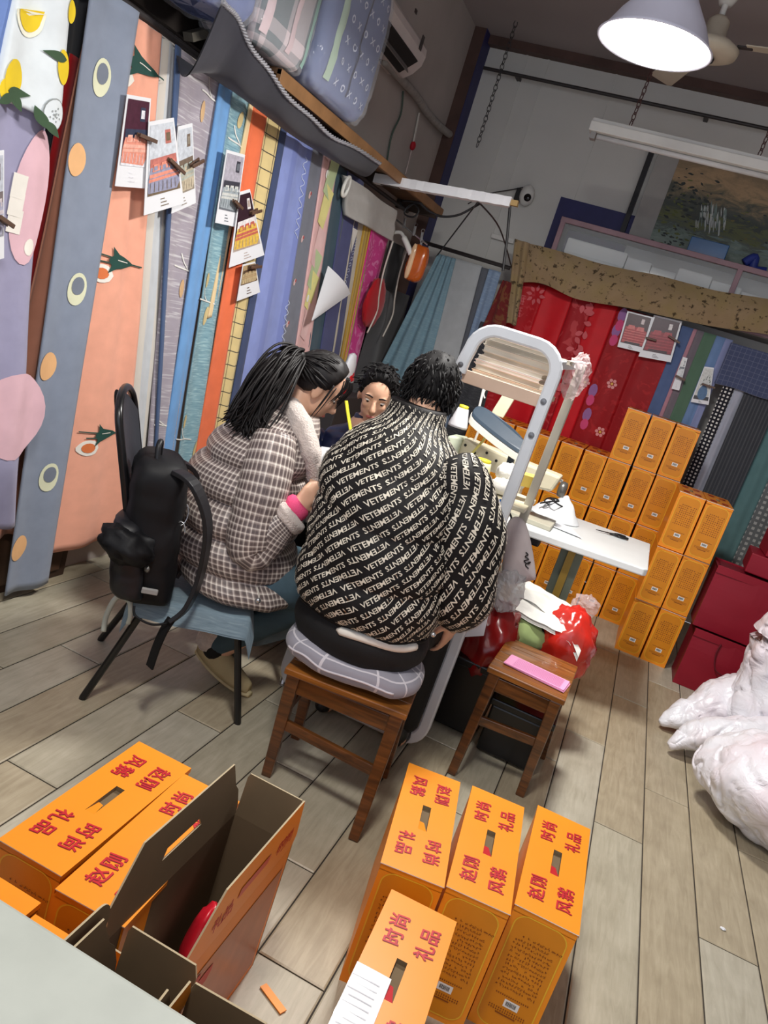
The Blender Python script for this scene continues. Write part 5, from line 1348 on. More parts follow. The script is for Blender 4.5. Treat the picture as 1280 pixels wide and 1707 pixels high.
# pink slips on the second stool
pink = mat('pink_paper', (236, 160, 200), .7, var=.03); pinkl = mat('pink_line', (176, 96, 150), .7)
c = V((-.035, 2.76, .432)); r_ = random.Random(8)
for i in range(5):
    a = -.12 + r_.uniform(-.03, .03); ex = V((cos(a), sin(a), 0)); ey = V((-sin(a), cos(a), 0)); o = c + ex * r_.uniform(-.004, .004) + V((0, 0, .0016 * i)); g = G()
    P = lambda u, v: o + ex * (u * .115) + ey * (v * .052) + V((0, 0, .002 * max(0, u - .6)))
    g.prism([P(-1, -1), P(1, -1), P(1, 1), P(-1, 1)], (0, 0, .0014))
    for k in range(9):
        v = -.8 + .19 * k; g.add([P(-.75, v) + V((0, 0, .0017)), P(.85, v) + V((0, 0, .0032)), P(.85, v + .05) + V((0, 0, .0032)), P(-.75, v + .05) + V((0, 0, .0017))], [(0, 1, 2, 3)], 1)
    tag(g.build('pink_slip', [pink, pinkl]), ['bottom', 'second lowest', 'middle', 'second uppermost', 'topmost'][i] + ' pink printed slip of the pile on the wooden stool', 'paper', 'pile of pink slips')
# grey cushion on the first stool
cushm = fabric('grey_cushion', (148, 146, 156), kind='grid', c2=(204, 200, 206), s=9.0)
def cush(u, v):
    th = 2 * pi * u; ph = pi * (v - .5); se = lambda w, m: (abs(w) ** m) * (1 if w >= 0 else -1)
    x = se(cos(ph), .55) * se(cos(th), .7) * .225; y = se(cos(ph), .55) * se(sin(th), .7) * .165; z = se(sin(ph), .8) * .048
    e = max(0, (-y - .10)) ; a = .16
    z -= .10 * max(0, -y - .08) + .10 * max(0, x - .12) + .05 * max(0, abs(x) - .12)
    z += .006 * sin(34 * x) * (1 - abs(sin(ph))) + .006 * nz((x * 14, y * 14, z * 14))
    return V((-.562 + x * cos(a) - y * sin(a), 2.205 + x * sin(a) + y * cos(a), .470 + z + .05 * max(0, -x - .05)))
g = G(); g.grid(cush, 64, 24, 0, lambda u, v: (u * 1.25, v * .34))
root = thing('seat_cushion', 'plump grey cushion with pale grid lines on the dark brown stool', 'cushion', (-.548, 2.185, .41))
g.build('cover', cushm, root, smooth=True)
q = [cush(.60 + .25 * i / 30, .5) for i in range(31)]
G().tube([p + V((0, -.002, 0)) for p in q], .0035, 6).build('piping', mat('pale_piping', (206, 200, 206), .8), root, smooth=True)

# ------------------------------------------------------------------ chairs with denim covers
denim = fabric('pale_denim', (124, 144, 156), kind='slub', c2=(142, 162, 172), c3=(108, 128, 140)); fray = mat('frayed_hem', (188, 194, 184), .9)
blk = mat('black_tube', (20, 20, 22), .3, var=.05, spec=.5); chrome = mat('chrome', (186, 186, 188), .25, metal=.8)
def chair(label, x, y, a, feet, back, wid, seat_z, leather, tie=True, legm=blk):
    """folding chair; local +x is where the sitter faces"""
    root = thing('folding_chair', label, 'chair', (x, y, 0), a); M = WM[root.name]
    def S(u, v):   # cover cloth over the seat with a drooping hem on all sides
        uu, vv = 2 * u - 1, 2 * v - 1; X = uu * .25; Y = vv * (wid / 2 + .030)
        ex = max(0, abs(X) - .185); ey = max(0, abs(Y) - wid / 2 + .035); dr = (ex + ey)
        z = seat_z - dr * 1.05 - .004 * nz((X * 9, Y * 9, a)) + .012 * nz((X * 5, Y * 5, 2 + a)) * min(1, dr * 30) - .012 * (1 - (X / .235) ** 2) * (1 - vv ** 2)
        X -= (1 if X > 0 else -1) * ex * .55; Y -= (1 if Y > 0 else -1) * ey * .55
        return M @ V((X, Y, z))
    g = G(); g.grid(S, 30, 30, 0, lambda u, v: (u * .5, v * .5)); g.grid(lambda u, v: S(1 - u, v) - V((0, 0, .006)), 30, 30, 0, lambda u, v: (u * .5, v * .5))
    g.build('seat_cover', denim, root, smooth=True)
    g = G(); g.box((M @ V((0, 0, seat_z - .030))), (.36, wid - .08, .03), a); g.build('seat', blk, root, bevel=.006)
    for n in ('rear_near', 'front_near', 'rear_far', 'front_far'):
        f = V(feet[n]); sy = -1 if 'near' in n else 1; sx = -1 if 'rear' in n else 1
        t = M @ V((sx * .15, sy * (wid / 2 - .04), seat_z - .03))
        G().tube([f, f + V((0, 0, .004)), f.lerp(t, .5), t], [.013, .013, .0125, .0125], 10, sec=None).build('leg', legm, root, smooth=False)
    lo = [M @ V((-.19, s * (wid / 2 - .045), seat_z - .02)) for s in (-1, 1)]; bk = V(back)
    up = [q + bk for q in lo]
    pts = [lo[0], lo[0].lerp(up[0], .5), lo[0].lerp(up[0], .82)] + [lo[0].lerp(lo[1], .5 - .5 * cos(pi * k / 8)) + bk * (.86 + .14 * sin(pi * k / 8)) for k in range(1, 8)] + [lo[1].lerp(up[1], .82), lo[1].lerp(up[1], .5), lo[1]]
    G().tube(catmull(pts, 4), .013, 10).build('back_frame', legm, root, smooth=True)
    nrm = (M.to_3x3() @ V((1, 0, 0)))
    def B(u, v, o=0):
        k = .86 + .12 * sin(pi * u); z = .34 + (k - .34) * v
        return lo[0].lerp(lo[1], .03 + .94 * u) + bk * z + nrm * (o - .02 * sin(pi * u))
    g = G(); g.grid(lambda u, v: B(u, v, .012 + .008 * sin(pi * u) * sin(pi * v)), 12, 12); g.grid(lambda u, v: B(1 - u, v, -.010), 12, 12); 
    g.build('backrest', leather, root, smooth=True)
    if tie:
        c = M @ V((-.205, -(wid / 2 - .05), seat_z - .035)); g = G()
        g.tube(catmull([c, c + V((-.03, -.03, .01)), c + V((-.05, -.035, -.06)), c + V((-.045, -.04, -.12))], 6), .009, 7)
        g.tube(catmull([c, c + V((.02, -.03, .012)), c + V((.035, -.035, -.03)), c + V((.03, -.03, -.06))], 6), .008, 7)
        g.ball(c, (.014, .014, .012), 10, 6)
        g.build('tie_string', fray, root, smooth=True)
    return root
leather = mat('dark_leather', (52, 54, 60), .45, var=.1, bump=.06)
chair('black folding chair with pale denim cover under the woman in the checked coat', -1.205, 2.30, .52, dict(rear_near=(-1.36, 2.01, 0), front_near=(-.915, 2.285, 0), rear_far=(-1.585, 2.37, 0), front_far=(-1.16, 2.66, 0)), (-.165, -.10, .63), .42, .41, leather)
chair('second denim-covered chair beyond the woman, with a black backrest', -1.17, 2.93, .35, dict(rear_near=(-1.31, 2.70, 0), front_near=(-.93, 2.66, 0), rear_far=(-1.43, 3.08, 0), front_far=(-1.05, 3.20, 0)), (-.10, -.02, .60), .40, .40, mat('black_vinyl', (20, 20, 22), .35), False, chrome)

# ------------------------------------------------------------------ backpack on the chair
bagm = mat('black_nylon', (15, 15, 18), .6, var=.15, spec=.3); bagm2 = mat('black_nylon_sheen', (24, 24, 28), .45, var=.1)
bo, ba = V((-1.29, 2.105, .415)), .62
root = thing('backpack', 'black backpack standing on the chair behind the woman', 'backpack', tuple(bo), ba); M = WM[root.name]
def bp(u, v, sx=.09, sy=.135, h=.455, ox=0, oy=0, oz=0, tip=.06):
    th = 2 * pi * u; se = lambda w, m: (abs(w) ** m) * (1 if w >= 0 else -1)
    k = (1 - tip * v ** 3) * (1 if v > .03 else .94); e = 1 - max(0, (v - .90) / .10) ** 2 * .30
    x = se(cos(th), .6) * sx * k * e + ox - .045 * v; y = se(sin(th), .6) * sy * k * e + oy
    q = V((x, y, oz + h * v)); w = .007 * nz(q * 14) + .006 * nz(q * 30)
    return M @ (q + V((x - ox, y - oy, 0)).normalized() * w)
def shell(f, nu=40, nv=24, uvw=1):
    g = G(); rings = [[f(j / nu, i / nv) for j in range(nu)] for i in range(nv + 1)]; return g.loft(rings)
shell(lambda u, v: bp(u, v)).build('body', bagm, root, smooth=True)
shell(lambda u, v: bp(u, v, .055, .105, .24, -.055, -.06, .02, .2)).build('front_pocket', bagm2, root, smooth=True)
g = G()
def crumple(d): return 1 + .22 * nz(d * 3.2) + .10 * nz(d * 8)
g.ball(M @ V((-.09, -.13, .19)), (.085, .075, .055), 28, 18, M=Matrix.Rotation(.3, 3, 'Y') @ Matrix.Rotation(.4, 3, 'Z'), fn=crumple)
g.build('ruffled_flap', bagm, root, smooth=True)
G().lathe([(.001, .006), (.008, .005), (.011, .001), (.011, -.003)], M @ V((-.02, -.165, .135)), 14, M=Matrix.Rotation(pi / 2, 3, 'X') @ Matrix.Rotation(-.3, 3, 'Y')).build('snap_button', mat('dull_steel', (110, 108, 104), .35, metal=.6), root, smooth=True)
G().tube(catmull([M @ V(p) for p in ((-.06, -.06, .445), (-.065, -.045, .49), (-.06, -.02, .50), (-.055, 0, .455))], 6), .009, 8).build('haul_loop', bagm2, root, smooth=True)
for k, (s, pts) in enumerate((('a', ((.0, -.10, .44), (.06, -.14, .42), (.125, -.15, .31), (.145, -.14, .15), (.13, -.15, .03), (.09, -.155, -.03))), ('b', ((.0, .06, .43), (.07, .08, .40), (.12, .09, .25), (.12, .09, .12), (.09, .08, .03))))):
    sec = [(-1, -.25), (1, -.25), (1, .25), (-1, .25)]
    G().tube(catmull([M @ V(p) for p in pts], 6), .028, sec=sec).build('shoulder_strap', bagm2, root, bevel=.002)
pts = [M @ V(p) for p in ((.09, -.155, -.02), (.075, -.165, -.06), (.065, -.17, -.12), (.06, -.172, -.19))]
G().tube(catmull(pts, 6), .017, sec=[(-1, -.18), (1, -.18), (1, .18), (-1, .18)]).build('webbing_tail', bagm, root)
G().tube(catmull([M @ V(p) for p in ((-.03, -.16, .005), (-.02, -.175, -.02), (.03, -.185, -.035), (.08, -.172, -.03))], 6), .004, 6).build('elastic_cord', bagm, root, smooth=True)
G().tube(catmull([M @ V((.055 + .012 * cos(t), -.125 + .006 * t, .255 + .020 * sin(t) + .008 * t)) for t in [k * .6 for k in range(14)]], 3), .002, 6).build('key_ring', chrome, root, smooth=True)
g = G(); p = M @ V((.005, -.155, .06))
G().box(p, (.05, .012, .018), ba).build('side_buckle', mat('grey_plastic', (150, 148, 146), .5), root, bevel=.003)
tag(G().ball(V((-1.42, 2.26, .40)), (.06, .05, .035), 14, 10, fn=lambda d: 1 + .3 * nz(d * 4)).build('lilac_scarf', fabric('lilac_scarf', (188, 180, 196)), smooth=True), 'crumpled lilac cloth squeezed behind the backpack on the chair', 'cloth')

# ------------------------------------------------------------------ the sewing stand: loop frame, top board, rear posts
fw = mat('frame_white', (214, 218, 222), .4, var=.04); boltm = mat('bolt_steel', (120, 120, 122), .35, metal=.7)
YFm = 2.70
root = thing('sewing_stand', 'white looped steel stand with a top board rising beside the patterned jacket', 'stand', (-.6, YFm + .2, 0))
x1, x0, zt_ = -.335, -.640, 1.545
path = [(x0 - .012, 1.375), (x0 - .008, 1.42)] + [(x0 + .085 - .085 * cos(t), 1.46 + .085 * sin(t)) for t in [k * pi / 12 for k in range(0, 7)]] + \
       [(x1 - .085 + .085 * sin(t), 1.46 + .085 * cos(t)) for t in [k * pi / 12 for k in range(0, 7)]] + [(x1 - .003, 1.3), (x1 - .006, .9), (x1 - .006, .4)] + \
       [(x1 - .076 + .07 * cos(t), .10 - .07 * sin(t)) for t in [k * pi / 12 for k in range(0, 7)]] + [(-.6, .03)] + [(-.86 - .07 * sin(t), .10 - .07 * cos(t)) for t in [k * pi / 12 for k in range(0, 7)]] + [(-.93, .3), (-.93, .55), (-.93, .72)]
P3 = [V((x, YFm - .05 * (1 if z < .3 else 0) * (1 - z / .3) - .02 * max(0, -x - .5), z)) for x, z in path]
sec = [(-1, -.62), (-.7, -.85), (.7, -.85), (1, -.62), (1, .62), (.7, .85), (-.7, .85), (-1, .62)]
G().tube(P3, .021, sec=sec, up=(0, 1, 0)).build('loop_frame', fw, root, smooth=False)
g = G().tube([V((x1 + .03, 3.16, 1.53)), V((x1 + .02, 3.16, 1.0)), V((x1 + .02, 3.16, .02))], .017, sec=[(-1, -1), (1, -1), (1, 1), (-1, 1)], up=(0, 1, 0))
g.build('rear_post', mat('frame_cream', (196, 192, 176), .5, var=.06), root, bevel=.003)
G().bar((x1, YFm, 1.50), (x1 + .03, 3.16, 1.525), .02, .03).build('side_rail', fw, root, bevel=.003)
G().bar((x0 - .01, YFm + .02, 1.385), (x0 - .10, 3.16, 1.50), .02, .03).build('side_rail', fw, root, bevel=.003)
g = G().box(((x0 + x1) / 2 - .01, YFm + .19, 1.372), (x1 - x0 - .01, .36, .018)); g.box(((x0 + x1) / 2 - .01, YFm + .015, 1.366), (x1 - x0 - .02, .015, .045))
g.build('top_board', mat('pale_board', (206, 178, 156), .6, var=.08), root, bevel=.002)
for x, z in ((x1 - .004, 1.37), (x1 - .004, 1.25), (x1 - .006, .92), (x1 - .006, .50), (x0 - .012, 1.40), (x1 - .006, .30)):
    G().lathe([(.001, .008), (.009, .007), (.011, 0)], (x, YFm - .018, z), 12, M=Matrix.Rotation(pi / 2, 3, 'X')).build('bolt', boltm, root)
# sewing table and its machine
topm = mat('table_white', (222, 226, 226), .35, var=.05, scale=5); legm = mat('table_grey_green', (118, 126, 112), .5)
root = thing('sewing_table', 'white-topped industrial sewing table with a leaf reaching towards the gift boxes', 'table', (-.5, 3.75, 0))
zt_ = .77
L0, L1, L2, L3 = at_z(884, 882, zt_), at_z(1070, 945, zt_), at_z(1084, 905, zt_), at_z(930, 845, zt_)
w0 = V((-.34, 3.55, zt_)); 
tl = V((-1.25, 3.42, zt_)); tr = V((-.33, 3.52, zt_)); br_ = V((.245, 3.60, zt_)); b2 = V((.255, 4.20, zt_)); b3 = V((-.33, 4.12, zt_)); b4 = V((-1.25, 4.02, zt_))
g = G(); g.prism([V((-.345, 3.50, zt_)), V((.225, 3.60, zt_)), V((.24, 3.62, zt_)), V((.245, 4.28, zt_)), V((-.345, 4.22, zt_))], (0, 0, -.035)); o = g.build('side_leaf', topm, root, bevel=.006)
g = G(); g.prism([V((-1.25, 3.40, zt_)), V((-.35, 3.50, zt_)), V((-.35, 4.12, zt_)), V((-1.25, 4.05, zt_))], (0, 0, -.04)); g.build('table_top', topm, root, bevel=.006)
G().bar((-.10, 3.78, 0), (-.10, 3.78, zt_ - .035), .11, .04, up=(0, 1, 0)).build('leg', legm, root, bevel=.003)
G().bar((-.10, 3.76, .2), (-.10, 3.76, zt_ - .05), .035, .05, up=(0, 1, 0)).build('leg_flange', mat('ochre_edge', (176, 142, 62), .5), root)
G().bar((-1.15, 3.7, 0), (-1.15, 3.7, zt_ - .04), .06, .05, up=(0, 1, 0)).build('leg', legm, root)
G().box((-.3, 3.66, zt_ - .065), (.10, .07, .055)).build('motor_switch', mat('black_plastic', (30, 28, 30), .4), root, bevel=.008)
crm = mat('machine_cream', (222, 214, 186), .35, var=.05); dkb = mat('slate_cover', (52, 66, 80), .4, var=.06)
mo = V((-.62, 3.72, zt_))
root = thing('sewing_machine', 'cream industrial sewing machine on the white table behind the looped stand', 'sewing machine', tuple(mo))
A, B = at_y(772, 745, 3.72), at_y(928, 800, 3.72)
g = G(); g.prism([V((A.x, 3.66, A.z + .05)), V((A.x - .01, 3.66, A.z - .09)), V((A.x + .10, 3.66, A.z - .095)), V((A.x + .13, 3.66, A.z - .06)), V((B.x - .23, 3.66, A.z - .06)), V((B.x - .23, 3.66, zt_)), V((B.x - .14, 3.66, zt_)), V((B.x - .14, 3.66, A.z - .07)), V((B.x + .0, 3.66, A.z - .05)), V((B.x + .02, 3.66, A.z + .03))], (0, .12, 0)); g.build('arm', crm, root, bevel=.012)
G().box(((A.x + B.x) / 2, 3.72, zt_ + .012), (B.x - A.x + .12, .20, .024)).build('bed_plate', mat('machine_bed', (190, 186, 168), .4), root, bevel=.004)
G().prism([V((A.x - .07, 3.64, A.z + .04)), V((A.x - .09, 3.64, A.z - .08)), V((A.x + .0, 3.64, A.z - .09)), V((A.x + .0, 3.64, A.z + .05))], (0, .13, 0)).build('face_plate', mat('machine_pale_green', (206, 214, 190), .35), root, bevel=.01)
G().lathe([(.02, -.02), (.036, -.016), (.04, 0), (.036, .016), (.02, .02)], (B.x + .04, 3.72, A.z - .03), 20, M=Matrix.Rotation(pi / 2, 3, 'Y')).build('hand_wheel', mat('dull_steel', (110, 108, 104), .35, metal=.6), root, smooth=True)
G().tube([(A.x + .03, 3.72, A.z - .09), (A.x + .03, 3.72, zt_ + .02)], .006, 8).build('needle_bar', chrome, root)
for i in range(6):
    G().ball((A.x + .02 + .055 * i, 3.658, A.z + .02 - .02 * (i % 2)), .007, 8, 6).build('screw', black, root)
# machine lamp: pale plate, slate-topped panel on a stem
ch2 = bpy.data.objects['folding_chair.001']
def flap(u, v, o=0):
    A, B_, C_, D_ = (at_y(x, y, 2.62) for x, y in ((398, 1022), (500, 1012), (498, 1062), (400, 1082)))
    p = A.lerp(B_, u).lerp(D_.lerp(C_, u), v); p.y += .012 * sin(9 * u + 1) + .006 * nz((u * 4, v * 3, 1)) + o
    return p
g = G(); g.grid(lambda u, v: flap(u, v), 16, 8, 0, lambda u, v: (u * .3, v * .12)); g.grid(lambda u, v: flap(1 - u, v, .005), 16, 8, 0, lambda u, v: (u * .3, v * .12))
g.build('hanging_flap', denim, ch2, smooth=True)
root = thing('machine_lamp', 'slate-topped tilted panel lamp on a stem above the sewing machine', 'lamp', tuple(at_y(838, 800, 3.5)))
a, b, c, d = (at_y(x, y, q) for x, y, q in ((786, 690, 3.56), (800, 682, 3.62), (873, 748, 3.56), (868, 760, 3.48)))
pp = catmull([at_y(x, y, q) for x, y, q in ((786, 693, 3.56), (795, 682, 3.60), (815, 690, 3.60), (848, 715, 3.58), (868, 735, 3.54), (876, 752, 3.5), (868, 758, 3.48), (838, 738, 3.5), (805, 712, 3.53))], 3, True)
G().prism(pp, (0, .008, .016)).build('cover', dkb, root, bevel=.003)
G().prism([p + V((-.004, -.006, -.034)) for p in pp], (0, .008, .032)).build('housing', mat('lamp_housing', (220, 216, 204), .4), root, bevel=.004)
G().tube(catmull([at_y(x, y, 3.52) for x, y in ((856, 752), (850, 772), (842, 795), (832, 815))], 4), .018, sec=sec).build('stem', dkb, root)
root = thing('thread_stand', 'cream plate and thin rods of the thread stand under the top board', 'thread stand', tuple(at_y(800, 740, 3.7)))
q = [at_y(x, y, 3.8) for x, y in ((852, 634), (866, 642), (864, 654), (838, 697), (818, 690), (822, 682))]
G().prism(q, (0, .02, 0)).build('plate', crm, root, bevel=.004)
G().tube([at_y(812, 622, 3.74), at_y(796, 690, 3.74)], .006, 8).build('rod', white_p, root)
G().tube([at_y(800, 712, 3.70), at_y(787, 745, 3.70)], .006, 8).build('rod', white_p, root)
G().tube([at_y(818, 715, 3.62), at_y(805, 735, 3.62), at_y(776, 768, 3.60)], .006, 8).build('yellow_thread', mat('yellow_thread', (226, 214, 120), .5), root)
G().tube(catmull([at_y(x, y, 3.8) for x, y in ((822, 636), (812, 645), (806, 656), (808, 664))], 5), .004, 6).build('hook', white_p, root)
G().tube(catmull([at_y(x, y, 3.8) for x, y in ((828, 622), (834, 634), (840, 640), (838, 650))], 5), .005, 6).build('hook', white_p, root)
# thread cones and the clutter between the machine and the jacket
def cone(label, px, py, y, m, r, h, cap):
    p = at_y(px, py, y); root = thing('thread_cone', label, 'thread cone', tuple(p), 0, 'thread cones on the sewing table')
    G().lathe([(r, 0), (r * 1.02, .01), (r * .62, h * .9), (r * .55, h)], p, 20).build('thread', m, root, smooth=True)
    G().lathe([(r * .5, h - .002), (r * .5, h + .012), (r * .3, h + .014)], p, 16).build('core', cap, root, smooth=True)
cone('tall cream thread cone with a yellow core beside the jacket sleeve', 783, 838, 3.32, mat('cream_thread', (226, 222, 180), .8, bump=.2, bscale=300), .06, .19, mat('yellow_plastic', (226, 214, 60), .4))
cone('small white thread cone with a yellow core by the man\'s ear', 762, 712, 3.30, white_c, .042, .085, mat('yellow_plastic', (226, 214, 60), .4))
p = at_y(783, 838, 3.32); tag(G().box((p.x - .10, 3.36, p.z / 2), (.32, .24, p.z)).build('side_table', mat('dim_board', (92, 84, 74), .7), bevel=.004), 'plain board side table holding the thread cones beside the looped stand', 'table')
cot = mat('white_cotton_wad', (236, 234, 226), .9, bump=.4, bscale=40)
for i, (px, py, y, r) in enumerate(((846, 790, 3.25, (.05, .05, .045)), (838, 812, 3.15, (.055, .05, .035)), (862, 800, 3.22, (.04, .045, .04)))):
    tag(G().ball(at_y(px, py, y), r, 20, 14, fn=lambda d, i=i: 1 + .25 * nz(d * 3 + V((i * 5, 0, 0)))).build('cloth_wad', cot, smooth=True), ['uppermost white cloth wad beside the stand leg', 'lowest white cloth wad, beside the blue case', 'white cloth wad half hidden by the stand leg'][i], 'cloth', 'white cloth wads on the side tray')
p = at_y(848, 812, 3.2)
root = thing('side_tray', 'narrow cream tray of sewing odds and ends beside the stand leg', 'tray', (p.x, 3.2, 0))
G().box((p.x - .02, 3.2, p.z - .045), (.26, .30, .02)).build('tray', crm, root, bevel=.004)
G().bar((p.x - .02, 3.2, 0), (p.x - .02, 3.2, p.z - .05), .05, .05, up=(0, 1, 0)).build('leg', fw, root)
p = at_y(878, 800, 3.22); tag(G().box(p, (.10, .07, .05), .5).build('yellow_carton', mat('yellow_card', (232, 204, 104), .5), bevel=.003), 'small yellow carton behind the stand leg', 'box')
p = at_y(831, 843, 3.02); q = at_y(812, 868, 3.0)
tag(G().bar(p + V((.02, 0, .02)), q, .05, .022, up=(0, -1, .4)).build('blue_case', mat('blue_plastic', (38, 104, 176), .3), bevel=.006), 'blue plastic case leaning beside the jacket sleeve', 'case')
p = at_y(742, 690, 3.28)
tag(G().ball(p + V((.01, 0, -.06)), (.16, .10, .10), 20, 14, fn=lambda d: 1 + .22 * nz(d * 4)).build('dark_cloth_heap', mat('black_shiny_cloth', (30, 28, 34), .35, bump=.3, bscale=40), smooth=True), 'heap of shiny dark cloth beyond the man\'s head', 'cloth') if False else None
# books and pattern sheets on the top board
r_ = random.Random(14); z = 1.383
cols = [(226, 196, 168), (240, 230, 206), (236, 214, 204), (242, 238, 228), (232, 220, 198), (222, 208, 190), (242, 236, 220), (238, 226, 208)]
ords = ['bottom', 'second', 'third', 'fourth', 'fifth', 'sixth', 'seventh', 'topmost']
for i in range(8):
    h = r_.uniform(.013, .022); w = r_.uniform(.24, .275); dpt = r_.uniform(.20, .26); a = r_.uniform(-.10, .10); x = -.50 + r_.uniform(-.015, .015); y = YFm + .20 + r_.uniform(-.02, .02)
    if i == 7: w, dpt, a, x, y = .31, .30, .02, -.465, YFm + .22
    root = thing('book', ('bottom' if i == 0 else ords[i]) + ' of the pale books and pads stacked on the stand board', 'book', (x, y, z), a, 'pale books stacked on the stand board'); M = WM[root.name]
    g = G()
    for zz in (0, h - .003): g.prism([M @ V(q) for q in ((-w / 2, -dpt / 2, zz), (w / 2, -dpt / 2, zz), (w / 2, dpt / 2, zz), (-w / 2, dpt / 2, zz))], (0, 0, .003))
    g.build('cover', mat('cover_%d' % i, cols[i], .6, var=.06), root)
    g = G(); g.prism([M @ V(q) for q in ((-w / 2 + .004, -dpt / 2 + .004, .003), (w / 2 - .004, -dpt / 2 + .004, .003), (w / 2 - .004, dpt / 2 - .004, .003), (-w / 2 + .004, dpt / 2 - .004, .003))], (0, 0, h - .006)); g.build('pages', mat('page_edges', (222, 214, 196), .9, bump=.3, bscale=400), root)
    z += h + .0008
# clear bag hanging off the board's end
p = at_y(960, 628, 2.98)
bag_pl = mat('hazy_plastic', (226, 206, 206), .15, var=.1, alpha=.32, spec=.6)
tag(G().ball(p, (.045, .07, .085), 26, 18, fn=lambda d: 1 + .25 * nz(d * 4) + .1 * nz(d * 11)).build('plastic_bag', bag_pl, smooth=False), 'crumpled clear plastic bag stuffed beside the books on the stand', 'bag')
tag(G().ball(p + V((.02, 0, .09)), (.014, .014, .018), 10, 8).build('white_knob', white_p, smooth=True), 'white round knob on the stand corner above the clear bag', 'knob') if False else None
# things on the leaf
c = at_y(928, 852, 4.02)
def wadf(u, v):
    a = 2 * pi * u; r = v; x = cos(a) * .13 * r; y = sin(a) * .12 * r; q = V((x * 9, y * 9, 3))
    z = .08 * (1 - r ** 2) + .07 * nz(q) * (1 - r ** 2) + .03 * abs(nz(q * 2.6)) * (1 - r ** 3)
    return V((c.x + x, c.y + y, zt_ + .003 + max(0, z)))
g = G(); g.grid(wadf, 44, 18); tag(g.build('crumpled_cloth', mat('white_shirt', (228, 230, 232), .8), smooth=True), 'crumpled white garment with black drawstring on the table leaf', 'garment')
o = bpy.data.objects['crumpled_cloth']
g = G()
for k in range(3):
    g.tube(catmull([V((c.x + .07 * cos(1.2 * k + t) - .02 + .02 * k, c.y + .05 * sin(1.7 * t + k) - .03, zt_ + .092 - .02 * abs(t - 1) + .004 * k)) for t in (0, .7, 1.4, 2.1, 2.8)], 5), .004, 6)
g.build('drawstring', black, o, smooth=True)
c2 = at_z(930, 876, zt_ + .004)
tag(G().prism([c2 + V((-.10, -.06, 0)), c2 + V((.13, -.10, .002)), c2 + V((.06, .05, .003)), c2 + V((-.06, .08, .002))], (0, 0, .0015)).build('paper_pattern', white_c), 'white paper pattern piece lying by the crumpled garment on the leaf', 'paper')
a, b = at_z(993, 883, zt_ + .008), at_z(1046, 897, zt_ + .008); d = (b - a); s = V((-d.y, d.x, 0)).normalized()
root = thing('scissors', 'pair of black-handled scissors lying on the white table leaf', 'scissors', tuple((a + b) / 2 - V((0, 0, .006))))
for k in (-1, 1):
    m_ = a.lerp(b, .45)
    G().prism([a + V((0, 0, .001 * k)), m_ + s * .008 * k + V((0, 0, .001 * k)), m_ - s * .004 * k + V((0, 0, .001 * k))], (0, 0, .002)).build('blade', mat('dark_blade', (62, 62, 66), .3, metal=.7), root)
    e = a.lerp(b, .80) + s * .015 * k
    G().tube([m_ - s * .002 * k] + catmull([e + d.normalized() * (.030 * cos(t)) + s * (.012 * sin(t) * k) for t in [pi + 2 * pi * i / 12 for i in range(13)]], 2), .0055, 8).build('handle', black, root, smooth=True)
# pouches hanging from the stand leg
YH = 3.0
q = [at_y(x, y, YH) for x, y in ((848, 868), (876, 872), (893, 955), (884, 968), (842, 972), (838, 930))]
c = sum(q, V()) / len(q); w = .055
root = thing('drawstring_pouch', 'greyish drawstring pouch with a black scribbled mark hanging from the stand leg', 'pouch', tuple(at_y(862, 972, YH)))
prof = catmull(q, 5, True)
g = G(); rings = []
for k, (s, o) in enumerate(((.05, -.035), (.7, -.03), (.95, -.015), (1, 0), (.95, .015), (.7, .03), (.05, .035))): rings.append([c + (p - c) * s + V((0, o, 0)) for p in prof])
g.loft(rings); g.build('pouch', mat('grey_pouch_cloth', (186, 176, 176), .75, var=.08, bump=.1, bscale=30), root, smooth=True)
g = G(); e = at_y(876, 936, YH - .036)
g.tube(catmull([e + V((-.012, 0, .035)), e + V((.0, 0, .028)), e + V((-.008, 0, .018)), e + V((.008, 0, .012)), e + V((-.006, 0, .0)), e + V((.012, 0, -.006)), e + V((.018, 0, .006)), e + V((.004, 0, -.012)), e + V((.020, 0, -.022))], 5), .0025, 6); g.build('scribbled_mark', black, root)
G().tube(catmull([at_y(x, y, YH) for x, y in ((850, 872), (852, 862), (846, 850), (838, 838))], 5), .004, 6).build('drawstring', black, root, smooth=True)
q = at_y(845, 985, 2.96)
tag(G().ball(q + V((0, 0, .0)), (.065, .05, .085), 26, 18, fn=lambda d: 1 + .22 * nz(d * 3.4) + .08 * nz(d * 9)).build('plastic_bag', mat('smoky_plastic', (170, 170, 172), .12, alpha=.55, var=.1, spec=.6), smooth=False), 'smoky clear plastic bag hanging under the drawstring pouch', 'bag')
a, b = at_y(822, 945, 2.68), at_y(806, 995, 2.68)
tag(G().bar(a, b, .016, .005, up=(0, 1, 0)).build('yellow_ruler', mat('yellow_ruler', (214, 164, 40), .4)), 'short yellow ruler tucked between the sleeve and the stand leg', 'ruler')
q = [at_y(x, y, 2.80) for x, y in ((780, 1020), (800, 1010), (822, 990), (806, 1060), (772, 1062))]
tag(G().prism(q, (0, .003, 0)).build('paper_sheet', white_c), 'white sheet of paper hanging behind the stand leg near the hand', 'paper')
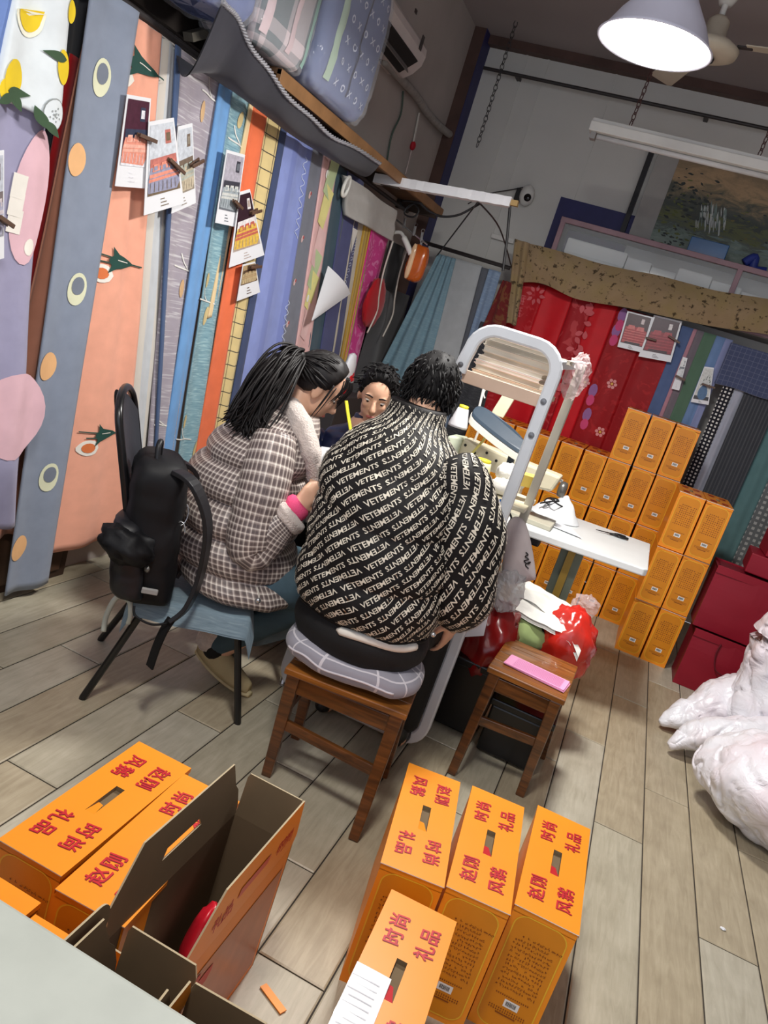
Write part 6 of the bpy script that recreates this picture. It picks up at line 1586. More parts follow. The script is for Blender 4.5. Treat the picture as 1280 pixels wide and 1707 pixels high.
# heap behind the second stool: red bags, green cloth, white garments
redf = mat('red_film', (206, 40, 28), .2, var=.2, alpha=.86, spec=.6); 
root_y = 3.33
def heap(name, label, cat, c, r, m, sd, k=.22, sm=True, n=(30, 20)):
    zc = c[2]
    g = G().ball(c, r, n[0], n[1], fn=lambda d: 1 + k * nz(d * 3 + V((sd, 0, 0))) + k * .45 * nz(d * 8 + V((0, sd, 0))))
    for v in g.v: v.z = max(v.z, .003)
    return tag(g.build(name, m, smooth=sm), label, cat)
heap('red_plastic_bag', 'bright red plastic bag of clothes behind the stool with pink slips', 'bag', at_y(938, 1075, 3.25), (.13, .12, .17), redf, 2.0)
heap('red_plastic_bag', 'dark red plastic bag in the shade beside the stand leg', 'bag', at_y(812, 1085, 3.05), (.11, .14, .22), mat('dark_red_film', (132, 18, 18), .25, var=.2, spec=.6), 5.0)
heap('green_cloth', 'folded pale green cloth between the two red plastic bags', 'cloth', at_y(868, 1050, 3.22), (.13, .11, .08), fabric('pale_green_cloth', (150, 168, 110)), 8.0, .12)
z0 = at_y(910, 1015, 3.3).z
def shirt(u, v, oz, sd, w, dp, cx, cy):
    x = (u - .5) * w; y = (v - .5) * dp; e = max(0, abs(x) - w * .36) + max(0, abs(y) - dp * .36)
    return V((cx + x, cy + y, z0 + oz - e * 1.0 + .016 * nz((x * 8, y * 8, sd)) + .008 * nz((x * 20, y * 20, sd)) + .04 * (.5 - u)))
for i, (oz, w, dp, cx, cy, m, lab) in enumerate(((.0, .34, .26, -.10, 3.30, black, 'black garment folded under the white ones on the red bags'), (.018, .36, .26, -.09, 3.27, cot, 'lower white garment folded on the red bags'), (.050, .30, .24, -.11, 3.32, cot, 'upper white garment folded on the red bags'))):
    g = G(); g.grid(lambda u, v: shirt(u, v, oz, i * 3.1, w, dp, cx, cy), 26, 20); g.grid(lambda u, v: shirt(1 - u, v, oz - .018, i * 3.1, w, dp, cx, cy), 26, 20)
    tag(g.build('folded_garment', m, smooth=True), lab, 'garment', 'garments folded on the red bags')
tag(G().ball(at_y(975, 1010, 3.4), (.06, .05, .05), 22, 14, fn=lambda d: 1 + .3 * nz(d * 4)).build('plastic_bag', bag_pl), 'crumpled clear bag at the end of the folded garments', 'bag')
dkbx = mat('black_box', (16, 16, 18), .3, spec=.5)
root = thing('storage_crate', 'low black crate under the stool with pink slips', 'crate', (-.02, 3.02, 0))
G().box((-.03, 3.0, .11), (.24, .30, .20)).build('body', dkbx, root, bevel=.008); G().box((-.03, 3.0, .225), (.26, .32, .03)).build('lid', mat('black_lid', (24, 24, 26), .25), root, bevel=.006)
root = thing('storage_crate', 'black crate on the floor between the stand leg and the far stool', 'crate', (-.27, 3.05, 0))
G().box((-.29, 3.08, .15), (.22, .34, .28)).build('body', dkbx, root, bevel=.008); G().box((-.29, 3.08, .30), (.24, .36, .03)).build('lid', mat('black_lid', (24, 24, 26), .25), root, bevel=.006)
root = thing('foot_pedal', 'black treadle pedal on the floor inside the looped stand', 'pedal', (-.62, 2.85, 0))
G().prism([V((-.80, 2.74, .03)), V((-.46, 2.74, .03)), V((-.46, 2.98, .08)), V((-.80, 2.98, .08))], (0, 0, .02)).build('plate', dkbx, root, bevel=.004)
G().box((-.63, 2.86, .02), (.30, .03, .04)).build('pivot', steel, root)
tag(G().box((-.40, 2.90, .012), (.05, .24, .024), .2).build('white_batten', white_p, bevel=.003), 'short white batten on the floor beside the treadle', 'batten') if False else None
# navy cloth, yellow tape beyond the woman and the working table of the stand
root = thing('work_table', 'low dark work table in front of the seamstress, mostly hidden by the sitters', 'table', (-.80, 2.98, 0))
G().box((-.80, 2.99, .70), (.62, .32, .03)).build('table_top', mat('dim_board', (92, 84, 74), .7), root, bevel=.004)
for x in (-1.06, -.54): G().box((x, 3.08, .343), (.04, .04, .684)).build('leg', steel, root)
p = at_y(632, 712, 2.95)
tag(G().tube(catmull([at_y(x, y, 3.02) for x, y in ((577, 668), (580, 690), (584, 715), (588, 740))], 5), .014, sec=[(-1, -.12), (1, -.12), (1, .12), (-1, .12)]).build('measuring_tape', mat('yellow_tape', (232, 226, 60), .5)), 'bright yellow measuring tape hanging down the seamstress\'s front', 'tape')

# ------------------------------------------------------------------ near boxes, open cartons, counter
def placed(label, x, y, rz, flip=1):
    return gift_box('gift_box', label, (x, y, 0), rz, True, 'orange gift boxes on the open floor', flip)
a, b = at_z(653.5, 1481, BH), at_z(761, 1538, BH)
rz = math.radians(2.2); n = V((-sin(rz), cos(rz), 0)); m_ = (a + b) / 2
near = placed('orange gift box nearest the camera, with a glossy white label over its side', m_.x - n.x * BL / 2, m_.y - n.y * BL / 2, rz, 1)
M = WM[near.name]
def lab(u, v, o=0):    # shipping label wrapped over the lid edge and down the flank
    s = u * .19; y = -.205 + .20 * v
    if s < .085: p = V((-BW / 2 + .003 + .085 - s - .018, y, BH + .0022 + o))
    else: p = V((-BW / 2 - .0012 - o, y, BH - (s - .085)))
    if s < .085: p.x = max(p.x, -BW / 2 - .001); p.z += .0014 * abs(sin(v * 9)) * sin(pi * s / .085)
    return M @ p
g = G(); g.grid(lab, 20, 14)
r_ = random.Random(6)
for k in range(10):
    v = .12 + .08 * k
    g.grid(lambda u, w, v=v, e=r_.uniform(.25, .40): lab(.08 + (e - .08) * u, v + .012 * w, .0006), 6, 1, 1)
o = g.build('shipping_label', [mat('glossy_label', (246, 246, 248), .12, var=0, spec=.7, coat=.6), mat('grey_print', (176, 178, 186), .3)], near, smooth=False); o['label'] = 'glossy white shipping label'
rzA = math.radians(1.5)
placed('orange gift box by the bare floor, farthest of the boxes beside the open cartons', -.758, 1.287, math.radians(1.0), -1)
placed('orange gift box wedged between a closed box and an open carton', -.600, 1.262, math.radians(2.5), 1)
placed('orange gift box tucked half under the counter edge, farther from the open cartons', -.738, .775, 0, 1)
placed('orange gift box tucked half under the counter edge, next to the open cartons', -.572, .752, math.radians(1), -1)
rosy = mat('rosy_shade', (176, 112, 84), .35, var=.12, scale=14); slotred = mat('slot_red', (206, 40, 34), .35)  # rosy: the flank's shade and bounced light put into its colour
def open_box(label, x0, x1, y0, y1, h, lf, rf, ff, nf, rz=0.0, tab=True, splay=0.02):
    """upright carton with its flaps standing open; lf/rf/ff/nf = heights of the four flaps"""
    cx, cy = (x0 + x1) / 2, (y0 + y1) / 2
    root = thing('open_carton', label, 'carton', (cx, cy, 0), rz, 'empty orange cartons standing open'); M = WM[root.name]
    w, l = (x1 - x0) / 2, (y1 - y0) / 2; t = .0035
    def panel(g, poly, nrm, holes=None):
        """cardboard sheet: printed outside (0), brown inside (1), pale cut edge (2)"""
        nrm = V(nrm); n = len(poly); A = [V(p) for p in poly]; B = [p - nrm * t for p in A]
        g.add([M @ p for p in A], [tuple(range(n))], 0); g.add([M @ p for p in B], [tuple(range(n - 1, -1, -1))], 1)
        g.add([M @ p for p in A + B], [(i, n + i, n + (i + 1) % n, (i + 1) % n) for i in range(n)], 2)
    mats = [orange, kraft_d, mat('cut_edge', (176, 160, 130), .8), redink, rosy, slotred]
    g = G()
    panel(g, [(-w, l, 0), (-w, -l, 0), (-w, -l, h), (-w, l, h)], (-1, 0, 0))
    panel(g, [(w, -l, 0), (w, l, 0), (w, l, h), (w, -l, h)], (1, 0, 0))
    panel(g, [(w, l, 0), (-w, l, 0), (-w, l, h), (w, l, h)], (0, 1, 0))
    panel(g, [(-w, -l, 0), (w, -l, 0), (w, -l, h), (-w, -l, h)], (0, -1, 0))
    g.add([M @ V(p) for p in ((-w, -l, .003), (w, -l, .003), (w, l, .003), (-w, l, .003))], [(0, 1, 2, 3)], 1)
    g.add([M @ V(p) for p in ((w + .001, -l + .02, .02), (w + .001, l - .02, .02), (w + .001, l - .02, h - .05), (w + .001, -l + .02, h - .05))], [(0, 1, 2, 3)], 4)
    for yy, zz in ((-.15, .27), (-.15, .20), (-.10, .25), (-.10, .18), (-.16, .12)):
        g.add([M @ V((w + .002, yy + .028 * cos(k) * (1 + .3 * sin(3 * k)), zz + .022 * sin(k) * (1 + .3 * cos(2 * k)))) for k in [i * 2 * pi / 10 for i in range(10)]], [tuple(range(10))], 3)
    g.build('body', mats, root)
    def side_flap(s, hh, hole):
        k = splay * s
        P = lambda y, z: V((s * w + k * (z - h) / .15, y, z))
        pl = [P(-l, h), P(l, h), P(l, h + hh * .18), P(l * .74, h + hh), P(-l * .66, h + hh), P(-l, h + hh * .30)]
        g = G(); t_ = .0035
        if not hole:
            panel(g, pl if s > 0 else pl[::-1], (s, 0, 0))
        else:      # hand slot left open: the flap is pieced around it
            z0, z1, ya, yb = h + hh * .45, h + hh * .58, -.075, .06
            for q in ([P(-l, h), P(l, h), P(l, h + hh * .18), P(l * .94, z0), P(-l, z0)], [P(-l, z0), P(ya, z0), P(ya + .012, z1), P(-l * .92, z1), P(-l, h + hh * .30)][:4],
                      [P(yb, z0), P(l * .94, z0), P(l * .86, z1), P(yb - .012, z1)], [P(-l * .92, z1), P(l * .86, z1), P(l * .74, h + hh), P(-l * .66, h + hh)]):
                panel(g, q if s > 0 else q[::-1], (s, 0, 0))
        if s > 0:
            for yy in (-.13, .12):
                for q in range(2):
                    letter(g, '礼品'[q] if yy < 0 else '时尚'[q], M @ P(yy + .035 * q, h + hh * .45) + (M.to_3x3() @ V((.0012, 0, 0))), M.to_3x3() @ V((0, 1, 0)), V((0, 0, 1)), .03, 3, .02)
            g.add([M @ (P(yy, zz) + V((.0012, 0, 0))) for yy, zz in ((-.06, h + hh * .42), (.06, h + hh * .42), (.06, h + hh * .58), (-.06, h + hh * .58))], [(0, 1, 2, 3)], 5)
        o = g.build('side_flap', mats, root)
    side_flap(-1, lf, True); side_flap(1, rf, False)
    for s, hh in ((1, ff), (-1, nf)):
        if hh <= 0: continue
        P = lambda x, z: V((x, s * l + s * .10 * (z - h), z)); g = G()
        pl = [P(-w + .004, h), P(w - .004, h), P(w - .004, h + hh * .8), P(w - .012, h + hh), P(-w + .008, h + hh), P(-w + .004, h + hh * .9)]
        panel(g, pl if s < 0 else pl[::-1], (0, s, 0)); g.build('end_flap', mats, root)
    if tab:      # a loose rounded locking tab behind the near flank
        g = G(); tp = rrect(0, 0, .17, .07, .03)
        panel(g, [V((-w - .022 - .05 * (z + .035), -.02 + y + .13, h + lf * .72 + z + .02)) for y, z in tp][::-1], (-1, 0, 0)); g.build('locking_tab', mats, root)
    return root
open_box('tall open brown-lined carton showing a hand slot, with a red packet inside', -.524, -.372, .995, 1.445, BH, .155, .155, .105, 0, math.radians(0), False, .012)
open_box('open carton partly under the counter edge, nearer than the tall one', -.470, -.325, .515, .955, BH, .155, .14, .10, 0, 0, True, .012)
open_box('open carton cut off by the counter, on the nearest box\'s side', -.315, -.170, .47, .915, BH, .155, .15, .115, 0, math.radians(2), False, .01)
p = V((-.44, 1.20, .16)); wp = mat('white_pouch_film', (212, 208, 208), .25, var=.1, spec=.5)
for i, (c, r, m, lab_) in enumerate((((-.45, 1.10, .13), (.055, .085, .13), wp, 'white plastic food packet inside the tall open carton'), ((-.44, 1.27, .13), (.045, .06, .13), mat('red_packet_film', (196, 28, 44), .3, var=.1), 'red food packet inside the tall open carton'))):
    g = G().ball(c, r, 24, 16, fn=lambda d: 1 + .10 * nz(d * 3 + V((i, 0, 0))) + .05 * nz(d * 9))
    for v in g.v: v.z = max(v.z, .006)
    tag(g.build('food_packet', m, smooth=True), lab_, 'packet', 'food packets in the open carton')
tag(G().bar((-.325, 1.408, .004), (-.255, 1.375, .004), .018, .003).build('card_strip', orange), 'small torn strip of orange card lying on the floor tiles', 'card')
p = at_z(1205, 1548, .004); g = G().ball(p, (.010, .007, .004), 10, 6, fn=lambda d: 1 + .3 * nz(d * 3)); tag(g.build('paper_crumb', white_c), 'tiny white crumb of paper on the open floor', 'litter')
root = thing('shop_counter', 'pale speckled counter top in the near corner, seen from behind', 'counter', (-.75, .22, 0))
g = G().box((-.75, .20, .885), (2.4, .60, .03)); g.build('worktop', mat('pale_laminate', (164, 168, 160), .45, var=.07, scale=16), root, bevel=.004)
G().box((-.75, .14, .435), (2.3, .40, .87)).build('cabinet', mat('counter_grey', (150, 148, 144), .6), root)
g = G()
for q in ((-.36, .38, .10), (-.33, .345, .03)):
    g.add([V((q[0] + .004 * cos(k) * (1 + .4 * sin(3 * k)), q[1] + .007 * sin(k), .9006)) for k in [i * .7 for i in range(9)]], [tuple(range(9))])
g.build('stain', mat('grey_stain', (120, 122, 118), .6), root)

# ------------------------------------------------------------------ people
skin = mat('skin', (214, 168, 140), .5, var=.05, scale=20)
for n_ in ('skin',):
    MATS[n_].node_tree.nodes['Principled BSDF'].inputs['Subsurface Weight'].default_value = .08
hair_m = mat('black_hair', (14, 12, 13), .66, var=.25, scale=40, spec=.25)
hair_b = mat('brown_black_hair', (19, 14, 14), .55, var=.25, scale=40, spec=.35)
def basis(f, up=(0, 0, 1)):
    f = V(f).normalized(); s = f.cross(V(up)).normalized(); u = s.cross(f).normalized()
    return s, f, u, Matrix((s, f, u)).transposed()
def head(g, c, f, k=1.0):
    """skull, jaw, nose, lips, brow and ears around centre c, looking along f"""
    s, f, u, B = basis(f); c = V(c); P = lambda x, y, z: c + s * (x * k) + f * (y * k) + u * (z * k)
    g.ball(P(0, -.008, .022), (.072 * k, .092 * k, .092 * k), 24, 16, M=B)
    g.ball(P(0, .030, -.040), (.056 * k, .056 * k, .066 * k), 20, 14, M=B)
    g.ball(P(0, .056, -.088), (.024 * k, .020 * k, .018 * k), 14, 10, M=B)
    g.capsule(P(0, .082, .006), P(0, .102, -.030), .008 * k, .013 * k); g.ball(P(0, .094, -.034), (.017 * k, .012 * k, .010 * k), 12, 8, M=B)
    for x in (-1, 1):
        g.ball(P(.031 * x, .064, -.018), (.024 * k, .02 * k, .022 * k), 12, 8, M=B)
        g.ball(P(.030 * x, .074, .020), (.024 * k, .012 * k, .009 * k), 12, 8, M=B)
        g.ball(P(.075 * x, .0, -.010), (.009 * k, .019 * k, .032 * k), 14, 10, M=B)
        g.ball(P(.080 * x, -.006, .004), (.007 * k, .015 * k, .018 * k), 12, 8, M=B)
    g.ball(P(0, .080, -.060), (.023 * k, .012 * k, .006 * k), 12, 8, M=B); g.ball(P(0, .079, -.069), (.019 * k, .012 * k, .007 * k), 12, 8, M=B)
def face_bits(root, c, f, k=1.0):
    s, f, u, B = basis(f); c = V(c); P = lambda x, y, z: c + s * (x * k) + f * (y * k) + u * (z * k)
    for x in (-1, 1):
        e = G().ball(P(.031 * x, .070, .004), (.0125 * k, .0105 * k, .0055 * k), 14, 10, M=B).build('eye', mat('eye_white', (226, 220, 214), .25), root, smooth=True)
        G().ball(P(.031 * x, .0796, -.0005), (.0058 * k, .002 * k, .0042 * k), 12, 8, M=B).build('iris', mat('dark_iris', (28, 18, 14), .2), e, smooth=True)
        G().tube(catmull([P(.014 * x, .084, .024), P(.030 * x, .083, .029), P(.046 * x, .074, .023)], 5), .0032 * k, 6).build('eyebrow', hair_m, root, smooth=True)
    G().ball(P(0, .086, -.0645), (.021 * k, .0075 * k, .0075 * k), 14, 8, M=B).build('lips', mat('lip', (170, 92, 84), .4), root, smooth=True)
def hand(g, w, d, n, curl=.5, k=1.0, side=1):
    """palm from wrist w along d with palm normal n; four unequal bent fingers and a thumb on the side"""
    d = V(d).normalized(); n = V(n); n = (n - d * n.dot(d)).normalized(); s = d.cross(n) * side; w = V(w)
    for i, o in enumerate((-.027, -.009, .009, .027)):
        g.capsule(w + s * o * .55 * k + d * .012 * k, w + s * o * k + d * (.082 - .004 * abs(i - 1)) * k, .014 * k, .0115 * k, 10)
        b = w + s * o * k + d * (.084 - .005 * abs(i - 1.3)) * k; L = (.041, .047, .044, .034)[i] * k; q = d.copy(); r = .0094 * k
        for j in range(3):
            ang = curl * (.5 + .35 * j); q = (q * cos(ang) + n * sin(ang)).normalized()
            e = b + q * L * (1, .68, .52)[j]; g.capsule(b, e, r, r * .9, 9); b = e; r *= .9
    t = (s * -.8 + d * .55 + n * .45).normalized(); b = w + s * -.020 * k + d * .018 * k
    e = b + t * .042 * k; g.capsule(b, e, .0135 * k, .0115 * k, 10); t2 = (t * .6 + d * .7 + n * .35 * curl).normalized()
    g.capsule(e, e + t2 * .030 * k, .011 * k, .0085 * k, 9)
def limb(g, pts, rr):
    for i in range(len(pts) - 1): g.capsule(pts[i], pts[i + 1], rr[i], rr[i + 1], 14)
class Wrap:
    """garment surface over an axis table: t -> (centre x, y, z, half a, half b, tilt) ; P(theta, t)"""
    def __init__(s, tab, ea, eb, fn=None, power=.9):
        s.tab = tab; s.ea = V(ea); s.eb = V(eb); s.fn = fn; s.pw = power
    def P(s, th, t, lift=0.0):
        c = lerp_tab(s.tab, t); se = lambda w: (abs(w) ** s.pw) * (1 if w >= 0 else -1)
        r = 1 + (s.fn(th, t) if s.fn else 0)
        d = s.ea * (se(sin(th)) * c[3]) - s.eb * (se(cos(th)) * c[4]); L = d.length
        return V(c[:3]) + d * (r + lift / max(L, .01))
    def mesh(s, g, t0, t1, nt, nth, m=0, per=1.4, hgt=None):
        n = nth; rings = [[s.P(2 * pi * j / n, t0 + (t1 - t0) * i / nt) for j in range(n)] for i in range(nt + 1)]
        g.loft(rings, m, caps=True, uv=lambda i, j: (j / n * per, (hgt if hgt else (t1 - t0)) * i / nt))
class Sleeve:
    def __init__(s, pts, rr, out, fn=None, k=8):
        s.p = catmull(pts, k); s.n = len(s.p); s.rt = [(i / (len(rr) - 1), (r,)) for i, r in enumerate(rr)]; s.fn = fn
        s.fr = []; o = V(out)
        s.len = [0]
        for i in range(s.n):
            d = (s.p[min(i + 1, s.n - 1)] - s.p[max(i - 1, 0)]).normalized()
            e = (o - d * o.dot(d)).normalized(); s.fr.append((d, e, d.cross(e)))
            if i: s.len.append(s.len[-1] + (s.p[i] - s.p[i - 1]).length)
    def P(s, th, t, lift=0.0):
        x = max(0, min(1, t)) * (s.n - 1); i = min(int(x), s.n - 2); f = x - i
        c = s.p[i].lerp(s.p[i + 1], f); e = s.fr[i][1].lerp(s.fr[i + 1][1], f).normalized(); q = s.fr[i][2].lerp(s.fr[i + 1][2], f).normalized()
        r = lerp_tab(s.rt, t)[0] * (1 + (s.fn(th, t) if s.fn else 0)) + lift
        return c + e * (cos(th) * r) + q * (sin(th) * r)
    def mesh(s, g, nt, n, m=0, per=.6):
        L = s.len[-1]
        g.loft([[s.P(2 * pi * j / n, i / nt) for j in range(n)] for i in range(nt + 1)], m, caps=True, uv=lambda i, j: (j / n * per, L * i / nt))
def locks(g, n, root_fn, tip_fn, r0, bend, seed, seg=6, flat=.6):
    rr = random.Random(seed)
    for i in range(n):
        a = root_fn(rr); b = tip_fn(rr, a); mid = a.lerp(b, .5) + bend(rr, a, b)
        pts = catmull([a, mid, b], seg // 2); k = len(pts)
        r = r0 * rr.uniform(.6, 1.2)
        g.tube(pts, [max(.0006, r * (.5 + 1.0 * (j / (k - 1)) * (1 - j / (k - 1)) * 2) * (1 - .92 * (j / (k - 1)) ** 3)) for j in range(k)], 5)

# ---------- the man in the lettered jacket, seen from behind
mh = at_y(716, 655, 2.50); mf = V((-.18, .86, -.42)).normalized()
root_m = thing('person', 'person seen from behind in a black jacket lettered in white, seated on a wooden stool', 'person', (-.58, 2.25, 0))
g = G(); head(g, mh, mf, 1.02)
s_, f_, u_, B_ = basis(mf)
limb(g, [V((-.64, 2.37, 1.13)), mh - f_ * .03 - u_ * .05], [.062, .056])
limb(g, [V((-.585, 2.27, .54)), V((-.61, 2.27, .78)), V((-.635, 2.34, 1.02)), V((-.64, 2.36, 1.10))], [.145, .13, .135, .085])
rh = at_y(751, 1052, 2.40)
limb(g, [V((-.49, 2.36, 1.07)), V((-.33, 2.29, .79)), rh + V((0, -.005, .055))], [.055, .042, .028]); hand(g, rh + V((0, 0, .05)), (-.05, .35, -1), (-.9, .3, 0), .35, 1.0, 1)
limb(g, [V((-.76, 2.37, 1.06)), V((-.81, 2.51, .85)), V((-.76, 2.70, .76))], [.055, .042, .028]); hand(g, (-.755, 2.71, .76), (.3, 1, .0), (0, 0, -1), .6, 1.0, -1)
for x, kx in ((-.49, -.43), (-.68, -.73)):
    limb(g, [V((x, 2.26, .54)), V((kx, 2.60, .53)), V((kx + .01, 2.62, .10))], [.085, .062, .042]); limb(g, [V((kx + .01, 2.60, .05)), V((kx, 2.78, .04))], [.042, .03])
h_ = remeshed(g, .0062, 5); h_.build('body', skin, root_m, smooth=True)
face_bits(root_m, mh, mf, 1.02)
# trousers and shoes
trk = mat('black_trousers', (14, 14, 16), .75, var=.15, bump=.1, bscale=60)
g = G()
g.ball((-.58, 2.225, .550), (.225, .190, .12), 28, 18, fn=lambda d: 1 + .03 * nz(d * 5))
for x, kx in ((-.49, -.43), (-.68, -.73)):
    limb(g, [V((x, 2.25, .545)), V((kx, 2.60, .535)), V((kx + .01, 2.62, .12))], [.105, .082, .062])
remeshed(g, .011, 4).build('trousers', trk, root_m, smooth=True)
for kx in (-.42, -.72):
    g = G().ball((kx, 2.68, .045), (.048, .14, .045), 20, 12); g.ball((kx, 2.60, .07), (.042, .055, .06), 14, 10)
    for v in g.v: v.z = max(v.z, .003)
    g.build('shoe', mat('black_shoe', (20, 20, 22), .4), root_m, smooth=True)
G().tube([V((-.582 + .206 * sin(t), 2.225 - .178 * cos(t), .588 + .004 * sin(5 * t))) for t in [-.1 + 1.4 * i / 20 for i in range(21)]], [.004] + [.014] * 19 + [.004], 8).build('undershirt_hem', mat('white_tee', (226, 222, 212), .8), root_m, smooth=True)
# jacket
def mfold(th, t):
    b = .14 * (abs(sin(pi * (t - .60) / .155 + .35 * sin(th * 2 + 1))) ** .5 - .7) * (1 if t < 1.05 else max(0, (1.15 - t) / .1))
    q = V((sin(th) * 2.2, cos(th) * 2.2, t * 7))
    return b * .6 + .05 * nz(q) + .022 * nz(q * 2.6)
mt = [(.595, (-.580, 2.235, .595, .205, .172)), (.62, (-.584, 2.225, .62, .226, .192)), (.69, (-.590, 2.217, .69, .232, .200)), (.78, (-.598, 2.225, .78, .230, .200)), (.88, (-.612, 2.247, .88, .222, .195)),
      (1.0, (-.640, 2.280, 1.0, .226, .182)), (1.08, (-.646, 2.315, 1.08, .205, .162)), (1.14, (-.652, 2.345, 1.14, .165, .138)), (1.18, (-.660, 2.375, 1.18, .115, .110)), (1.21, (-.668, 2.40, 1.21, .096, .094)), (1.25, (-.676, 2.42, 1.25, .091, .089))]
mw = Wrap(mt, (1, 0, 0), (0, 1, 0), mfold)
def sfold(th, t): return .045 * sin(2 * pi * t * 3.2) + .07 * nz((sin(th) * 2, cos(th) * 2, t * 6 + 4))
ms = Sleeve([(-.505, 2.34, 1.095), (-.43, 2.315, 1.04), (-.365, 2.285, .93), (-.330, 2.275, .80), (-.325, 2.315, .715), (-.335, 2.385, .665)], [.088, .108, .108, .102, .092, .060], (.45, -.9, 0), sfold)
ml = Sleeve([(-.76, 2.36, 1.075), (-.795, 2.41, 1.0), (-.815, 2.47, .90), (-.81, 2.54, .83), (-.78, 2.63, .795), (-.765, 2.67, .78)], [.085, .092, .088, .082, .072, .05], (-.5, -.8, 0), sfold)
blackj = mat('black_jacket', (16, 13, 14), .66, var=.12, spec=.25, bump=.06, bscale=90); printj = mat('jacket_print', (206, 198, 182), .6, var=.08)
g = G(); mw.mesh(g, .595, 1.25, 60, 72); ms.mesh(g, 36, 36); ml.mesh(g, 36, 36)
WORD = 'VETEMENTS'
gv, gf, gw = glyphs(WORD, .022)
def print_on(surf, t_of, u_scale, umin, umax, vmin, vmax, ang, size, wlen, gap, pitch, seed, lift=.003, keep=None):
    """diagonal repeat of the word, every second one turned upside down, laid on the garment's own coordinates"""
    d = V((cos(ang), sin(ang), 0)); n = V((-sin(ang), cos(ang), 0)); sx = wlen / gw; rr = random.Random(seed)
    R = 1.4
    for k in range(int(-R / pitch), int(R / pitch)):
        x = -R + rr.uniform(0, wlen); q = k % 2
        while x < R:
            pos = []
            for (a, b) in gv:
                if q: a2, b2 = gw - a, 1 - b
                else: a2, b2 = a, b
                p = d * (x + a2 * sx) + n * (k * pitch + (b2 - .5) * size)
                pos.append(p)
            comp = set()
            fs = [f for f in gf if all(umin < pos[i].x < umax and vmin < pos[i].y < vmax for i in f)]
            if fs:
                used = sorted({i for f in fs for i in f}); mp = {u: j for j, u in enumerate(used)}
                g.add([surf.P(pos[i].x / u_scale, t_of(pos[i].y), lift) for i in used], [tuple(mp[i] for i in f) for f in fs], 1)
            x += wlen + gap; q = 1 - q
print_on(mw, lambda v: v, .225, -.52, .52, .603, 1.246, math.radians(45), .0150, .126, .012, .0275, 3)
L_ = ms.len[-1]
print_on(ms, lambda v: 1 - v / L_, -.102, -.22, .22, .012, L_ - .02, math.radians(50), .0150, .126, .012, .0275, 9)
L2_ = ml.len[-1]
print_on(ml, lambda v: 1 - v / L2_, -.098, -.16, .16, .012, L2_ - .02, math.radians(45), .0150, .126, .012, .0275, 12)
g.build('jacket', [blackj, printj], root_m, smooth=True)
G().tube([mw.P(th, .601, .003) for th in [2 * pi * i / 60 for i in range(60)]], .006, 6, closed=True).build('hem_band', blackj, root_m, smooth=True)
G().ball(at_y(722, 1058, 2.09), .008, 10, 8).build('hem_toggle', chrome, root_m, smooth=True)
# short tousled hair
def hair_cap(c, f, rad, mask, sd, rough=.05, k=(40, 28), nape=.22):
    s, f, u, B = basis(f); g = G()
    def fn(d):
        m = max(0, min(1, (d.y - mask[0] + mask[1] * max(0, -d.z) - mask[2] * max(0, d.z)) / .25))
        return (1 + rough * nz(d * 5 + V((sd, 0, 0))) + rough * .6 * nz(d * 12 + V((0, sd, 0)))) * (1 - .26 * m) * (1 - nape * max(0, min(1, (-d.z - .62) / .2)))
    g.ball(c, rad, k[0], k[1], M=B, fn=fn); return g, (s, f, u)
hc = mh + f_ * -.012 + u_ * .026
g, _ = hair_cap(hc, mf, (.088, .110, .112), (.42, .55, .1), 3, .07, nape=.0)
def rt_m(rr):
    while True:
        d = V((rr.gauss(0, 1), rr.gauss(0, 1), rr.gauss(0, 1))).normalized()
        if d.z > -.85 and d.y < .40 - .3 * max(0, -d.z) + max(0, d.z) * .6: break
    return hc + s_ * d.x * .086 + f_ * d.y * .106 + u_ * d.z * .110
def tp_m(rr, a):
    o = (a - hc).normalized(); return a + o * rr.uniform(.001, .006) + (u_ * -.032 + f_ * rr.uniform(-.015, .015) + s_ * rr.uniform(-.015, .015)) * rr.uniform(.5, 1.3)
locks(g, 620, rt_m, tp_m, .0034, lambda rr, a, b: (a - hc).normalized() * .006, 5)
g.build('hair', hair_m, root_m, smooth=True)

# ---------- the woman in the checked coat
wf = V((.84, .53, 0)).normalized(); wr = V((.53, -.84, 0)).normalized()
wh = at_y(530, 645, 2.55); whf = V((.80, .42, -.46)).normalized()
root_w = thing('person', 'woman with a ponytail in a checked padded coat, seated sideways holding papers', 'person', (-1.15, 2.4, 0))
g = G(); head(g, wh, whf, .96); s2, f2, u2, B2 = basis(whf)
limb(g, [V((-1.12, 2.48, 1.05)), wh - f2 * .03 - u2 * .05], [.055, .048])
limb(g, [V((-1.13, 2.39, .52)), V((-1.16, 2.41, .75)), V((-1.14, 2.45, .93)), V((-1.12, 2.475, 1.02))], [.11, .10, .095, .06])
wrist = at_y(494, 846, 2.30); wtip = at_y(528, 812, 2.36)
sh = V((-1.16, 2.43, .99)) + wr * .165
el = at_y(415, 905, 2.24)
limb(g, [sh + V((0, .01, -.05)), el, wrist], [.036, .034, .025]); hand(g, wrist, (wtip - wrist), (-.3, .8, .2), .75, .92, 1)
sh2 = V((-1.14, 2.46, .99)) - wr * .16; w2 = wrist + V((.04, .14, .02))
limb(g, [sh2 + V((0, 0, -.05)), V((-1.12, 2.68, .75)), w2], [.036, .034, .025]); hand(g, w2, (.5, .1, .6), (0, -.8, .2), .75, .92, -1)
an = at_z(362, 1090, .10)
ft = at_z(392, 1128, .05)
for o, kn, a in ((wr * .085, V((-.82, 2.46, .50)), an), (wr * -.09, V((-.84, 2.68, .50)), V((-.80, 2.74, .10)))):
    limb(g, [V((-1.12, 2.39, .51)) + o, kn, a], [.06, .036, .030])
remeshed(g, .0062, 5).build('body', skin, root_w, smooth=True)
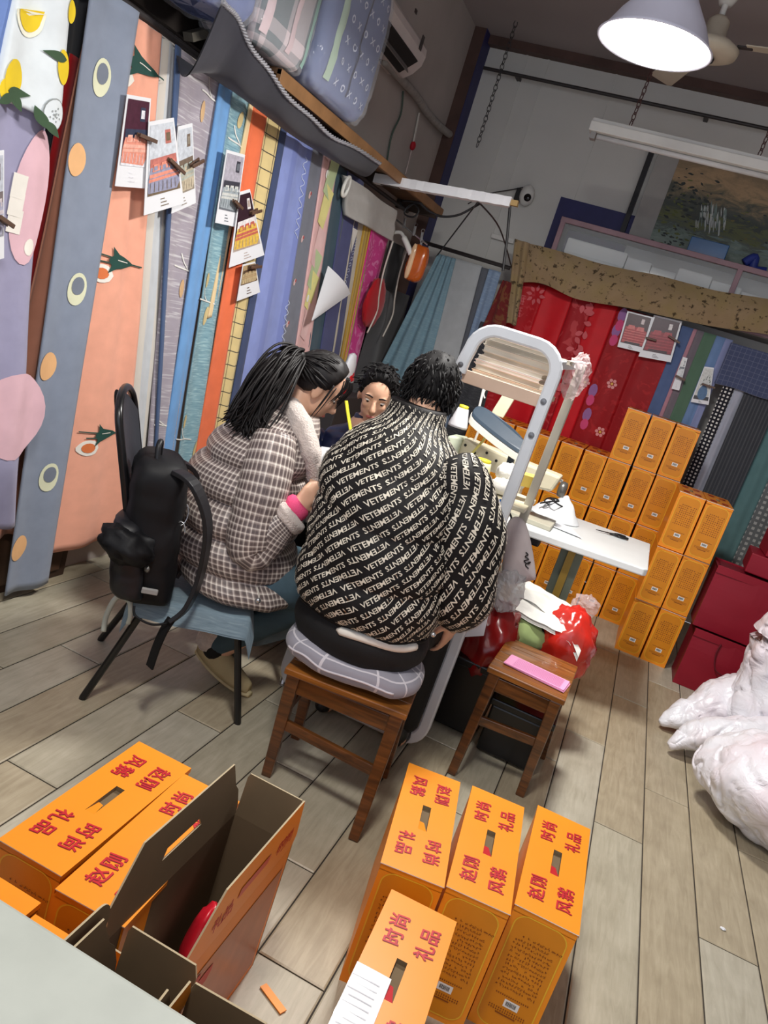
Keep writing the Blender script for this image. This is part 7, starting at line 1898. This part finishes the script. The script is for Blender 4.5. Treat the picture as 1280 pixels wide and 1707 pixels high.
face_bits(root_w, wh, whf, .96)
g = G(); g.ball((-1.10, 2.395, .50), (.19, .19, .09), 20, 12)
for o, kn, a in ((wr * .085, V((-.82, 2.46, .50)), an + V((0, 0, .05))), (wr * -.09, V((-.84, 2.68, .50)), V((-.80, 2.74, .14)))):
    limb(g, [V((-1.12, 2.39, .51)) + o, kn, a], [.095, .072, .052])
remeshed(g, .011, 4).build('trousers', mat('dark_teal_jeans', (66, 88, 100), .8, var=.15, bump=.1, bscale=80), root_w, smooth=True)
for a, b in ((an + V((-.01, 0, .02)), an + V((.03, .03, .15))), (V((-.80, 2.74, .10)), V((-.80, 2.74, .22)))):
    G().capsule(a, b, .050, .060, 16).build('sock', trk, root_w, smooth=True)
fur = mat('pale_fur', (204, 190, 182), .95, var=.12, scale=60, bump=.6, bscale=160, sheen=.5); sole = mat('slipper_tan', (182, 166, 126), .8, var=.08, bump=.2, bscale=200)
for a, dr in ((an, (ft - an)), (V((-.80, 2.74, .10)), V((1, .3, 0)))):
    d = V((dr.x, dr.y, 0)).normalized(); q = V((-d.y, d.x, 0)); o = V((a.x, a.y, 0)); heel = .075 if a is an else .0
    T = lambda x, y, z: o + d * x + q * y + V((0, 0, z + heel * max(0, (.14 - x) / .26) ** 1.2))
    rings = []
    for i in range(15):
        x = -.085 + .265 * i / 14; t = i / 14; w = .046 * sqrt(max(.02, sin(pi * (.06 + .90 * t)))) ; rings.append([T(x, w * cos(2 * pi * j / 20), .012 + .011 * sin(2 * pi * j / 20)) for j in range(20)])
    sl = G().loft(rings).build('slipper_sole', mat('slipper_rubber', (196, 182, 142), .7), root_w, smooth=True)
    rings = []
    for i in range(15):
        x = -.080 + .250 * i / 14; t = i / 14; w = .043 * sqrt(max(.02, sin(pi * (.07 + .88 * t)))); hh = .07 * (1 - t) ** .7 + .038
        rings.append([T(x, w * cos(pi * j / 16), .020 + hh * sin(pi * j / 16) ** .8) for j in range(17)] + [T(x, w * cos(pi * j / 4 + pi) * .9, .018) for j in range(1, 4)])
    G().loft(rings).build('slipper_upper', sole, root_w, smooth=True)
    g = G(); cc = T(-.035, 0, .11)
    g.lathe([(.040, -.045), (.056, -.04), (.060, .0), (.055, .04), (.046, .055), (.036, .05)], cc, 28, M=Matrix.Rotation(.25, 3, V((q.x, q.y, 0))))
    for v in range(len(g.v)): g.v[v] = g.v[v] + (g.v[v] - cc).normalized() * (.006 * nz(g.v[v] * 60) + .004 * nz(g.v[v] * 140))
    G().join(g, lambda v: v).build('fur_cuff', fur, root_w, smooth=True)
# padded coat
plaid = None
def plaid_mat():
    m, nt, p, N, L = node_mat('checked_nylon', .42); p.inputs['Specular IOR Level'].default_value = .4
    uv = N('ShaderNodeUVMap'); sp = N('ShaderNodeSeparateXYZ'); L(uv.outputs[0], sp.inputs[0])
    def band(o):
        f = N('ShaderNodeMath', operation='MULTIPLY'); L(o, f.inputs[0]); f.inputs[1].default_value = 1 / .019
        q = N('ShaderNodeMath', operation='FRACT'); L(f.outputs[0], q.inputs[0])
        r = N('ShaderNodeValToRGB'); r.color_ramp.interpolation = 'LINEAR'; e = r.color_ramp.elements
        e[0].position = 0; e[0].color = (.42, .42, .42, 1); e[1].position = 1; e[1].color = (.42, .42, .42, 1)
        for t, v in ((.10, .06), (.36, .0), (.40, .0), (.62, .05), (.70, .45), (.76, 1), (.84, 1), (.90, .45)):
            k = e.new(t); k.color = (v, v, v, 1)
        L(q.outputs[0], r.inputs['Fac']); return r.outputs[0]
    a, b = band(sp.outputs[0]), band(sp.outputs[1])
    x = N('ShaderNodeMath', operation='ADD'); L(a, x.inputs[0]); L(b, x.inputs[1])
    y = N('ShaderNodeMath', operation='MULTIPLY'); L(x.outputs[0], y.inputs[0]); y.inputs[1].default_value = .62
    r = N('ShaderNodeValToRGB'); e = r.color_ramp.elements; e[0].position = 0; e[0].color = rgb(92, 80, 79); e[1].position = 1; e[1].color = rgb(232, 224, 214)
    k = e.new(.35); k.color = rgb(158, 144, 138)
    L(y.outputs[0], r.inputs['Fac']); L(r.outputs[0], p.inputs['Base Color'])
    return m
plaid = plaid_mat()
def wfold(th, t):
    z = (t - .40) / .118; b = abs(sin(pi * z)) ** .5 - .65
    q = V((sin(th) * 2.4, cos(th) * 2.4, t * 8))
    return .19 * b * (1 if t < .93 else max(0, (1.02 - t) / .09)) + .045 * nz(q) + .02 * nz(q * 2.5)
wt = [(.435, (-1.105, 2.41, .435, .212, .182)), (.465, (-1.118, 2.405, .465, .232, .204)), (.58, (-1.165, 2.40, .58, .232, .218)), (.72, (-1.188, 2.41, .72, .222, .205)), (.86, (-1.182, 2.425, .86, .212, .188)),
      (.97, (-1.160, 2.45, .97, .192, .160)), (1.03, (-1.138, 2.472, 1.03, .150, .128)), (1.075, (-1.12, 2.487, 1.075, .095, .092))]
ww = Wrap(wt, wr, wf, wfold)
g = G(); ww.mesh(g, .435, 1.075, 90, 90, per=1.42, hgt=.71)
def slf(th, t): return .10 * (abs(sin(pi * t * 3.0)) ** .5 - .6) + .08 * nz((sin(th) * 2, cos(th) * 2, t * 6 + 9))
wd = (wrist - el).normalized()
ws = Sleeve([sh + V((-.01, .02, .02)), sh.lerp(el, .4) + wr * .02, el.lerp(sh, .18) + wr * .015, el + V((.02, 0, -.012)), el.lerp(wrist, .45), el.lerp(wrist, .74)], [.070, .082, .083, .080, .076, .064], tuple(wr), slf)
ws.mesh(g, 44, 40, per=.60)
wl = Sleeve([sh2, sh2.lerp(V((-1.12, 2.68, .75)), .5), V((-1.12, 2.68, .76)), V((-1.05, 2.62, .77)), w2.lerp(V((-1.05, 2.62, .77)), .3)], [.085, .10, .095, .08, .065], tuple(-wr), slf)
wl.mesh(g, 30, 30, per=.60)
g.build('coat', plaid, root_w, smooth=True)
def fuzzy(g, a=.006):
    for i in range(len(g.v)): g.v[i] = g.v[i] + V((nz(g.v[i] * 70), nz(g.v[i] * 70 + V((9, 0, 0))), nz(g.v[i] * 70 + V((0, 9, 0))))) * a
    return g
c1 = el.lerp(wrist, .70); c2 = el.lerp(wrist, .93)
fuzzy(G().tube([c1.lerp(c2, k / 8) for k in range(9)], [.060, .072, .075, .074, .074, .075, .074, .068, .052], 28)).build('fur_cuff', fur, root_w, smooth=True)
G().tube([c2.lerp(c1, .1), c2 + wd * .012, c2 + wd * .030, c2 + wd * .036], [.046, .047, .043, .034], 20).build('sweater_cuff', mat('pink_knit', (238, 84, 132), .8, bump=.4, bscale=300), root_w, smooth=True)
pts = [at_y(x, y, q) for x, y, q in ((452, 672, 2.62), (470, 668, 2.52), (492, 690, 2.42), (508, 722, 2.38), (520, 760, 2.37), (526, 800, 2.40))]
fuzzy(G().tube(catmull(pts, 6), [.03] * 6 + [.038] * 12 + [.034] * 7 + [.028] * 6, 22)).build('fur_collar', fur, root_w, smooth=True)
pts = [at_y(428, 978, 2.19), at_y(432, 992, 2.185), at_y(431, 1000, 2.18)]
G().tube(pts, .0025, 6).build('hem_cord', mat('off_white_cord', (196, 190, 180), .7), root_w)
G().ball(at_y(430, 1001, 2.18), .010, 12, 8).build('hem_toggle', chrome, root_w, smooth=True)
# hair: cap, ponytail, fringe
hc2 = wh + f2 * -.010 + u2 * .026
g, _ = hair_cap(hc2, whf, (.083, .104, .104), (.30, .9, .25), 8, .03)
def rt_w(rr):
    while True:
        d = V((rr.gauss(0, 1), rr.gauss(0, 1), rr.gauss(0, 1))).normalized()
        if d.z > -.35 and d.y < .35: break
    return hc2 + s2 * d.x * .081 + f2 * d.y * .101 + u2 * d.z * .101
tie = at_y(497, 594, 2.47)
locks(g, 200, rt_w, lambda rr, a: a.lerp(tie, rr.uniform(.5, .95)) + (a.lerp(tie, .7) - hc2).normalized() * .006, .0045, lambda rr, a, b: (a.lerp(b, .5) - hc2).normalized() * max(0, .100 - (a.lerp(b, .5) - hc2).length), 6)
pt = catmull([tie, at_y(470, 612, 2.40), at_y(440, 650, 2.33), at_y(412, 690, 2.29), at_y(398, 706, 2.28)], 8)
def pony(rr, a):
    return pt[-1] + V((rr.uniform(-.04, .085), rr.uniform(-.03, .03), rr.uniform(-.02, .02)))
rr = random.Random(12)
for i in range(340):
    e = pony(rr, None); o = V((rr.gauss(0, .022), rr.gauss(0, .018), rr.gauss(0, .024))); k = len(pt); pts = []
    for j, p in enumerate(pt):
        t = j / (k - 1); pts.append(p + o * (sin(pi * min(t * .85 + .06, .8)) * 1.1 + .15) + (e - pt[-1]) * t ** 2.2)
    r = rr.uniform(.0028, .0052); g.tube(pts[::2] + [pts[-1]], [r * (1 - .85 * (q / (len(pts[::2]))) ** 4) for q in range(len(pts[::2]) + 1)], 5)
g.ball(tie, .026, 14, 10)
for i in range(46):     # fringe and side strands before the ear
    x = rr.uniform(-.9, .95); a = hc2 + s2 * (.070 * x) + f2 * (.086 * sqrt(max(.05, 1 - x * x * .7))) + u2 * rr.uniform(.055, .075)
    b = hc2 + s2 * (.078 * x) + f2 * (.108 * sqrt(max(.08, 1 - x * x * .75))) + u2 * rr.uniform(-.045, .0)
    g.tube(catmull([a, a.lerp(b, .5) + f2 * .010 + u2 * .010, b], 4), [.0026, .0028, .0026, .0024, .002, .0018, .0014, .001, .0005], 5)
for i in range(7):
    x = rr.uniform(.0, .02); a = hc2 + s2 * .078 + f2 * (.03 + x) + u2 * .02; b = hc2 + s2 * .080 + f2 * (.045 + x * .8) + u2 * rr.uniform(-.12, -.07)
    g.tube(catmull([a, a.lerp(b, .5) + s2 * .006, b], 4), [.002, .002, .002, .0018, .0016, .0014, .0012, .0008, .0005], 5)
g.build('hair', hair_b, root_w, smooth=True)
# papers in her hand
A, Bq, Cq, Dq = at_y(524, 745, 2.46), at_y(536, 750, 2.50), at_y(526, 880, 2.46), at_y(505, 872, 2.40)
for i, (dx, lab_) in enumerate(((0, 'outer of the white sheets the woman holds'), (.012, 'inner of the white sheets the woman holds'))):
    o = V((dx, .02 + dx, .004 * i)); g = G()
    f = lambda u, v: V(A + o).lerp(Bq + o + V((.02, .10, 0)), u).lerp(V(Dq + o).lerp(Cq + o + V((.02, .10, 0)), u), v)
    g.grid(f, 4, 8); g.grid(lambda u, v: f(1 - u, v) + V((.0015, 0, 0)), 4, 8)
    tag(g.build('paper_sheet', white_c), lab_, 'paper', 'sheets in the woman\'s hand')

# ---------- the seamstress facing the camera beyond them
th_ = at_y(628, 660, 3.22); tf = V((.30, -.90, -.30)).normalized()
root_t = thing('person', 'person in a navy coat facing the shop between the two customers', 'person', (th_.x, 3.35, 0))
g = G(); head(g, th_, tf, 1.0); s3, f3, u3, B3 = basis(tf)
cx, cy = th_.x - .01, th_.y + .06
limb(g, [V((cx, cy, th_.z - .20)), th_ - f3 * .03 - u3 * .05], [.058, .050])
limb(g, [V((cx, cy + .06, .52)), V((cx, cy + .05, .75)), V((cx, cy + .01, .95)), V((cx, cy, th_.z - .24))], [.12, .105, .11, .06])
for s in (-1, 1):
    hw = V((cx + s * .13, cy - .28, .745))
    limb(g, [V((cx + s * .15, cy, th_.z - .32)), V((cx + s * .24, cy - .06, .80)), hw], [.04, .036, .027]); hand(g, hw, (-s * .5, -.8, 0), (0, 0, -1), .45, .95, s)
    limb(g, [V((cx + s * .09, cy + .05, .52)), V((cx + s * .10, cy - .26, .52)), V((cx + s * .10, cy - .24, .10))], [.08, .06, .042]); limb(g, [V((cx + s * .10, cy - .24, .05)), V((cx + s * .10, cy - .36, .04))], [.042, .03])
remeshed(g, .0066, 5).build('body', skin, root_t, smooth=True)
face_bits(root_t, th_, tf)
navy = mat('navy_quilt', (26, 34, 66), .35, var=.15, spec=.5)
zt3 = th_.z - .155
tt = [(.46, (cx, cy + .05, .46, .22, .17)), (.6, (cx, cy + .05, .6, .225, .18)), (.8, (cx, cy + .035, .8, .22, .175)), (zt3 - .13, (cx, cy + .01, zt3 - .13, .20, .15)), (zt3 - .05, (cx, cy, zt3 - .05, .17, .135)), (zt3, (cx, cy + .01, zt3, .095, .095)), (zt3 + .05, (cx, cy + .02, zt3 + .05, .082, .085))]
tw_ = Wrap(tt, (1, 0, 0), (0, 1, 0), lambda th, t: .05 * (abs(sin(pi * (t - .46) / .11)) ** .6 - .6) + .04 * nz((sin(th) * 2, cos(th) * 2, t * 7)))
g = G(); tw_.mesh(g, .46, zt3 + .05, 54, 56)
for s in (-1, 1):
    Sleeve([(cx + s * .16, cy + .01, zt3 - .11), (cx + s * .225, cy - .01, zt3 - .22), (cx + s * .25, cy - .06, .83), (cx + s * .20, cy - .17, .79), (cx + s * .145, cy - .26, .765)], [.08, .098, .09, .078, .05], (s, 0, 0), slf).mesh(g, 30, 28)
g.build('coat', navy, root_t, smooth=True)
g = G(); g.ball((cx, cy + .04, .50), (.19, .17, .10), 20, 12)
for s in (-1, 1): limb(g, [V((cx + s * .09, cy + .05, .52)), V((cx + s * .10, cy - .26, .52)), V((cx + s * .10, cy - .24, .10))], [.095, .075, .06])
remeshed(g, .012, 4).build('trousers', trk, root_t, smooth=True)
for s in (-1, 1):
    g = G().ball((cx + s * .10, cy - .30, .045), (.046, .13, .045), 18, 12)
    for v in g.v: v.z = max(v.z, .003)
    g.build('shoe', mat('black_shoe', (20, 20, 22), .4), root_t, smooth=True)
hc3 = th_ + f3 * -.010 + u3 * .028
g, _ = hair_cap(hc3, tf, (.086, .106, .110), (.40, .75, .28), 15, .05)
def rt_t(rr):
    while True:
        d = V((rr.gauss(0, 1), rr.gauss(0, 1), rr.gauss(0, 1))).normalized()
        if d.z > .0 and d.y < .55: break
    return hc3 + s3 * d.x * .084 + f3 * d.y * .102 + u3 * d.z * .108
locks(g, 160, rt_t, lambda rr, a: a + (a - hc3).normalized() * .010 + s3 * rr.uniform(-.04, .04) - u3 * rr.uniform(0, .03) + f3 * rr.uniform(0, .03), .0045, lambda rr, a, b: (a - hc3).normalized() * .008, 7)
g.build('hair', hair_m, root_t, smooth=True)
root = thing('workshop_stool', 'plain stool beneath the seamstress, hidden behind the customers', 'stool', (cx, cy + .05, 0))
G().box((cx, cy + .07, .425), (.34, .30, .03)).build('seat', std, root)
for i in (-1, 1):
    for j in (-1, 1): G().box((cx + i * .14, cy + .07 + j * .12, .205), (.035, .035, .41)).build('leg', std, root)
